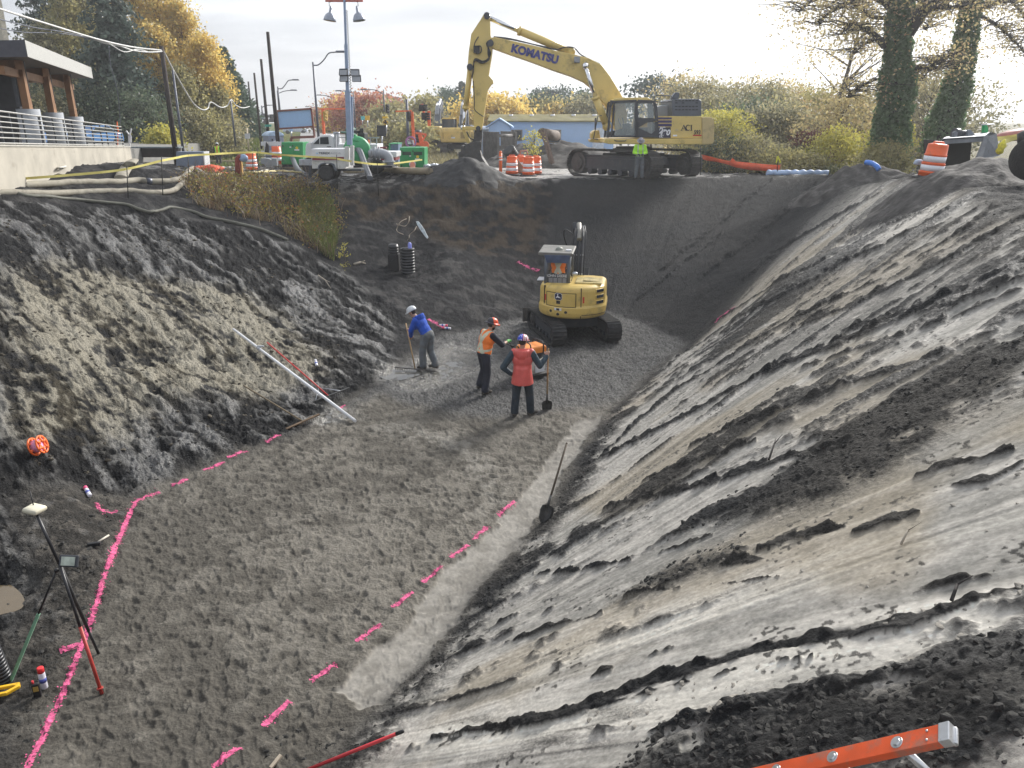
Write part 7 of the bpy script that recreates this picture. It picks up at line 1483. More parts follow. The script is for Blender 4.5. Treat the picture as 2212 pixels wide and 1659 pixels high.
pole('thin pole standing behind the long blue trailer', D_, 1302, 240, 1303, 570, 95, .12)
def wires(lab, pts, r=.03, mt=None): t = thing('overhead_wire', lab, 'wire', pts[0]); m = mbw(t); m.tube(pts, r, n=5); m.build('strand', mt or mat('wire_white', (.62,.62,.60), .5), t)
wires('highest white wire from the upper left corner to the dark pole', smooth_path([L_(-60,60,30), L_(400,205,35), L_(850,342,39), L_(1150,410,42), L_(1418,440,44)], 6), .045)
wires('lower white wire looping below the highest one', smooth_path([L_(780,325,38.6), L_(900,372,39.6), L_(1040,400,41), L_(1160,440,42), L_(1300,455,43), L_(1420,448,44)], 6), .04)
wires('third white wire sagging lowest before the dark pole', smooth_path([L_(850,350,39), L_(950,380,40), L_(1080,452,41), L_(1200,430,42.4), L_(1320,458,43.2), L_(1420,450,44)], 6), .025)
wires('middle grey wire at the upper left corner', smooth_path([L_(-60,155,30), L_(300,240,34), L_(560,280,37), L_(850,345,39)], 6), .022, LPOLE); wires('lowest grey wire at the upper left corner', smooth_path([L_(-60,235,30), L_(200,280,33), L_(540,292,37), L_(850,348,39)], 6), .018, LPOLE)
wires('white wire sagging from the dark pole to the slim pole', smooth_path([L_(1430,455,44), L_(1510,610,48), L_(1620,800,53), L_(1690,905,56), L_(1760,955,58), L_(1810,945,59), L_(1835,890,59.5), L_(1920,935,60.5), L_(1980,920,61.5), L_(2014,870,62), L_(2060,920,66), L_(2120,940,72), L_(2180,925,85)], 5), .045)
wires('thin wire hanging down in front of the dark firs', smooth_path([L_(948,400,39.7), L_(965,570,39.8), L_(1020,780,40), L_(1040,950,40.1), L_(1048,1100,40.2)], 5), .018, LPOLE)
def lamp(lab, f, px, ptop_, pb, arm, d, r=.11, double=False):
    b = f(px[1], pb, d); a = f(px[0], ptop_, d); a.x = b.x = (a.x+b.x)/2; t = thing('street_lamp', lab, 'street lamp', b); m = mbw(t); m.cyl(b-Vector((0,0,1)), a, r*1.2, r*.7, n=10); m.build('pole', LPOLE, t)
    pts = [f(x, y, d) for x, y in arm]; m = mbw(t); m.tube(smooth_path(pts, 4), r*.5, n=7); m.build('arm', LPOLE, t)
    e = pts[-1]; dx = 1 if arm[-1][0] > arm[0][0] else -1; m = mbw(t); m.box(e+Vector((dx*.25,0,.02)), (.75,.28,.12), None, (.8,.8)); m.build('lamp_head', LPOLE, t, bevel=.03)
lamp('tallest street lamp with a double-curved arm near the light tower', E_, (515,560), 540, 1180, [(515,568),(560,565),(610,520),(650,465),(700,455),(725,453)], 52, .075)
lamp('street lamp with a curved arm behind the tall dark poles', E_, (208,228), 755, 1000, [(210,772),(245,770),(275,735),(300,702),(340,697)], 80, .09)
lamp('street lamp with a straight arm directly below the curved one', E_, (205,222), 790, 1000, [(210,815),(260,795),(325,787)], 84, .08)
lamp('small street lamp left of the red-leaved trees', E_, (677,683), 830, 960, [(677,855),(640,835),(585,829)], 110, .1)
lamp('street lamp rising out of the red-leaved trees to the left', E_, (1127,1140), 780, 1010, [(1127,820),(1060,785),(975,781)], 90, .09)
lamp('street lamp pole right behind the tower mast', E_, (868,880), 795, 1090, [(868,825),(830,800),(760,792)], 85, .08)
lamp('far lamp at the left end of the road', E_, (70,72), 920, 1010, [(70,935),(110,918),(140,917)], 140, .16); lamp('far lamp just behind the blank billboard', E_, (560,566), 930, 1060, [(560,945),(510,935),(480,930)], 130, .15)
for lab, a, b in (('post-top lamp before the grey warehouse', 1312, 850), ('post-top lamp right of the stacked signals', 1543, 848)):
    t = thing('street_lamp', lab, 'street lamp', E_(a,1010,115)); m = mbw(t); m.cyl(E_(a,1010,115), E_(a,b,115), .12, n=8); m.build('pole', LPOLE, t); m = mbw(t); m.box(E_(a,b,115), (.9,.5,.35), None, (.7,.7)); m.build('lamp_head', LPOLE, t)
for lab, a, b in (('post-top lamp among the small trees behind the long trailer', 1497, 245), ('taller post-top lamp before the pine trees', 1770, 175)):
    t = thing('street_lamp', lab, 'street lamp', D_(a,560,105)); m = mbw(t); m.cyl(D_(a,560,105), D_(a,b,105), .14, n=8); m.build('pole', LPOLE, t); m = mbw(t); m.box(D_(a,b+8,105), (.9,.5,.5), None, (1.3,1.3)); m.build('lamp_head', LPOLE, t)
def signal(lab, f, c, w, h, d, lit=None, back=None, rz=0):
    p = f(*c, d); sx = (f(c[0]+w, c[1], d)-f(c[0], c[1], d)).length; sz = (f(c[0], c[1]+h, d)-f(c[0], c[1], d)).length; t = thing('traffic_light', lab, 'traffic light', p, rz)
    m = MB(); m.box((0,0,0), (sx,.35,sz)); m.build('housing', back or BLK, t, bevel=.03)
    for k in range(3):
        z = sz*(.33-.33*k); r = min(sx*.4, sz*.14); on = (k == 0 and lit)
        m = MB(); m.lathe((0,-.19,z), [(r,-.02),(r,.03),(.01,.05)], 14, rot=rotm(R(90),0,0)); m.build('lens', mat('lens_red_lit', (1,.05,.03), .4, emit=2.2) if on else (mat('lens_amber_back', (.5,.30,.04), .5) if back else mat('lens_dark', (.05,.055,.06), .3)), t)
        m = MB(); m.lathe((0,-.30,z), [(r*1.12,-.14),(r*1.12,.14)], 14, rot=rotm(R(90),0,0)); m.build('hood', back or BLK, t)
signal('red traffic light hanging before the red trees', B_, (1090,230), 62, 165, 58, True); signal('red traffic light on the dark pole', B_, (1495,375), 74, 190, 56, True)
signal('upper of two traffic lights seen from the side', B_, (1730,215), 48, 130, 56, rz=R(70)); signal('lower of two traffic lights seen from the side', B_, (1778,375), 48, 140, 56, rz=R(70))
signal('yellow-backed traffic light by the billboard', A_, (1375,378), 70, 190, 60, None, mat('signal_yellow', (.42,.27,.05), .5))
OP = mat('signal_post_orange', (.80,.14,.04), .5, var=.15)
def mastpole(lab, f, pts, d, w=.22, extra=None):
    t = thing('signal_mast', lab, 'signal mast', f(*pts[-1], d)); m = mbw(t); m.bar(f(*pts[0], d), f(*pts[1], d), w); m.build('post', OP, t)
    for a, b, ww in extra or []: m = mbw(t); m.bar(f(*a, d), f(*b, d), ww); m.build('arm', OP, t)
mastpole('orange lattice signal mast by the parked excavators', B_, [(1545,290),(1590,880)], 56, .2, [((1240,280),(1545,272),.09),((1540,290),(1450,300),.1),((1600,580),(1530,800),.05)])
mastpole('orange signal mast with crossarm right of the billboard', A_, [(1320,240),(1345,725)], 60, .17, [((1255,240),(1800,235),.09),((1310,500),(1350,640),.1)])
mastpole('orange signal mast behind the stacked lights', B_, [(1740,150),(1800,430)], 57, .16, [((1870,270),(1875,560),.2),((1700,160),(1760,150),.08)])
def sign(lab, f, pts, d, col, post=None, name='road_sign', th=.04, deco=None, pm=None):
    mt = col if not isinstance(col, tuple) else mat('sign_'+'_'.join(str(int(v*99)) for v in col), col, .45, var=.05)
    b = f(*(post[1] if post else pts[0]), d); t = thing(name, lab, 'sign', b); m = mbw(t); flat(m, f, pts, d, d+th); pn = m.build('panel', mt, t)
    if post: m = mbw(t); m.cyl(f(*post[0], d+.08), f(*post[1], d+.08), .05, n=8); m.build('post', pm or GALV, t)
    if deco: deco(t, pn, d)
    return t
def bill():
    y = 55; t = thing('billboard', 'blank sky-blue billboard on a rust frame beside the road', 'billboard', A_(800,860,y)); m = mbw(t); flat(m, A_, [(440,290),(1100,240),(1130,565),(478,610)], y, y+.12); m.build('panel', mat('billboard_blue', (.33,.52,.78), .4, var=.03), t)
    m = mbw(t); q = [A_(436,278,y-.02), A_(1104,234,y-.02), A_(1140,578,y-.02), A_(470,622,y-.02)]
    for i in range(4): m.bar(q[i], q[(i+1) % 4], .12)
    m.bar(A_(1140,578,y), A_(1165,770,y), .12); m.bar(A_(715,790,y-.1), A_(1165,772,y-.1), .16); m.bar(A_(718,790,y-.1), A_(722,880,y-.1), .16); m.bar(A_(436,278,y), A_(478,640,y), .12); m.build('frame', mat('frame_rust', (.20,.08,.06), .7, var=.2), t)
bill()
def rb(t, pn, d):
    m = mbw(t)
    for k in range(3):
        a0 = k*2*math.pi/3; pts = [B_(1042+22*math.cos(a0+q*.25), 483+22*math.sin(a0+q*.25), d-.02) for q in range(7)]; m.tube(pts, .07, n=5)
    m.build('arrow_ring', BLK, pn)
sign('yellow diamond roundabout sign under a yellow plate', B_, [(1042,422),(1102,483),(1042,545),(982,483)], 58, (.75,.45,.03), ((1062,540),(1068,700)), deco=rb)
sign('yellow plate above the diamond sign', B_, [(985,375),(1082,373),(1085,415),(988,418)], 58, (.78,.5,.04))
sign('yellow square sign before the red trees', B_, [(660,362),(748,360),(746,452),(662,450)], 78, (.75,.45,.05), ((706,450),(710,580))); sign('teal sign beside the yellow square one', B_, [(578,374),(654,372),(652,444),(582,444)], 80, (.10,.5,.52), ((612,444),(615,530)))
sign('sign wrapped in black sheeting beside the road', B_, [(877,542),(985,548),(1055,538),(1063,740),(1050,758),(968,745),(890,752)], 52, mat('sheet_black', (.022,.024,.03), .5, bump=1, bscale=3, var=.3), ((980,740),(985,940)), th=.1)
sign('orange diamond work sign far up the road', A_, [(1597,385),(1635,412),(1597,440),(1562,412)], 120, (.85,.18,.04), ((1600,440),(1605,500)))
sign('green street-name sign on the second tall pole', A_, [(205,540),(335,536),(333,580),(210,582)], 61, (.05,.30,.24)); sign('white square sign behind the tower mast', A_, [(1772,368),(1812,364),(1812,415),(1775,415)], 60, (.6,.65,.7)); sign('small blue sign below the billboard', A_, [(680,610),(745,606),(745,670),(685,672)], 62, (.35,.5,.72), ((715,670),(720,770))); sign('white rectangle sign before the brush by the dark pole', B_, [(1262,448),(1325,445),(1325,550),(1268,552)], 85, (.5,.56,.68), ((1300,550),(1302,610)))
sign('tilted white and orange barrier board by the tall lamp', A_, [(1180,520),(1200,505),(1258,570),(1225,592)], 52.5, mat('board_salmon', (.62,.42,.36), .6, var=.4, scale=6))
sign('grey diamond sign, seen from the back, near the third pole', A_, [(165,375),(198,412),(165,450),(130,412)], 88, (.30,.36,.42), ((165,450),(168,520))); sign('dark grey diamond behind the second tall pole', A_, [(280,345),(306,375),(280,408),(255,375)], 90, (.2,.2,.24), ((280,400),(284,520)))
sign('white post with a square panel on the grass', C_, [(1706,170),(1785,168),(1783,242),(1712,243)], 58, (.55,.56,.56), ((1740,90),(1770,405)), pm=mat('post_cream', (.6,.5,.36), .7))
def nlt(t, pn, d):
    m = mbw(t); c = B_(1528,862,d-.03); m.lathe(c, [(.30,0),(.30,.03),(.22,.03),(.22,0),(.30,0)], 22, rot=rotm(R(90),0,0)); m.bar(c+Vector((-.18,-.02,.18)), c+Vector((.18,-.02,-.18)), .06, .02); m.build('prohibition_ring', mat('ring_purple', (.42,.16,.38), .5), pn)
    m = mbw(t); m.tube([c+Vector((.06,-.01,-.16)), c+Vector((.06,-.01,.06)), c+Vector((-.13,-.01,.07))], .03, n=6); m.build('turn_arrow', BLK, pn)
sign('white no-left-turn sign lying on the vented pump enclosure', B_, [(1458,820),(1580,828),(1588,905),(1470,898)], 43, (.7,.7,.76), deco=nlt)
t = thing('attenuator', 'orange crash trailer folded up beside the parked excavators', 'trailer', onground(B_(1720,930,66))); m = mbw(t); m.bar(B_(1620,690,66), B_(1820,720,66), .16); m.bar(B_(1820,720,66), B_(1740,850,66), .12); m.bar(B_(1700,720,66), B_(1740,930,66), .3); m.bar(B_(1600,890,66), B_(1830,920,66), .2); m.lathe(B_(1800,915,65.8), [(.3,-.1),(.3,.1)], 14, rot=rotm(R(90),0,0)); m.build('frame', OP, t); m = mbw(t)
for a, b in ((1650,730),(1650,790)): m.cyl(B_(a-60,b,66.4), B_(a+80,b+5,66.4), .42, n=14)
m.build('cushion', BLK, t)
car('white estate car far up the road beyond the billboard', (PY(637,268,150).x, 150, float(far_h(-40,150))), R(10), (.6,.65,.75)); car('pale van at the left end of the road', PY(572,264,160), R(30), (.5,.55,.6), truck=True, cat='van'); car('dark pickup far left by the road', PY(592,269,140), R(25), (.04,.04,.05), truck=True, cat='pickup truck')
# ------------------------------------------------------------------ buildings behind
def gable(lab, c, size, rz, wallc, roofc, rise=1.0, name='site_trailer', wins=(), door=None, over=.25, cat='building'):
    t = thing(name, lab, cat, c, rz); w_, d_, h_ = size; m = MB(); m.box((0,0,h_/2-.5), (w_, d_, h_+1)); m.prism([(-w_/2,-d_/2,h_),(-w_/2,d_/2,h_),(-w_/2,0,h_+rise)], (0,0,0), (w_,0,0)); b = m.build('wall', wallc, t)
    m = MB(); 
    for s_ in (-1, 1): m.add([Vector((x, y, z)) for x in (-w_/2-over, w_/2+over) for y, z in ((s_*(d_/2+over),h_-.08),(0,h_+rise+.04))]+[Vector((x, y, z+.1)) for x in (-w_/2-over, w_/2+over) for y, z in ((s_*(d_/2+over),h_-.08),(0,h_+rise+.04))], [(0,1,3,2),(4,6,7,5),(0,2,6,4),(1,5,7,3),(0,4,5,1),(2,3,7,6)])
    m.build('roof', roofc, t)
    for x, z, ww, hh in wins: m = MB(); m.box((x,-d_/2-.02,z), (ww,.1,hh)); f = m.build('window', mat('win_frame', (.25,.22,.19), .6), t); m = MB(); m.box((x,-d_/2-.08,z), (ww*.84,.04,hh*.84)); m.build('pane', DGLASS, f)
    if door: m = MB(); m.box((door,-d_/2-.03,1.05), (.95,.1,2.1)); m.build('door', mat('door_white', (.55,.62,.72), .5), t)
    return t
TB = mat('trailer_blue', (.36,.52,.78), .5, var=.04, scale=1); MOSS = mat('mossy_roof', (.17,.15,.05), .9, var=.35, scale=.8, dirt=.3, dirtcol=(.2,.18,.15))
q = PY(1196,336,68); z0 = PY(1173,322,68).z-.9
t = gable('long blue site trailer with a mossy roof behind the dirt piles', (q.x, 71, .1), (10.4, 5.2, 2.65), R(-3), TB, MOSS, .42, wins=((-3.0,1.5,.95,.9),(.1,1.4,1.3,1.1)), door=3.9)
for k in range(5): m = MB(); m.cyl((-3.6+k*1.8,-.6,2.9), (-3.6+k*1.8,-.6,3.2), .18, n=10); m.build('roof_vent', WHITE, t)
t = gable('pale blue porch with a small gable at the left end of the long trailer', (PY(1080,330,66).x, 66.6, .1), (1.6, 1.7, 2.2), R(87), TB, TB, .55, wins=((0,1.3,.8,1.1),), name='porch'); gable('short white trailer left of the small gabled porch', (PY(1052,334,73).x, 73, .1), (2.2, 3, 2.0), R(-3), mat('trailer_white', (.52,.6,.72), .5), mat('trailer_white', (.52,.6,.72)), .1, wins=((-1.0,1.3,.9,.9),))
GW = mat('warehouse_grey', (.17,.20,.30), .7, var=.06, scale=.3); BW = mat('warehouse_blue', (.20,.38,.62), .6, var=.05, scale=.3)
def block(lab, f, x0, y0, x1, y1, d, dep, mt, wins=None, name='warehouse'):
    t = thing(name, lab, 'building', f((x0+x1)/2, y1, d)); m = mbw(t); rect(m, f, x0, y0, x1, y1+60, d, d+dep); m.build('wall', mt, t); m = mbw(t); rect(m, f, x0-3, y0-4, x1+3, y0+2, d-.2, d+dep); m.build('roof_edge', mat('roof_edge', (.3,.33,.38), .6), t); return t
block('dark grey-blue warehouse behind the traffic lights', B_, 1300, 265, 1640, 470, 190, 30, GW); block('grey-blue warehouse wing with a raised roof', B_, 1480, 172, 2200, 560, 200, 30, GW); block('grey warehouse behind the raised excavator arm', D_, 0, 345, 420, 560, 170, 30, GW)
block('long bright blue warehouse behind the small trees', D_, 1060, 352, 2212, 560, 165, 30, BW); block('small bright blue block right of the pines', D_, 2010, 335, 2400, 560, 160, 30, BW)
t = thing('gabled_building', 'grey-roofed building with blue walls above the red trees', 'building', B_(1000,230,150)); m = mbw(t); rect(m, B_, 720, 95, 1290, 330, 150, 165); m.build('wall', BW, t); m = mbw(t); flat(m, B_, [(700,5),(1300,5),(1340,98),(690,98)], 148, 168); flat(m, B_, [(930,-28),(1090,-30),(1090,5),(930,5)], 150, 158); m.build('roof', mat('roof_slate', (.26,.27,.30), .7), t); m = mbw(t)
for k in range(3): rect(m, B_, 1165+k*42, 115, 1195+k*42, 170, 149.8, 150.2)
m.build('window', DGLASS, t)
# ------------------------------------------------------------------ spoil heaps behind the machine
def heap(lab, c, rx, ry, h, name='spoil_heap', cat='soil heap', seed=1, mt=None):
    n = 60; t_ = np.linspace(-1.25, 1.25, n); X, Y = np.meshgrid(t_, t_); r = np.hypot(X, Y); a = np.arctan2(Y, X)
    px = c[0]+X*rx; py = c[1]+Y*ry; prof = np.clip(1-r*(1+.22*(fbm(np.cos(a)*2+seed, np.sin(a)*2, 3, seed)-.5)), 0, 1)**.85
    Z = hbase(px, py)-.12+h*prof*(.75+.5*fbm(px*.8, py*.8, 4, seed+3))+.22*(fbm(px*2.2, py*2.2, 4, seed+5)-.5)*(prof > .01)+.08*(vn(px*7, py*7, seed+8)-.5)*(prof > .01)-.3*(prof <= 0)
    V = np.stack([px-c[0], py-c[1], Z-c[2]], -1).reshape(-1, 3); i, j = np.meshgrid(np.arange(n-1), np.arange(n-1), indexing='ij'); Q = np.stack([i*n+j, i*n+j+1, (i+1)*n+j+1, (i+1)*n+j], -1).reshape(-1, 4)
    o = qmesh(name, V, Q, mt or mat('heap_soil', (.075,.07,.066), .85, var=.45, scale=3, bump=1, bscale=12, dirt=.25, dirtcol=(.16,.15,.14), spec=.3), None, smooth=True); o.location = c; tag(o, lab, cat); return o
for lab, cx, cy, y, rx, ry, h, s_ in (('grey soil heap in front of the blue trailer', 1400, 1030, 52, 3.4, 3, 1.5, 3), ('larger grey soil heap behind the excavator cab', 1960, 1030, 50, 5.4, 4, 1.7, 9)):
    q = onground(D_(cx, cy, y)); heap(lab, q, rx, ry, h, seed=s_)
q = onground(PY(1832,384,27.6)); heap('small dark soil mound on the right rim before the ivy tree', q, 2.3, 1.3, .65, seed=15)
q = onground(PY(2120,372,19.5)); heap('low muddy heap in front of the empty bucket', q, 3.2, 1.6, .75, seed=21)
q = onground(PY(1010,365,35.2)); heap('dark gravel pile under the huge excavator bucket', q, 2.4, 1.8, .38, seed=27, mt=mat('pile_gravel', (.03,.03,.032), .8, var=.4, scale=5, bump=1, bscale=26))
t = thing('steel_beam', 'rusty steel beam standing tilted against the soil heap', 'beam', onground(D_(1745,1180,45))); m = mbw(t); a, b = D_(1745,1185,44.5), D_(1620,735,46.5); m.bar(a, b, .3, .06); m.bar(a+Vector((.0,.12,0)), b+Vector((0,.12,0)), .05, .25); m.build('beam', mat('beam_rust', (.10,.065,.05), .85, var=.3), t)
t = thing('concrete_pipe', 'brown pipe mouth resting on top of the soil heap', 'pipe', D_(1620,760,48)); m = mbw(t); m.cyl(D_(1605,760,47.5), D_(1800,790,50), .32, n=16); m.build('pipe_wall', mat('pipe_brown', (.14,.11,.09), .85, var=.3), t)

def far_road():
    Lp = [hit(u, v) for u, v in ((585,348),(628,322),(648,300),(650,288),(634,278),(606,270.5))]; Rp = [hit(u, v) for u, v in ((850,345),(812,322),(778,302),(748,288),(716,278),(676,270.5))]
    L2 = smooth_path(Lp, 8); R2 = smooth_path(Rp, 8); n = 9; V = []
    for a, b in zip(L2, R2):
        for k in range(n): p = a.lerp(b, k/(n-1)); V.append((p.x, p.y, ground(p.x, p.y)+.05))
    Q = [(i*n+j, i*n+j+1, (i+1)*n+j+1, (i+1)*n+j) for i in range(len(L2)-1) for j in range(n-1)]
    o = qmesh('road', V, Q, mat('road_asphalt', (.27,.265,.26), .55, var=.18, scale=.25, dirt=.2, dirtcol=(.36,.34,.31)), None, smooth=True); o['kind'] = 'structure'
    for f0, i0, i1 in ((.30,6,34),(.34,6,34),(.70,10,38)):
        V = []
        for i in range(i0, i1):
            for d in (0, .012): p = L2[i].lerp(R2[i], f0+d+.1*math.sin(i*.1)); V.append((p.x, p.y, ground(p.x, p.y)+.062))
        o = qmesh('road_marking', V, [(2*i, 2*i+1, 2*i+3, 2*i+2) for i in range(i1-i0-1)], WHITE, None); o['kind'] = 'structure'
far_road()
# ------------------------------------------------------------------ vegetation
BARK = mat('bark', (.10,.085,.07), .9, var=.35, scale=5, bump=.5); BARKD = mat('bark_dark', (.045,.04,.038), .9, var=.35, scale=5, bump=.5)
GOLD = leafmat('gold_leaves', [(.38,.32,.13),(.58,.46,.16),(.72,.57,.20),(.68,.47,.14),(.48,.43,.18)], .68)
ORNG = leafmat('orange_leaves', [(.50,.37,.11),(.72,.53,.15),(.76,.58,.18),(.58,.48,.18)], .68)
YGRN = leafmat('yellow_green_leaves', [(.20,.19,.09),(.36,.33,.14),(.48,.42,.19),(.32,.32,.16)], .6)
OLIVE = leafmat('olive_leaves', [(.16,.165,.10),(.27,.26,.16),(.38,.35,.21),(.46,.40,.22)], .6)
DGRN = leafmat('dark_green_leaves', [(.06,.085,.06),(.09,.13,.085),(.14,.185,.11),(.19,.21,.14)], .5)
IVY = leafmat('ivy_leaves', [(.08,.14,.055),(.12,.21,.085),(.17,.28,.12),(.24,.34,.18)], .55)
FIR = leafmat('fir_needles', [(.045,.07,.06),(.075,.11,.09),(.11,.15,.125)], .35)
CEDAR = leafmat('cedar_needles', [(.05,.085,.06),(.085,.135,.09),(.125,.18,.12)], .35)
REDL = leafmat('red_leaves', [(.36,.13,.10),(.52,.20,.14),(.60,.28,.16),(.40,.24,.14)], .5)
SPARSE = leafmat('pale_yellow_leaves', [(.34,.27,.13),(.50,.42,.20),(.62,.52,.26),(.44,.32,.17)], .6)
BRIGHT = leafmat('bright_yellow_leaves', [(.44,.40,.08),(.60,.54,.12),(.34,.36,.11)], .55)
DOGW = leafmat('dogwood_red', [(.12,.035,.04),(.22,.06,.07),(.16,.07,.06)], .4)
BROWN = leafmat('dry_stalks', [(.10,.065,.05),(.20,.14,.09),(.34,.27,.17),(.16,.14,.06),(.13,.075,.055)], .35)
GREENB = leafmat('grass_blades', [(.07,.10,.02),(.13,.18,.04),(.22,.24,.07)], .4)
def scatter_crown(rg, n_tips, shape, spread, per):
    """clumps of leaves round points drawn inside a crown volume; returns tips and leaf centres"""
    tips = shape(rg, n_tips); k = rg.poisson(per, len(tips))+2
    C = np.repeat(tips, k, 0); s_ = np.repeat(rg.uniform(.5, 1.3, len(tips))*spread, k)[:, None]
    return tips, C+rg.normal(size=C.shape)*s_*np.array([1,1,.7])
def tree(lab, base, h, rad, lm, leaf=.25, tips=150, per=45, spread=.5, bare=.2, bark=None, seed=1, form='round', name='tree', cat='tree', lean=(0,0), limbs=40, group=None, thick=1.0, trunk_mats=None):
    rg = np.random.default_rng(seed); base = Vector(base); t = thing(name, lab, cat, base, 0, group)
    def shape(rg, n):
        z = rg.beta(1.3, 1.1, n)*(1-bare)+bare
        u = (z-bare)/(1-bare)
        if form == 'column': R_ = rad*np.clip(np.sin(np.pi*np.clip(u*.86+.12, 0, 1)), .1, 1)**.7
        elif form == 'cone': R_ = rad*(1.02-u)**.8
        else: R_ = rad*np.sqrt(np.clip(1-(2*u-1)**2, .03, 1))
        a = rg.uniform(0, 2*np.pi, n); r = R_*np.sqrt(rg.uniform(.05, 1, n))*(.75+.5*fbm(np.cos(a)*1.7+seed, u*5, 2, seed))
        return np.stack([r*np.cos(a)+lean[0]*z, r*np.sin(a)+lean[1]*z, z*h], 1)
    tp, C = scatter_crown(rg, tips, shape, spread, per)
    V, Q = leaves(C, leaf, rg); qmesh('crown', V, Q, lm, t, np.clip(np.repeat(rg.uniform(.1, .9, 1), len(C))*0+.5+.28*rg.normal(size=len(C))+.25*(fbm(C[:,0]*.7+seed, C[:,2]*.7, 2, seed)-.5)*2, 0, 1))
    m = MB(); tr = [Vector((lean[0]*q+.02*h*math.sin(q*5+seed)*q, lean[1]*q, h*q)) for q in np.linspace(0, .93, 9)]; m.tube(tr, [max(.02, thick*h*.017*(1-q*.92)) for q in np.linspace(0, 1, 9)], n=8)
    for i in range(min(limbs, len(tp))):
        p = Vector(tp[i]); q = max(.06, p.z/h-.12-.15*rg.random()); k = min(7.9, q/.93*8); a = tr[int(k)].lerp(tr[min(8, int(k)+1)], k-int(k)); mid = a.lerp(p, .5)+Vector((0,0,.04*h*(rg.random()-.3)))
        m.tube([a, mid, p], [min(.05,thick*h*.0055), min(.03,thick*h*.0035), .01], n=5, cap=False)
    m.build('trunk', bark or BARK, t, fix=False); return t
def conifer(lab, base, h, rad, lm, seed=1, dens=1, bare=.06, droop=.35, leaf=.3, sparse=0, cat='tree', group=None):
    rg = np.random.default_rng(seed); t = thing('conifer', lab, cat, base, 0, group); C = []; m = MB()
    m.tube([(0,0,0),(0,0,h*.5),(0,0,h*.99)], [h*.016, h*.009, .02], n=7)
    z = h*bare
    while z < h*.985:
        u = z/h; L0 = rad*(1.02-u)**.82
        for b in range(int((5+3*dens)*(1-.4*u))):
            a = rg.uniform(0, 2*np.pi); L_ = L0*rg.uniform(.55, 1.15); s_ = np.linspace(.12, 1, max(4, int(L_*7*dens)))
            if sparse and rg.random() < sparse: continue
            px = s_*L_*np.cos(a); py = s_*L_*np.sin(a); pz = z+.12*L_*s_-droop*L_*s_**2
            n = np.repeat(np.stack([px, py, pz], 1), 3, 0); w = np.repeat((1-.6*s_)*.20*L_+.08, 3)[:, None]; C.append(n+rg.normal(size=n.shape)*w*np.array([1,1,.45]))
            if b % 3 == 0: m.tube([(0,0,z),(px[-1]*.5, py[-1]*.5, z+.02*L_),(px[-1], py[-1], pz[-1])], [.035, .025, .01], n=4, cap=False)
        z += h*.017/max(.5, dens)*rg.uniform(.7, 1.3)
    C = np.concatenate(C); V, Q = leaves(C, leaf, rg, aspect=.5); qmesh('crown', V, Q, lm, t, np.clip(.5+.3*rg.normal(size=len(C)), 0, 1)); m.build('trunk', BARKD, t, fix=False); return t
def tz(u, v, y): q = PY(u, v, y); return Vector((q.x, y, float(hbase(q.x, y))-.1))
def hgt(v, y, z0): return PY(0, v, y).z-z0
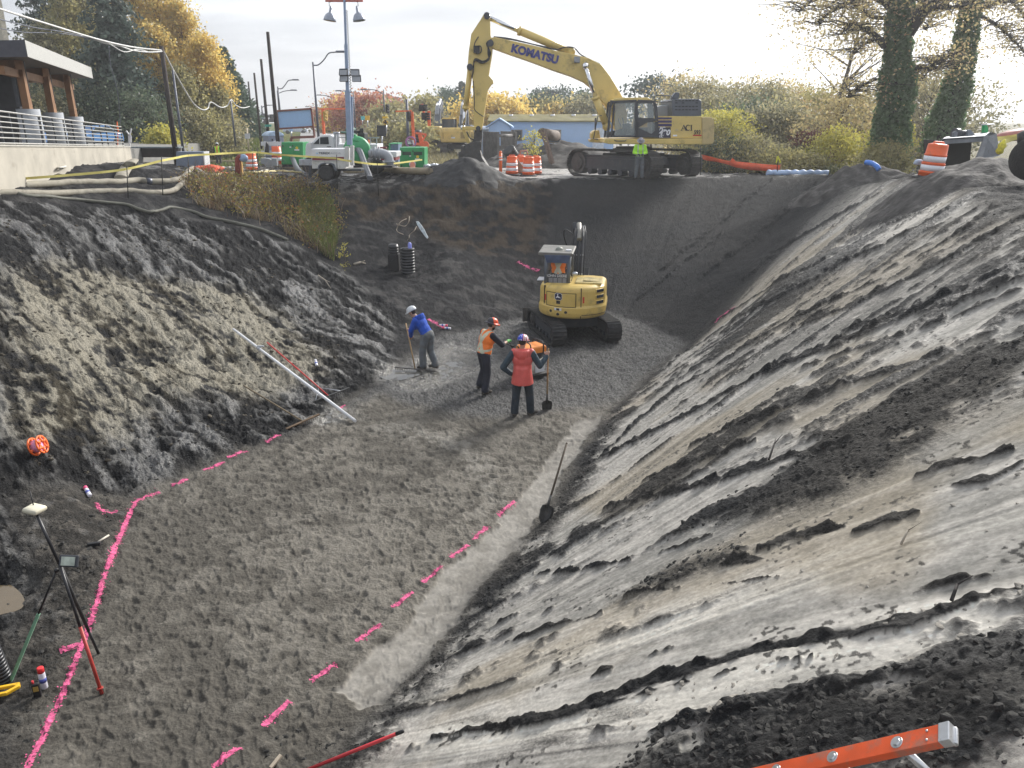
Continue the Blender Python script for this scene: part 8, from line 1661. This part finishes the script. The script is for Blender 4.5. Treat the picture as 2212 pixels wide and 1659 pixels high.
# left-hand wood
def wood():
    for lab, u, vt, y, r, kind, sd, kw in [
        ('tall dark fir behind the dark wooden pole, the biggest of the wood', 276, -170, 65, 4.3, 'fir', 1, {}), ('dark fir with drooping branches above the pavilion roof', 148, -190, 84, 7.0, 'fir', 2, dict(sparse=.25)), ('dark fir half hidden between the two others', 214, -70, 92, 5.0, 'fir', 12, {}),
        ('yellow-green birch-like tree above the pavilion roof', 185, -60, 76, 3.0, YGRN, 3, dict(tips=240, per=40)), ('thin gold tree just left of the biggest fir', 232, -40, 78, 2.6, YGRN, 4, dict(tips=230, per=40)), ('loose olive tree at the left of the wood', 120, 60, 74, 3.2, OLIVE, 5, dict(tips=200, per=36)),
        ('tall golden poplar right of the biggest fir', 336, -70, 76, 3.6, GOLD, 6, dict(tips=360, per=46)), ('golden poplar with a pointed top in the middle of the group', 384, -40, 75, 3.4, GOLD, 7, dict(tips=340, per=44)), ('golden poplar with a thin bare top', 425, 5, 74, 2.9, GOLD, 8, dict(tips=280, per=38)), ('orange-gold poplar at the right end of the golden group', 462, 85, 71, 2.7, ORNG, 9, dict(tips=300, per=46)), ('low golden poplar in front of the dark conifers', 476, 190, 70, 2.0, YGRN, 10, dict(tips=160, per=40)), ('golden poplar filling the gap behind the dark pole', 358, 60, 70, 3.0, GOLD, 11, dict(tips=280, per=44)),
        ('olive-gold tree low behind the dark pole', 405, 150, 68, 2.8, YGRN, 18, dict(tips=240, per=42)),
        ('dark pointed conifer at the right end of the wood', 502, 100, 84, 3.4, CEDAR, 13, {}), ('second dark conifer stepping down to the road', 524, 172, 92, 3.0, CEDAR, 14, {}), ('small dark conifer lowest in the row', 542, 222, 100, 2.4, CEDAR, 15, {})]:
        b = tz(u, 300, y); h = hgt(vt, y, b.z)
        if kind == 'fir' or kind is CEDAR: conifer(lab, b, h, r, FIR if kind == 'fir' else CEDAR, sd, dens=1.0 if kind == 'fir' else 1.5, leaf=.42 if kind == 'fir' else .38, group='firs and conifers of the wood', **kw)
        else: tree(lab, b, h, r*.74, kind, .25, seed=sd, form='column', bare=.08, spread=.42, group='golden trees of the wood', name='poplar', limbs=60, bark=BARK, **kw)
    i = 0
    for u, vt, y, r, lm, lab in [(70,190,62,3.0,DGRN,'dark shrub behind the nearest pier'),(115,205,60,2.6,OLIVE,'olive shrub between the first two piers'),(160,200,62,2.8,DGRN,'dark shrub between the last two piers'),(205,195,64,3.0,OLIVE,'olive-gold shrub right of the last pier'),(255,190,63,3.2,DGRN,'dark shrub under the biggest fir'),(300,200,62,2.9,DGRN,'dark shrub left of the dark pole'),(335,215,66,2.6,DGRN,'dark shrub just behind the dark pole'),(390,235,66,2.4,OLIVE,'olive shrub right of the dark pole'),(440,245,67,2.3,YGRN,'yellowish shrub below the orange poplar'),(478,250,69,1.9,OLIVE,'small olive shrub at the end of the wood'),(20,200,60,3.0,DGRN,'dark shrub at the left edge under the roof'),(350,285,58,.8,BRIGHT,'bright lime shrub at the foot of the dark pole')]:
        b = tz(u, 300, y); b.z -= .3; h = hgt(vt, y, b.z); tree(lab, b, h, r, lm, .2, tips=130, per=52, spread=.5, bare=.02, seed=40+i, limbs=26, name='shrub', cat='shrub', group='undergrowth of the wood'); i += 1
wood()
# trees of the far middle
for k, (f, cx, vt, y, r, lm, form, lab) in enumerate([(E_,760,850,120,4.0,REDL,'round','pale red tree left of the tower mast'),(E_,860,885,112,4.6,ORNG,'round','orange-brown tree right of the tower mast'),(E_,960,865,108,5.0,REDL,'round','red tree in the middle of the row'),(E_,1060,845,106,5.4,REDL,'round','brightest red tree under the gabled building'),(E_,1210,925,100,3.2,YGRN,'round','yellow-green bush right of the red trees'),(E_,700,930,125,4.0,OLIVE,'round','olive tree at the left end of the red row'),
    (E_,1710,835,120,2.4,CEDAR,'column','dark cypress left of the big arm'),(E_,1625,850,150,2.4,OLIVE,'column','thin dark spire left of the cypress'),(E_,1690,790,135,3.6,CEDAR,'cone','dark pointed pine left of the big arm'),(E_,1810,705,130,5.2,FIR,'cone','tall bare-topped fir behind the big arm'),(E_,1500,870,95,2.0,YGRN,'column','thin yellow tree among the stacked signals'),(E_,1430,1060,80,2.6,OLIVE,'round','brush at the foot of the dark signal pole'),(E_,1290,1080,82,2.2,YGRN,'round','yellowish brush left of the dark signal pole'),
    (D_,880,210,90,4.6,ORNG,'round','orange-leaved tree just right of the big arm'),(D_,1010,380,88,3.4,GOLD,'round','golden tree above the porch'),(D_,1270,290,110,1.5,OLIVE,'column','thin tree left of the far pole'),(D_,1200,450,100,2.2,DGRN,'round','round dark tree before the bright warehouse'),(D_,1390,420,100,2.2,ORNG,'round','small orange tree behind the trailer'),(D_,1480,390,104,2.0,DGRN,'column','dark columnar tree behind the trailer'),(D_,1610,280,100,2.9,CEDAR,'column','green columnar tree taller than its neighbours'),(D_,1690,300,98,2.4,YGRN,'column','yellow-green column beside the green one'),(D_,1690,160,130,4.4,FIR,'round','pine with a ragged crown'),(D_,1930,110,128,5.6,FIR,'round','larger pine with a domed crown'),(D_,1880,370,96,3.0,GOLD,'round','golden tree right of the columns'),(D_,2020,400,96,2.6,CEDAR,'cone','small green cone tree'),(D_,2140,210,100,3.0,CEDAR,'column','green column nearest the boom'),(D_,2230,250,95,2.8,OLIVE,'column','olive column behind the boom cylinder'),
    (BU,60,700,88,5.0,FIR,'round','pine behind the cab roof')]):
    q = f(cx, vt, y); b = Vector((q.x, y, float(hbase(q.x, y))-.2)); h = q.z-b.z
    if lm is FIR and form == 'cone': conifer(lab, b, h, r, lm, 70+k, dens=.7, leaf=.6)
    else: tree(lab, b, h, r, lm, .42, tips=90, per=40, spread=.75, bare=.05 if form != 'round' else .1, seed=70+k, form='column' if form == 'column' else 'cone' if form == 'cone' else 'round', limbs=14)
for k, (cx, vt, y, r, lm, lab) in enumerate([(980,1120,105,2.6,OLIVE,'low dark hedge on the roundabout'),(1120,1090,90,2.4,OLIVE,'low brush under the diamond sign'),(720,1075,118,3,OLIVE,'low hedge left of the tower mast'),(1390,1080,74,2.0,YGRN,'dry brush right of the diamond sign')]):
    q = E_(cx, vt, y); b = Vector((q.x, y, float(hbase(q.x, y))-.3)); tree(lab, b, q.z-b.z, r, lm, .35, tips=60, per=36, spread=.5, bare=0, seed=120+k, limbs=8, name='shrub', cat='shrub')
# thicket behind the big excavator and to its right
i = 0
for cx, vt, y, r, lm, lab in [(330,610,60,3.6,SPARSE,'pale yellow tree rising above the grey hood'),(480,690,58,3.2,OLIVE,'olive tree right of the grey hood'),(620,800,54,3.0,OLIVE,'grey-olive shrub above the bright yellow one'),(760,720,58,3.4,OLIVE,'tall olive tree in the middle of the thicket'),(930,650,60,3.6,SPARSE,'pale-topped tree in the thicket centre'),(1050,730,56,3.2,OLIVE,'brownish tree right of the thicket centre'),(1180,670,60,3.4,SPARSE,'thin pale tree left of the dark trunk'),(1330,700,58,3.2,SPARSE,'loose pale tree behind the dark trunk'),(1480,760,52,3.0,YGRN,'yellow tree right of the dark trunk'),
    (900,930,50,3.0,DGRN,'dense dark shrub at the thicket centre'),(1050,960,48,2.8,OLIVE,'olive shrub above the reeds'),(1200,980,48,2.8,OLIVE,'brown-olive shrub behind the reeds'),(620,985,46,1.5,BRIGHT,'bright yellow shrub just right of the counterweight'),(740,985,45,1.6,BRIGHT,'second bright yellow shrub right of the counterweight'),(560,1080,44,1.6,YGRN,'yellow-green bush under the counterweight'),(850,1200,43,2.0,YGRN,'low yellow-green bush behind the orange mesh'),(700,1230,43,1.8,DGRN,'low dark bush behind the orange mesh'),(1000,1250,42,1.9,OLIVE,'low olive bramble behind the orange mesh'),(1150,1330,40,1.5,YGRN,'low yellow bramble by the ribboned stake'),(1330,1370,39,1.3,YGRN,'low bramble before the reeds'),(1530,1180,44,1.4,DOGW,'wine-red dogwood left of the ivy tree'),(1450,1180,45,1.3,DOGW,'wine-red dogwood nearest the reeds'),
    (1720,860,44,2.6,SPARSE,'yellowing shrub left of the ivy tree'),(1660,1150,40,1.3,BRIGHT,'yellow shrub at the foot of the ivy tree'),(1900,900,52,3.4,OLIVE,'shrub seen between the two ivy trees'),(2100,1120,38,1.3,BRIGHT,'yellow shrub between the two ivy trunks'),(2350,760,50,4.2,OLIVE,'tall grey-olive thicket at the right edge'),(2180,700,54,3.6,SPARSE,'pale thicket right of the second ivy tree'),(2080,1280,34,1.0,YGRN,'low leafy bramble left of the tilted barrel'),(2500,640,46,4.0,OLIVE,'brown thicket cut off by the right edge')]:
    q = BU(cx, vt+(45 if vt < 900 and cx < 1600 else 0), y); b = Vector((q.x, y, float(hbase(q.x, y))-.3)); h = q.z-b.z; sm = r < 2.1
    tree(lab, b, h, r, lm, .13 if sm else .19, tips=130 if sm else 150, per=40 if lm is not SPARSE else 20, spread=.3 if sm else .55, bare=.0 if sm else .06, seed=200+i, limbs=24 if sm else 70, name='shrub' if h < 4 else 'tree', cat='shrub' if h < 4 else 'tree', thick=.7, group='thicket on the right'); i += 1
b = BU(1540,1030,47); tree('straight dark-trunked tree with sparse yellow leaves, left of the ivy trees', Vector((b.x, 47, .3)), hgt(-90, 47, .3), 4.2, SPARSE, .15, tips=240, per=9, spread=.5, bare=.42, seed=301, lean=(1.9,0), bark=BARK, limbs=22, thick=1.0)
def ivy_tree(lab, base, pts, rads, n, seed, limbs=(), crown=None):
    rg = np.random.default_rng(seed); base = Vector(base); t = thing('ivy_tree', lab, 'tree', base); m = MB(); P_ = smooth_path([Vector(p)-base for p in pts], 8); k = len(P_)
    rs = np.interp(np.linspace(0, len(rads)-1, k), np.arange(len(rads)), rads); m.tube(P_, [max(.12, r*.33) for r in rs], n=9); C = []; A = np.array([tuple(p) for p in P_])
    idx = rg.uniform(0, k-1.01, n); p = A[idx.astype(int)]+(A[idx.astype(int)+1]-A[idx.astype(int)])*(idx % 1)[:, None]; a = rg.uniform(0, 2*np.pi, n)
    r = np.interp(idx, np.arange(k), rs)*(.55+.75*fbm(a*1.3*2+seed, idx*.55, 3, seed))*np.sqrt(rg.uniform(.45, 1.05, n)); C.append(np.stack([p[:,0]+r*np.cos(a), p[:,1]+r*np.sin(a), p[:,2]+rg.normal(size=n)*.1], 1))
    tips = []
    for L in limbs:
        q = smooth_path([Vector(v)-base for v in L[0]], 6); m.tube(q, list(np.linspace(L[1], .025, len(q))), n=6)
        for j in range(len(q)//3, len(q)):
            for _ in range(L[2]):
                d = Vector(rg.normal(size=3)); d.z = abs(d.z)*.4-.5*rg.random(); e = q[j]+d*rg.uniform(.3, 1.0); m.tube([q[j], q[j].lerp(e, .5)+Vector((0,0,.08)), e], [.022, .014, .006], n=4, cap=False); tips.append(tuple(e))
    C = C[0]; V, Q = leaves(C, .15, rg, .85); qmesh('ivy', V, Q, IVY, t, np.clip(.5+.3*rg.normal(size=len(C)), 0, 1))
    m.build('trunk', BARKD, t, fix=False)
    if tips:
        T_ = np.array(tips); C = np.repeat(T_, 8, 0); C = C+rg.normal(size=C.shape)*.34; V, Q = leaves(C, .125, rg); qmesh('crown', V, Q, SPARSE, t, np.clip(.5+.3*rg.normal(size=len(C)), 0, 1))
y = 35; g0 = RR(1060,1420,y)
ivy_tree('thick ivy-covered tree with spreading limbs, the nearer of two', g0, [g0, RR(1050,1200,y), RR(1090,900,y), RR(1110,600,y), RR(1120,300,y), RR(1140,0,y), RR(1160,-300,y)], [.75,.82,.78,.70,.60,.52,.45,.4], 18000, 5,
    [([RR(1000,400,y),RR(900,300,y-.3),RR(780,230,y-.6),RR(690,215,y-.8),RR(620,300,y-1)], .16, 5), ([RR(1000,380,y),RR(900,345,y+.5),RR(800,400,y+.8),RR(730,470,y+1)], .08, 5), ([RR(1040,60,y),RR(960,0,y),RR(800,-20,y-.5),RR(560,80,y-1),RR(420,220,y-1.2)], .16, 6), ([RR(1180,260,y),RR(1300,130,y-.3),RR(1420,30,y-.5),RR(1520,-80,y-.6)], .45, 5), ([RR(1250,610,y),RR(1330,580,y-.4),RR(1400,610,y-.5),RR(1450,540,y-.6),RR(1600,470,y-.6)], .10, 6), ([RR(920,690,y),RR(830,730,y-.5),RR(740,790,y-.8),RR(680,850,y-1)], .07, 5), ([RR(1150,-100,y),RR(1400,40,y-.8),RR(1600,70,y-1),RR(1800,0,y-1)], .15, 7), ([RR(1100,150,y),RR(900,150,y+1),RR(750,60,y+1.2),RR(640,-60,y+1.4)], .12, 6), ([RR(1140,-60,y),RR(950,-120,y),RR(700,-90,y),RR(400,-10,y),RR(250,100,y)], .14, 7)])
y = 40; g1 = RR(1480,1300,y)
ivy_tree('ivy-covered tree farther right, behind the empty bucket', g1, [g1, RR(1530,1050,y), RR(1600,850,y), RR(1660,600,y), RR(1700,350,y), RR(1760,0,y), RR(1790,-300,y)], [1.0,.85,.72,.62,.54,.46,.4], 13000, 9,
    [([RR(1700,300,y),RR(1850,80,y),RR(2000,20,y),RR(2200,20,y)], .16, 8), ([RR(1650,480,y),RR(1520,500,y-.5),RR(1430,560,y-.8),RR(1320,700,y-1)], .07, 6), ([RR(1740,100,y),RR(1950,200,y),RR(2100,330,y),RR(2240,480,y)], .10, 9), ([RR(1750,0,y),RR(1600,-40,y),RR(1450,100,y),RR(1360,260,y)], .1, 8), ([RR(1780,-100,y),RR(2000,-60,y+1),RR(2200,120,y+1),RR(2300,300,y+1)], .1, 9)])
# reeds, sapling, weeds on the crest, grass
def blades(name, lab, base_pts, hmin, hmax, w, lm, seed, kind=None, cat='grass', lean=.35, seg=2, group=None):
    rg = np.random.default_rng(seed); B = np.array([tuple(p) for p in base_pts]); n = len(B); o0 = B[0].copy(); h = rg.uniform(hmin, hmax, n); d = rg.normal(size=(n, 3)); d[:,2] = 0; bend = d*lean*h[:,None]; s = np.cross(d, [0,0,1.]); s /= np.linalg.norm(s, axis=1)[:, None]+1e-9
    V = []; up = np.array([0,0,1.])
    for k in range(seg+1):
        q = k/seg; c = B+up*(h*q*(1-.15*q))[:, None]+bend*q*q; ww = w*(1-q*.85)*rg.uniform(.6, 1.4, n)[:, None]; V += [c-s*ww, c+s*ww]
    V = np.stack(V, 1)-o0; Q = np.array([[2*k, 2*k+1, 2*k+3, 2*k+2] for k in range(seg)]); Q = (np.arange(n)[:, None, None]*(2*(seg+1))+Q[None]).reshape(-1, 4)
    o = qmesh(name, V.reshape(-1, 3), Q, lm, None, np.repeat(rg.uniform(0, 1, n), seg)); o.location = o0
    if kind: o['kind'] = kind; o['label'] = lab
    else: tag(o, lab, cat, group)
    return o
def patch(poly, n, seed, jit=0):
    """n ground points inside an outline read off the photograph"""
    rg = np.random.default_rng(seed); W_ = [hit(*p) if len(p) == 2 else PY(*p) for p in poly]; X = np.array([p.x for p in W_]); Y = np.array([p.y for p in W_]); out = []
    while len(out) < n:
        x = rg.uniform(X.min(), X.max(), 4*n); y = rg.uniform(Y.min(), Y.max(), 4*n); ins = np.zeros(len(x), bool)
        for i in range(len(X)):
            x0, y0, x1, y1 = X[i], Y[i], X[i-1], Y[i-1]
            with np.errstate(divide='ignore', invalid='ignore'): ins ^= ((y0 > y) != (y1 > y)) & (x < (x1-x0)*(y-y0)/(y1-y0)+x0)
        out += list(zip(x[ins], y[ins]))
    xy = np.array(out[:n]); z = surf(xy[:,0], xy[:,1])[0]; return np.stack([xy[:,0], xy[:,1], z-.02], 1)
WP = [(392,392),(440,388),(520,385),(620,392),(690,402),(722,440),(730,500),(722,560),(690,545),(640,515),(560,478),(490,465),(430,450)]
pw = patch(WP, 9000, 5); pw = pw[fbm(pw[:,0]*1.3, pw[:,1]*1.3, 3, 95)+.12*RNG.random(len(pw)) > .56]; blades('weeds', 'dry brown weeds and grass on the crest of the left bank', pw, .12, .62, .014, BROWN, 5, 'stuff', lean=.55)
pw = patch([(640,430),(720,440),(730,520),(722,560),(690,545),(660,510)], 1500, 6); blades('grass', 'green grass tufts at the right end of the dry weeds', pw, .25, .75, .013, GREENB, 6, 'stuff', lean=.5)
pw = patch([(385,386),(430,372),(520,376),(640,384),(700,394),(735,440),(738,510),(724,575),(680,548),(630,520),(550,482),(480,468),(420,452)], 420, 15); blades('brush', 'bent brown stems and broken twigs among the dry weeds on the crest', pw, .5, 1.15, .010, leafmat('twig_stems', [(.10,.07,.055),(.22,.16,.12),(.34,.28,.20)], .1), 15, 'stuff', lean=.9, seg=3)
pw = patch(WP, 260, 8); rg = np.random.default_rng(8); C = np.repeat(pw+np.array([0,0,.32]), 22, 0); C = C+rg.normal(size=C.shape)*np.array([.22,.22,.13]); V, Q = leaves(C, .09, rg); o = qmesh('weeds', V-C[0], Q, leafmat('weed_leaves', [(.10,.07,.03),(.22,.17,.06),(.36,.30,.07),(.14,.17,.04),(.40,.16,.06)], .45), None, rg.uniform(0, 1, len(C))); o.location = C[0]; o['kind'] = 'stuff'; o['label'] = 'small yellowing leaves among the dry weeds on the crest'
pw = patch([(430,351,57),(565,351,57),(560,318,90),(430,318,90)], 9000, 9); blades('grass', 'rough green grass behind the rim around the far person', pw, .1, .38, .05, GREENB, 9, 'stuff')
pw = patch([(850,352,50),(1000,352,50),(980,318,82),(860,318,82)], 4000, 10); blades('grass', 'rough dry grass between the road and the parked excavators', pw, .12, .5, .05, leafmat('dry_grass', [(.12,.11,.05),(.24,.21,.10),(.34,.30,.16)], .4), 10, 'stuff')
pw = patch([(1715,350,41),(1770,350,41),(1765,330,44),(1705,330,44)], 900, 11); blades('reeds', 'tall grey-green reeds below the wine-red dogwood', pw, .9, 1.7, .03, leafmat('reed_blades', [(.10,.12,.07),(.18,.20,.11),(.25,.24,.14)], .4), 11, 'stuff', lean=.12)
pw = patch([(1560,347,42),(1700,349,40.5),(1900,356,35),(1920,345,44),(1560,335,52)], 9000, 12); blades('undergrowth', 'low leafy undergrowth in front of the thicket on the right', pw, .15, .6, .06, leafmat('bramble_leaves', [(.06,.09,.03),(.14,.17,.05),(.27,.26,.08),(.36,.32,.10)], .45), 12, 'stuff', lean=.7)
b = D_(1480,1080,43); tree('small yellow-green sapling behind the orange barrels', onground(b), 2.1, .55, BRIGHT, .12, tips=40, per=9, spread=.16, bare=.2, seed=400, limbs=20, name='sapling')
for lab, u, v, y, h, sd in (('small yellow-leaved twig plant at the right end of the weeds', 745, 575, 26, .8, 402), ('orange-leaved twig on the rim before the light tower', 690, 392, 33.5, .7, 403)): tree(lab, onground(PY(u, v, y)), h, .22, BRIGHT if sd == 402 else ORNG, .07, tips=14, per=5, spread=.09, bare=.1, seed=sd, limbs=12, name='twig_plant', cat='plant')
# ------------------------------------------------------------------ marks, water, clods and sticks on the ground
def spray(lab, pts, w, seed, group=None):
    """sprayed paint draped on the soil, ragged where the soil shows through"""
    rg = np.random.default_rng(seed); W_ = [P(*p) if len(p) == 2 else Vector(p) for p in pts]; path = smooth_path(W_, 10); acc = []
    for i in range(len(path)-1):
        a, b = path[i], path[i+1]; L_ = (b-a).length; d = (b-a).normalized(); k = int(L_*1900*w/.04); t = rg.random(k); o_ = np.where(rg.random(k) < .8, rg.uniform(-.85, .85, k), rg.normal(size=k)*1.1)*w; acc.append(np.stack([a.x+(b.x-a.x)*t-d.y*o_, a.y+(b.y-a.y)*t+d.x*o_, np.abs(o_)/w], 1))
    A = np.concatenate(acc); keep = fbm(A[:,0]*14, A[:,1]*14, 3, seed)+.5*rg.random(len(A)) > .60+.12*A[:,2]; A = A[keep]; n = len(A); s = rg.uniform(.004, .012, n); r = rg.uniform(0, 6.28, n)
    cs = [(A[:,0]+s*np.cos(r+q), A[:,1]+s*np.sin(r+q)) for q in (0, 1.57, 3.14, 4.71)]; V = np.stack([np.stack([cx_, cy_, surf(cx_, cy_)[0]+.004], 1) for cx_, cy_ in cs], 1).reshape(-1, 3)
    o0 = V[0].copy(); o = qmesh('paint_line', V-o0, np.arange(len(V)).reshape(-1, 4), PINK); o.location = o0; tag(o, lab, 'paint mark', group); return o
spray('long pink sprayed line down the left side of the pit floor', [(58,1665),(120,1530),(180,1385),(235,1240),(272,1130),(295,1082)], .034, 1); spray('pink corner stroke at the top of the long line', [(288,1086),(312,1073),(345,1063)], .05, 2); spray('short pink side stroke off the long line by the tripod', [(130,1405),(150,1398),(172,1390)], .04, 3); spray('faint pink L-shaped mark left of the line corner', [(212,1098),(222,1114),(255,1108)], .03, 4)
gL = 'pink paint dashes along the left edge of the floor'; gR = 'pink paint dashes beside the sand strip'
for k, (p, lab) in enumerate([([(372,1050),(405,1034)],'pink dash second from the line corner on the left edge'),([(440,1018),(486,998)],'long pink dash midway along the left edge of the floor'),([(492,991),(534,976)],'pink dash just beyond the midway one on the left edge'),([(578,956),(606,941)],'farthest pink dash on the left edge, nearest the rakes'),([(735,882),(745,873)],'tiny pink spot beside the rake heads')]): spray(lab, p, .034, 10+k, gL)
for k, (p, lab) in enumerate([([(460,1655),(518,1612)],'pink dash at the bottom edge of the floor'),([(568,1568),(626,1515)],'pink dash second from the bottom edge'),([(672,1470),(725,1432)],'pink dash level with the near end of the sand strip'),([(770,1386),(820,1348)],'pink dash fourth up the sand strip'),([(848,1312),(893,1276)],'pink dash fifth up the sand strip'),([(914,1258),(953,1222)],'pink dash sixth up the sand strip'),([(973,1204),(1012,1176)],'pink dash seventh up the sand strip'),([(1022,1165),(1053,1137)],'pink dash second farthest on the sand strip'),([(1076,1112),(1113,1080)],'pink dash farthest up the sand strip, nearest the shovel')]): spray(lab, p, .034, 30+k, gR)
def spray2(lab, pts, sd): return spray(lab, [tuple(hit(*p)) for p in pts], .06, sd)
spray2('faint pink streak on the gravel behind the person in blue', [(925,690),(945,700),(960,708)], 50); spray2('pink streak at the bottom of the right slope', [(1545,698),(1570,676),(1588,662)], 51); spray2('pink mark on the clay behind the compact excavator', [(1118,566),(1135,575),(1165,586)], 52)
def water(lab, poly, z, m_): 
    W_ = [P(u, v, z) for u, v in poly]; c = sum(W_, Vector())/len(W_); pts = smooth_path(W_+[W_[0]], 5)[:-1]; m = MB(); m.M = Matrix.Translation(-c); m.add(pts, [tuple(range(len(pts)))]); o = m.build('water', m_, None); o.location = c; o['kind'] = 'structure'; return o
MUDW = mat('muddy_water', (.13,.10,.062), .06, var=.06, spec=.6); CLRW = mat('grey_water', (.13,.125,.11), .05, var=.1, spec=.7)
z_ = ground(*P(5,1292)[:2]); water('w', [(-70,1240),(-10,1250),(30,1268),(52,1292),(46,1314),(8,1326),(-70,1336)], -3.235, MUDW)
for pl in ([(815,812),(838,795),(868,800),(895,795),(912,806),(880,818),(845,822)], [(905,822),(932,812),(950,790),(985,780),(1010,792),(985,812),(945,826)], [(690,915),(712,893),(742,886),(752,900),(725,912)]):
    q = [P(*p) for p in pl]; zz = np.array([ground(p.x, p.y) for p in q]); water('w', pl, float(np.percentile(zz, 45)), CLRW)
# the dug pool needs no edge: loose clods and chips lie over slope and floor
def clods(lab, polys, n, smin, smax, seed, mtl, flat_=.6):
    rg = np.random.default_rng(seed); ico = bpy.data.meshes.new('tmp'); b = bmesh.new(); bmesh.ops.create_icosphere(b, subdivisions=2, radius=1); b.to_mesh(ico); b.free(); bv = np.array([v.co[:] for v in ico.vertices]); bf = np.array([p.vertices[:] for p in ico.polygons])
    pts = np.concatenate([patch(pl, k, seed+i) for i, (pl, k) in enumerate(polys)]); n = len(pts); nv = len(bv); s = smin*(smax/smin)**(rg.random(n)**2.2)
    V = bv[None]*(1+.13*rg.normal(size=(n, nv, 1)).clip(-1.5, 1.5))*(1+.3*np.sin(bv[None]@rg.normal(size=(n,3,1))*2.2))*np.stack([s*rg.uniform(.7,1.4,n), s*rg.uniform(.7,1.4,n), s*rg.uniform(.35,.9,n)*flat_/.6], 1)[:, None]; a = rg.uniform(0, 6.28, n); ca, sa = np.cos(a)[:, None], np.sin(a)[:, None]
    V = np.stack([V[...,0]*ca-V[...,1]*sa, V[...,0]*sa+V[...,1]*ca, V[...,2]], -1)+pts[:, None]+np.array([0,0,1])*(s*.22)[:, None, None]
    F = (np.arange(n)[:, None, None]*nv+bf[None]).reshape(-1, 3); o = qmesh('soil_clods', V.reshape(-1, 3)-pts[0], F, mtl, None); o.location = pts[0]; o['kind'] = 'stuff'; o['label'] = lab; return o
CLD = mat('clod_soil', (.036,.035,.033), .9, var=.4, scale=14, bump=.8, bscale=30, spec=.25); CLP = mat('clod_clay', (.20,.185,.16), .85, var=.3, scale=10, bump=.6, bscale=24)
clods('dark loose clods at the near foot of the right slope', [([(1300,1690),(1400,1590),(1560,1530),(1800,1490),(2000,1430),(2230,1360),(2230,1700)], 2600), ([(740,1640),(1000,1350),(1168,1143),(1330,890),(1360,880),(1215,1120),(1060,1330),(860,1560)], 2200), ([(2230,700),(2230,840),(2060,905),(1850,1060),(1640,1115),(1440,1160),(1790,935)], 1500), ([(1330,1290),(1460,1215),(1620,1150),(1600,1195),(1440,1265)], 500), ([(500,1659),(640,1560),(760,1560),(760,1640),(640,1690)], 350)], 0, .005, .032, 60, CLD)
clods('small clods scattered over the upper right slope', [([(1330,900),(1480,770),(1560,640),(1800,420),(2230,420),(2230,700),(1700,960)], 900)], 0, .006, .026, 61, CLD)
clods('thin flakes of pale clay on the near right slope', [([(1200,1560),(1400,1500),(1700,1420),(2230,1200),(2230,1380),(1800,1500),(1450,1600)], 260), ([(1300,1290),(2230,1000),(2230,1200),(1500,1420)], 120)], 0, .008, .034, 62, CLP, .3)
clods('dark gravel and clods strewn along the left bank foot', [([(0,1100),(300,1060),(540,970),(700,880),(650,860),(480,930),(280,1000),(0,1030)], 1500), ([(0,1130),(260,1110),(180,1340),(60,1600),(0,1640)], 2400)], 0, .006, .035, 63, CLD)
clods('dark lumps on the left bank face', [([(0,480),(300,470),(500,520),(700,640),(780,760),(640,880),(400,960),(0,1050)], 3000)], 0, .008, .05, 64, mat('clod_bank', (.075,.066,.052), .9, var=.4, scale=12, bump=.8, bscale=30, spec=.25))
for lab, a, b, r in (('thin dark root sticking out of the pale slope', (1945,1182),(1962,1162), .009), ('dark stub of roots on the near slope by the ladder', (2050,1322),(2062,1290), .011), ('thin crooked twig in the middle of the right slope', (1660,1000),(1675,960), .012), ('pale stick lying on the left bank crest', (765,575),(790,572), .05), ('thin pale stick on the left bank below the hose', (688,600),(715,628), .018)):
    p, q = hit(*a), hit(*b); p.z = ground(p.x, p.y)+.02; q.z = ground(q.x, q.y)+.05; t = thing('stick', lab, 'stick', p); m = mbw(t); mid = p.lerp(q, .5)+Vector((.02,.02,.05)); m.tube([p, mid, q], [r, r*.8, r*.4], n=6); m.tube([mid, mid+(q-p)*.3+Vector((.05,-.04,.06))], [r*.6, r*.25], n=5); m.build('wood', BARKD if 'pale' not in lab else mat('stick_pale', (.36,.32,.26), .8, var=.2), t)
t = thing('wood_stake', 'short splintered stake at the bottom edge of the pit floor', 'stake', onground(P(590,1655))); m = mbw(t); a = onground(P(585,1660), .03); m.bar(a, onground(P(608,1640), .06), .035, .02); m.build('stake', mat('stake_pale', (.5,.42,.32), .7), t)

# ------------------------------------------------------------------ thin autumn haze
def haze():
    m = bpy.data.materials.new('haze'); m.use_nodes = True; nt = m.node_tree; nt.nodes.clear(); o_ = nt.nodes.new('ShaderNodeOutputMaterial'); v = nt.nodes.new('ShaderNodeVolumePrincipled'); v.inputs['Color'].default_value = (.92,.94,.97,1); v.inputs['Density'].default_value = HAZE; v.inputs['Anisotropy'].default_value = .45; nt.links.new(v.outputs[0], o_.inputs['Volume'])
    b = MB(); b.box((0,900,35), (5200,5200,80)); h = b.build('haze', m); h['kind'] = 'stuff'; h['label'] = 'thin pale haze that fades the far trees'
HAZE = .0011
haze()
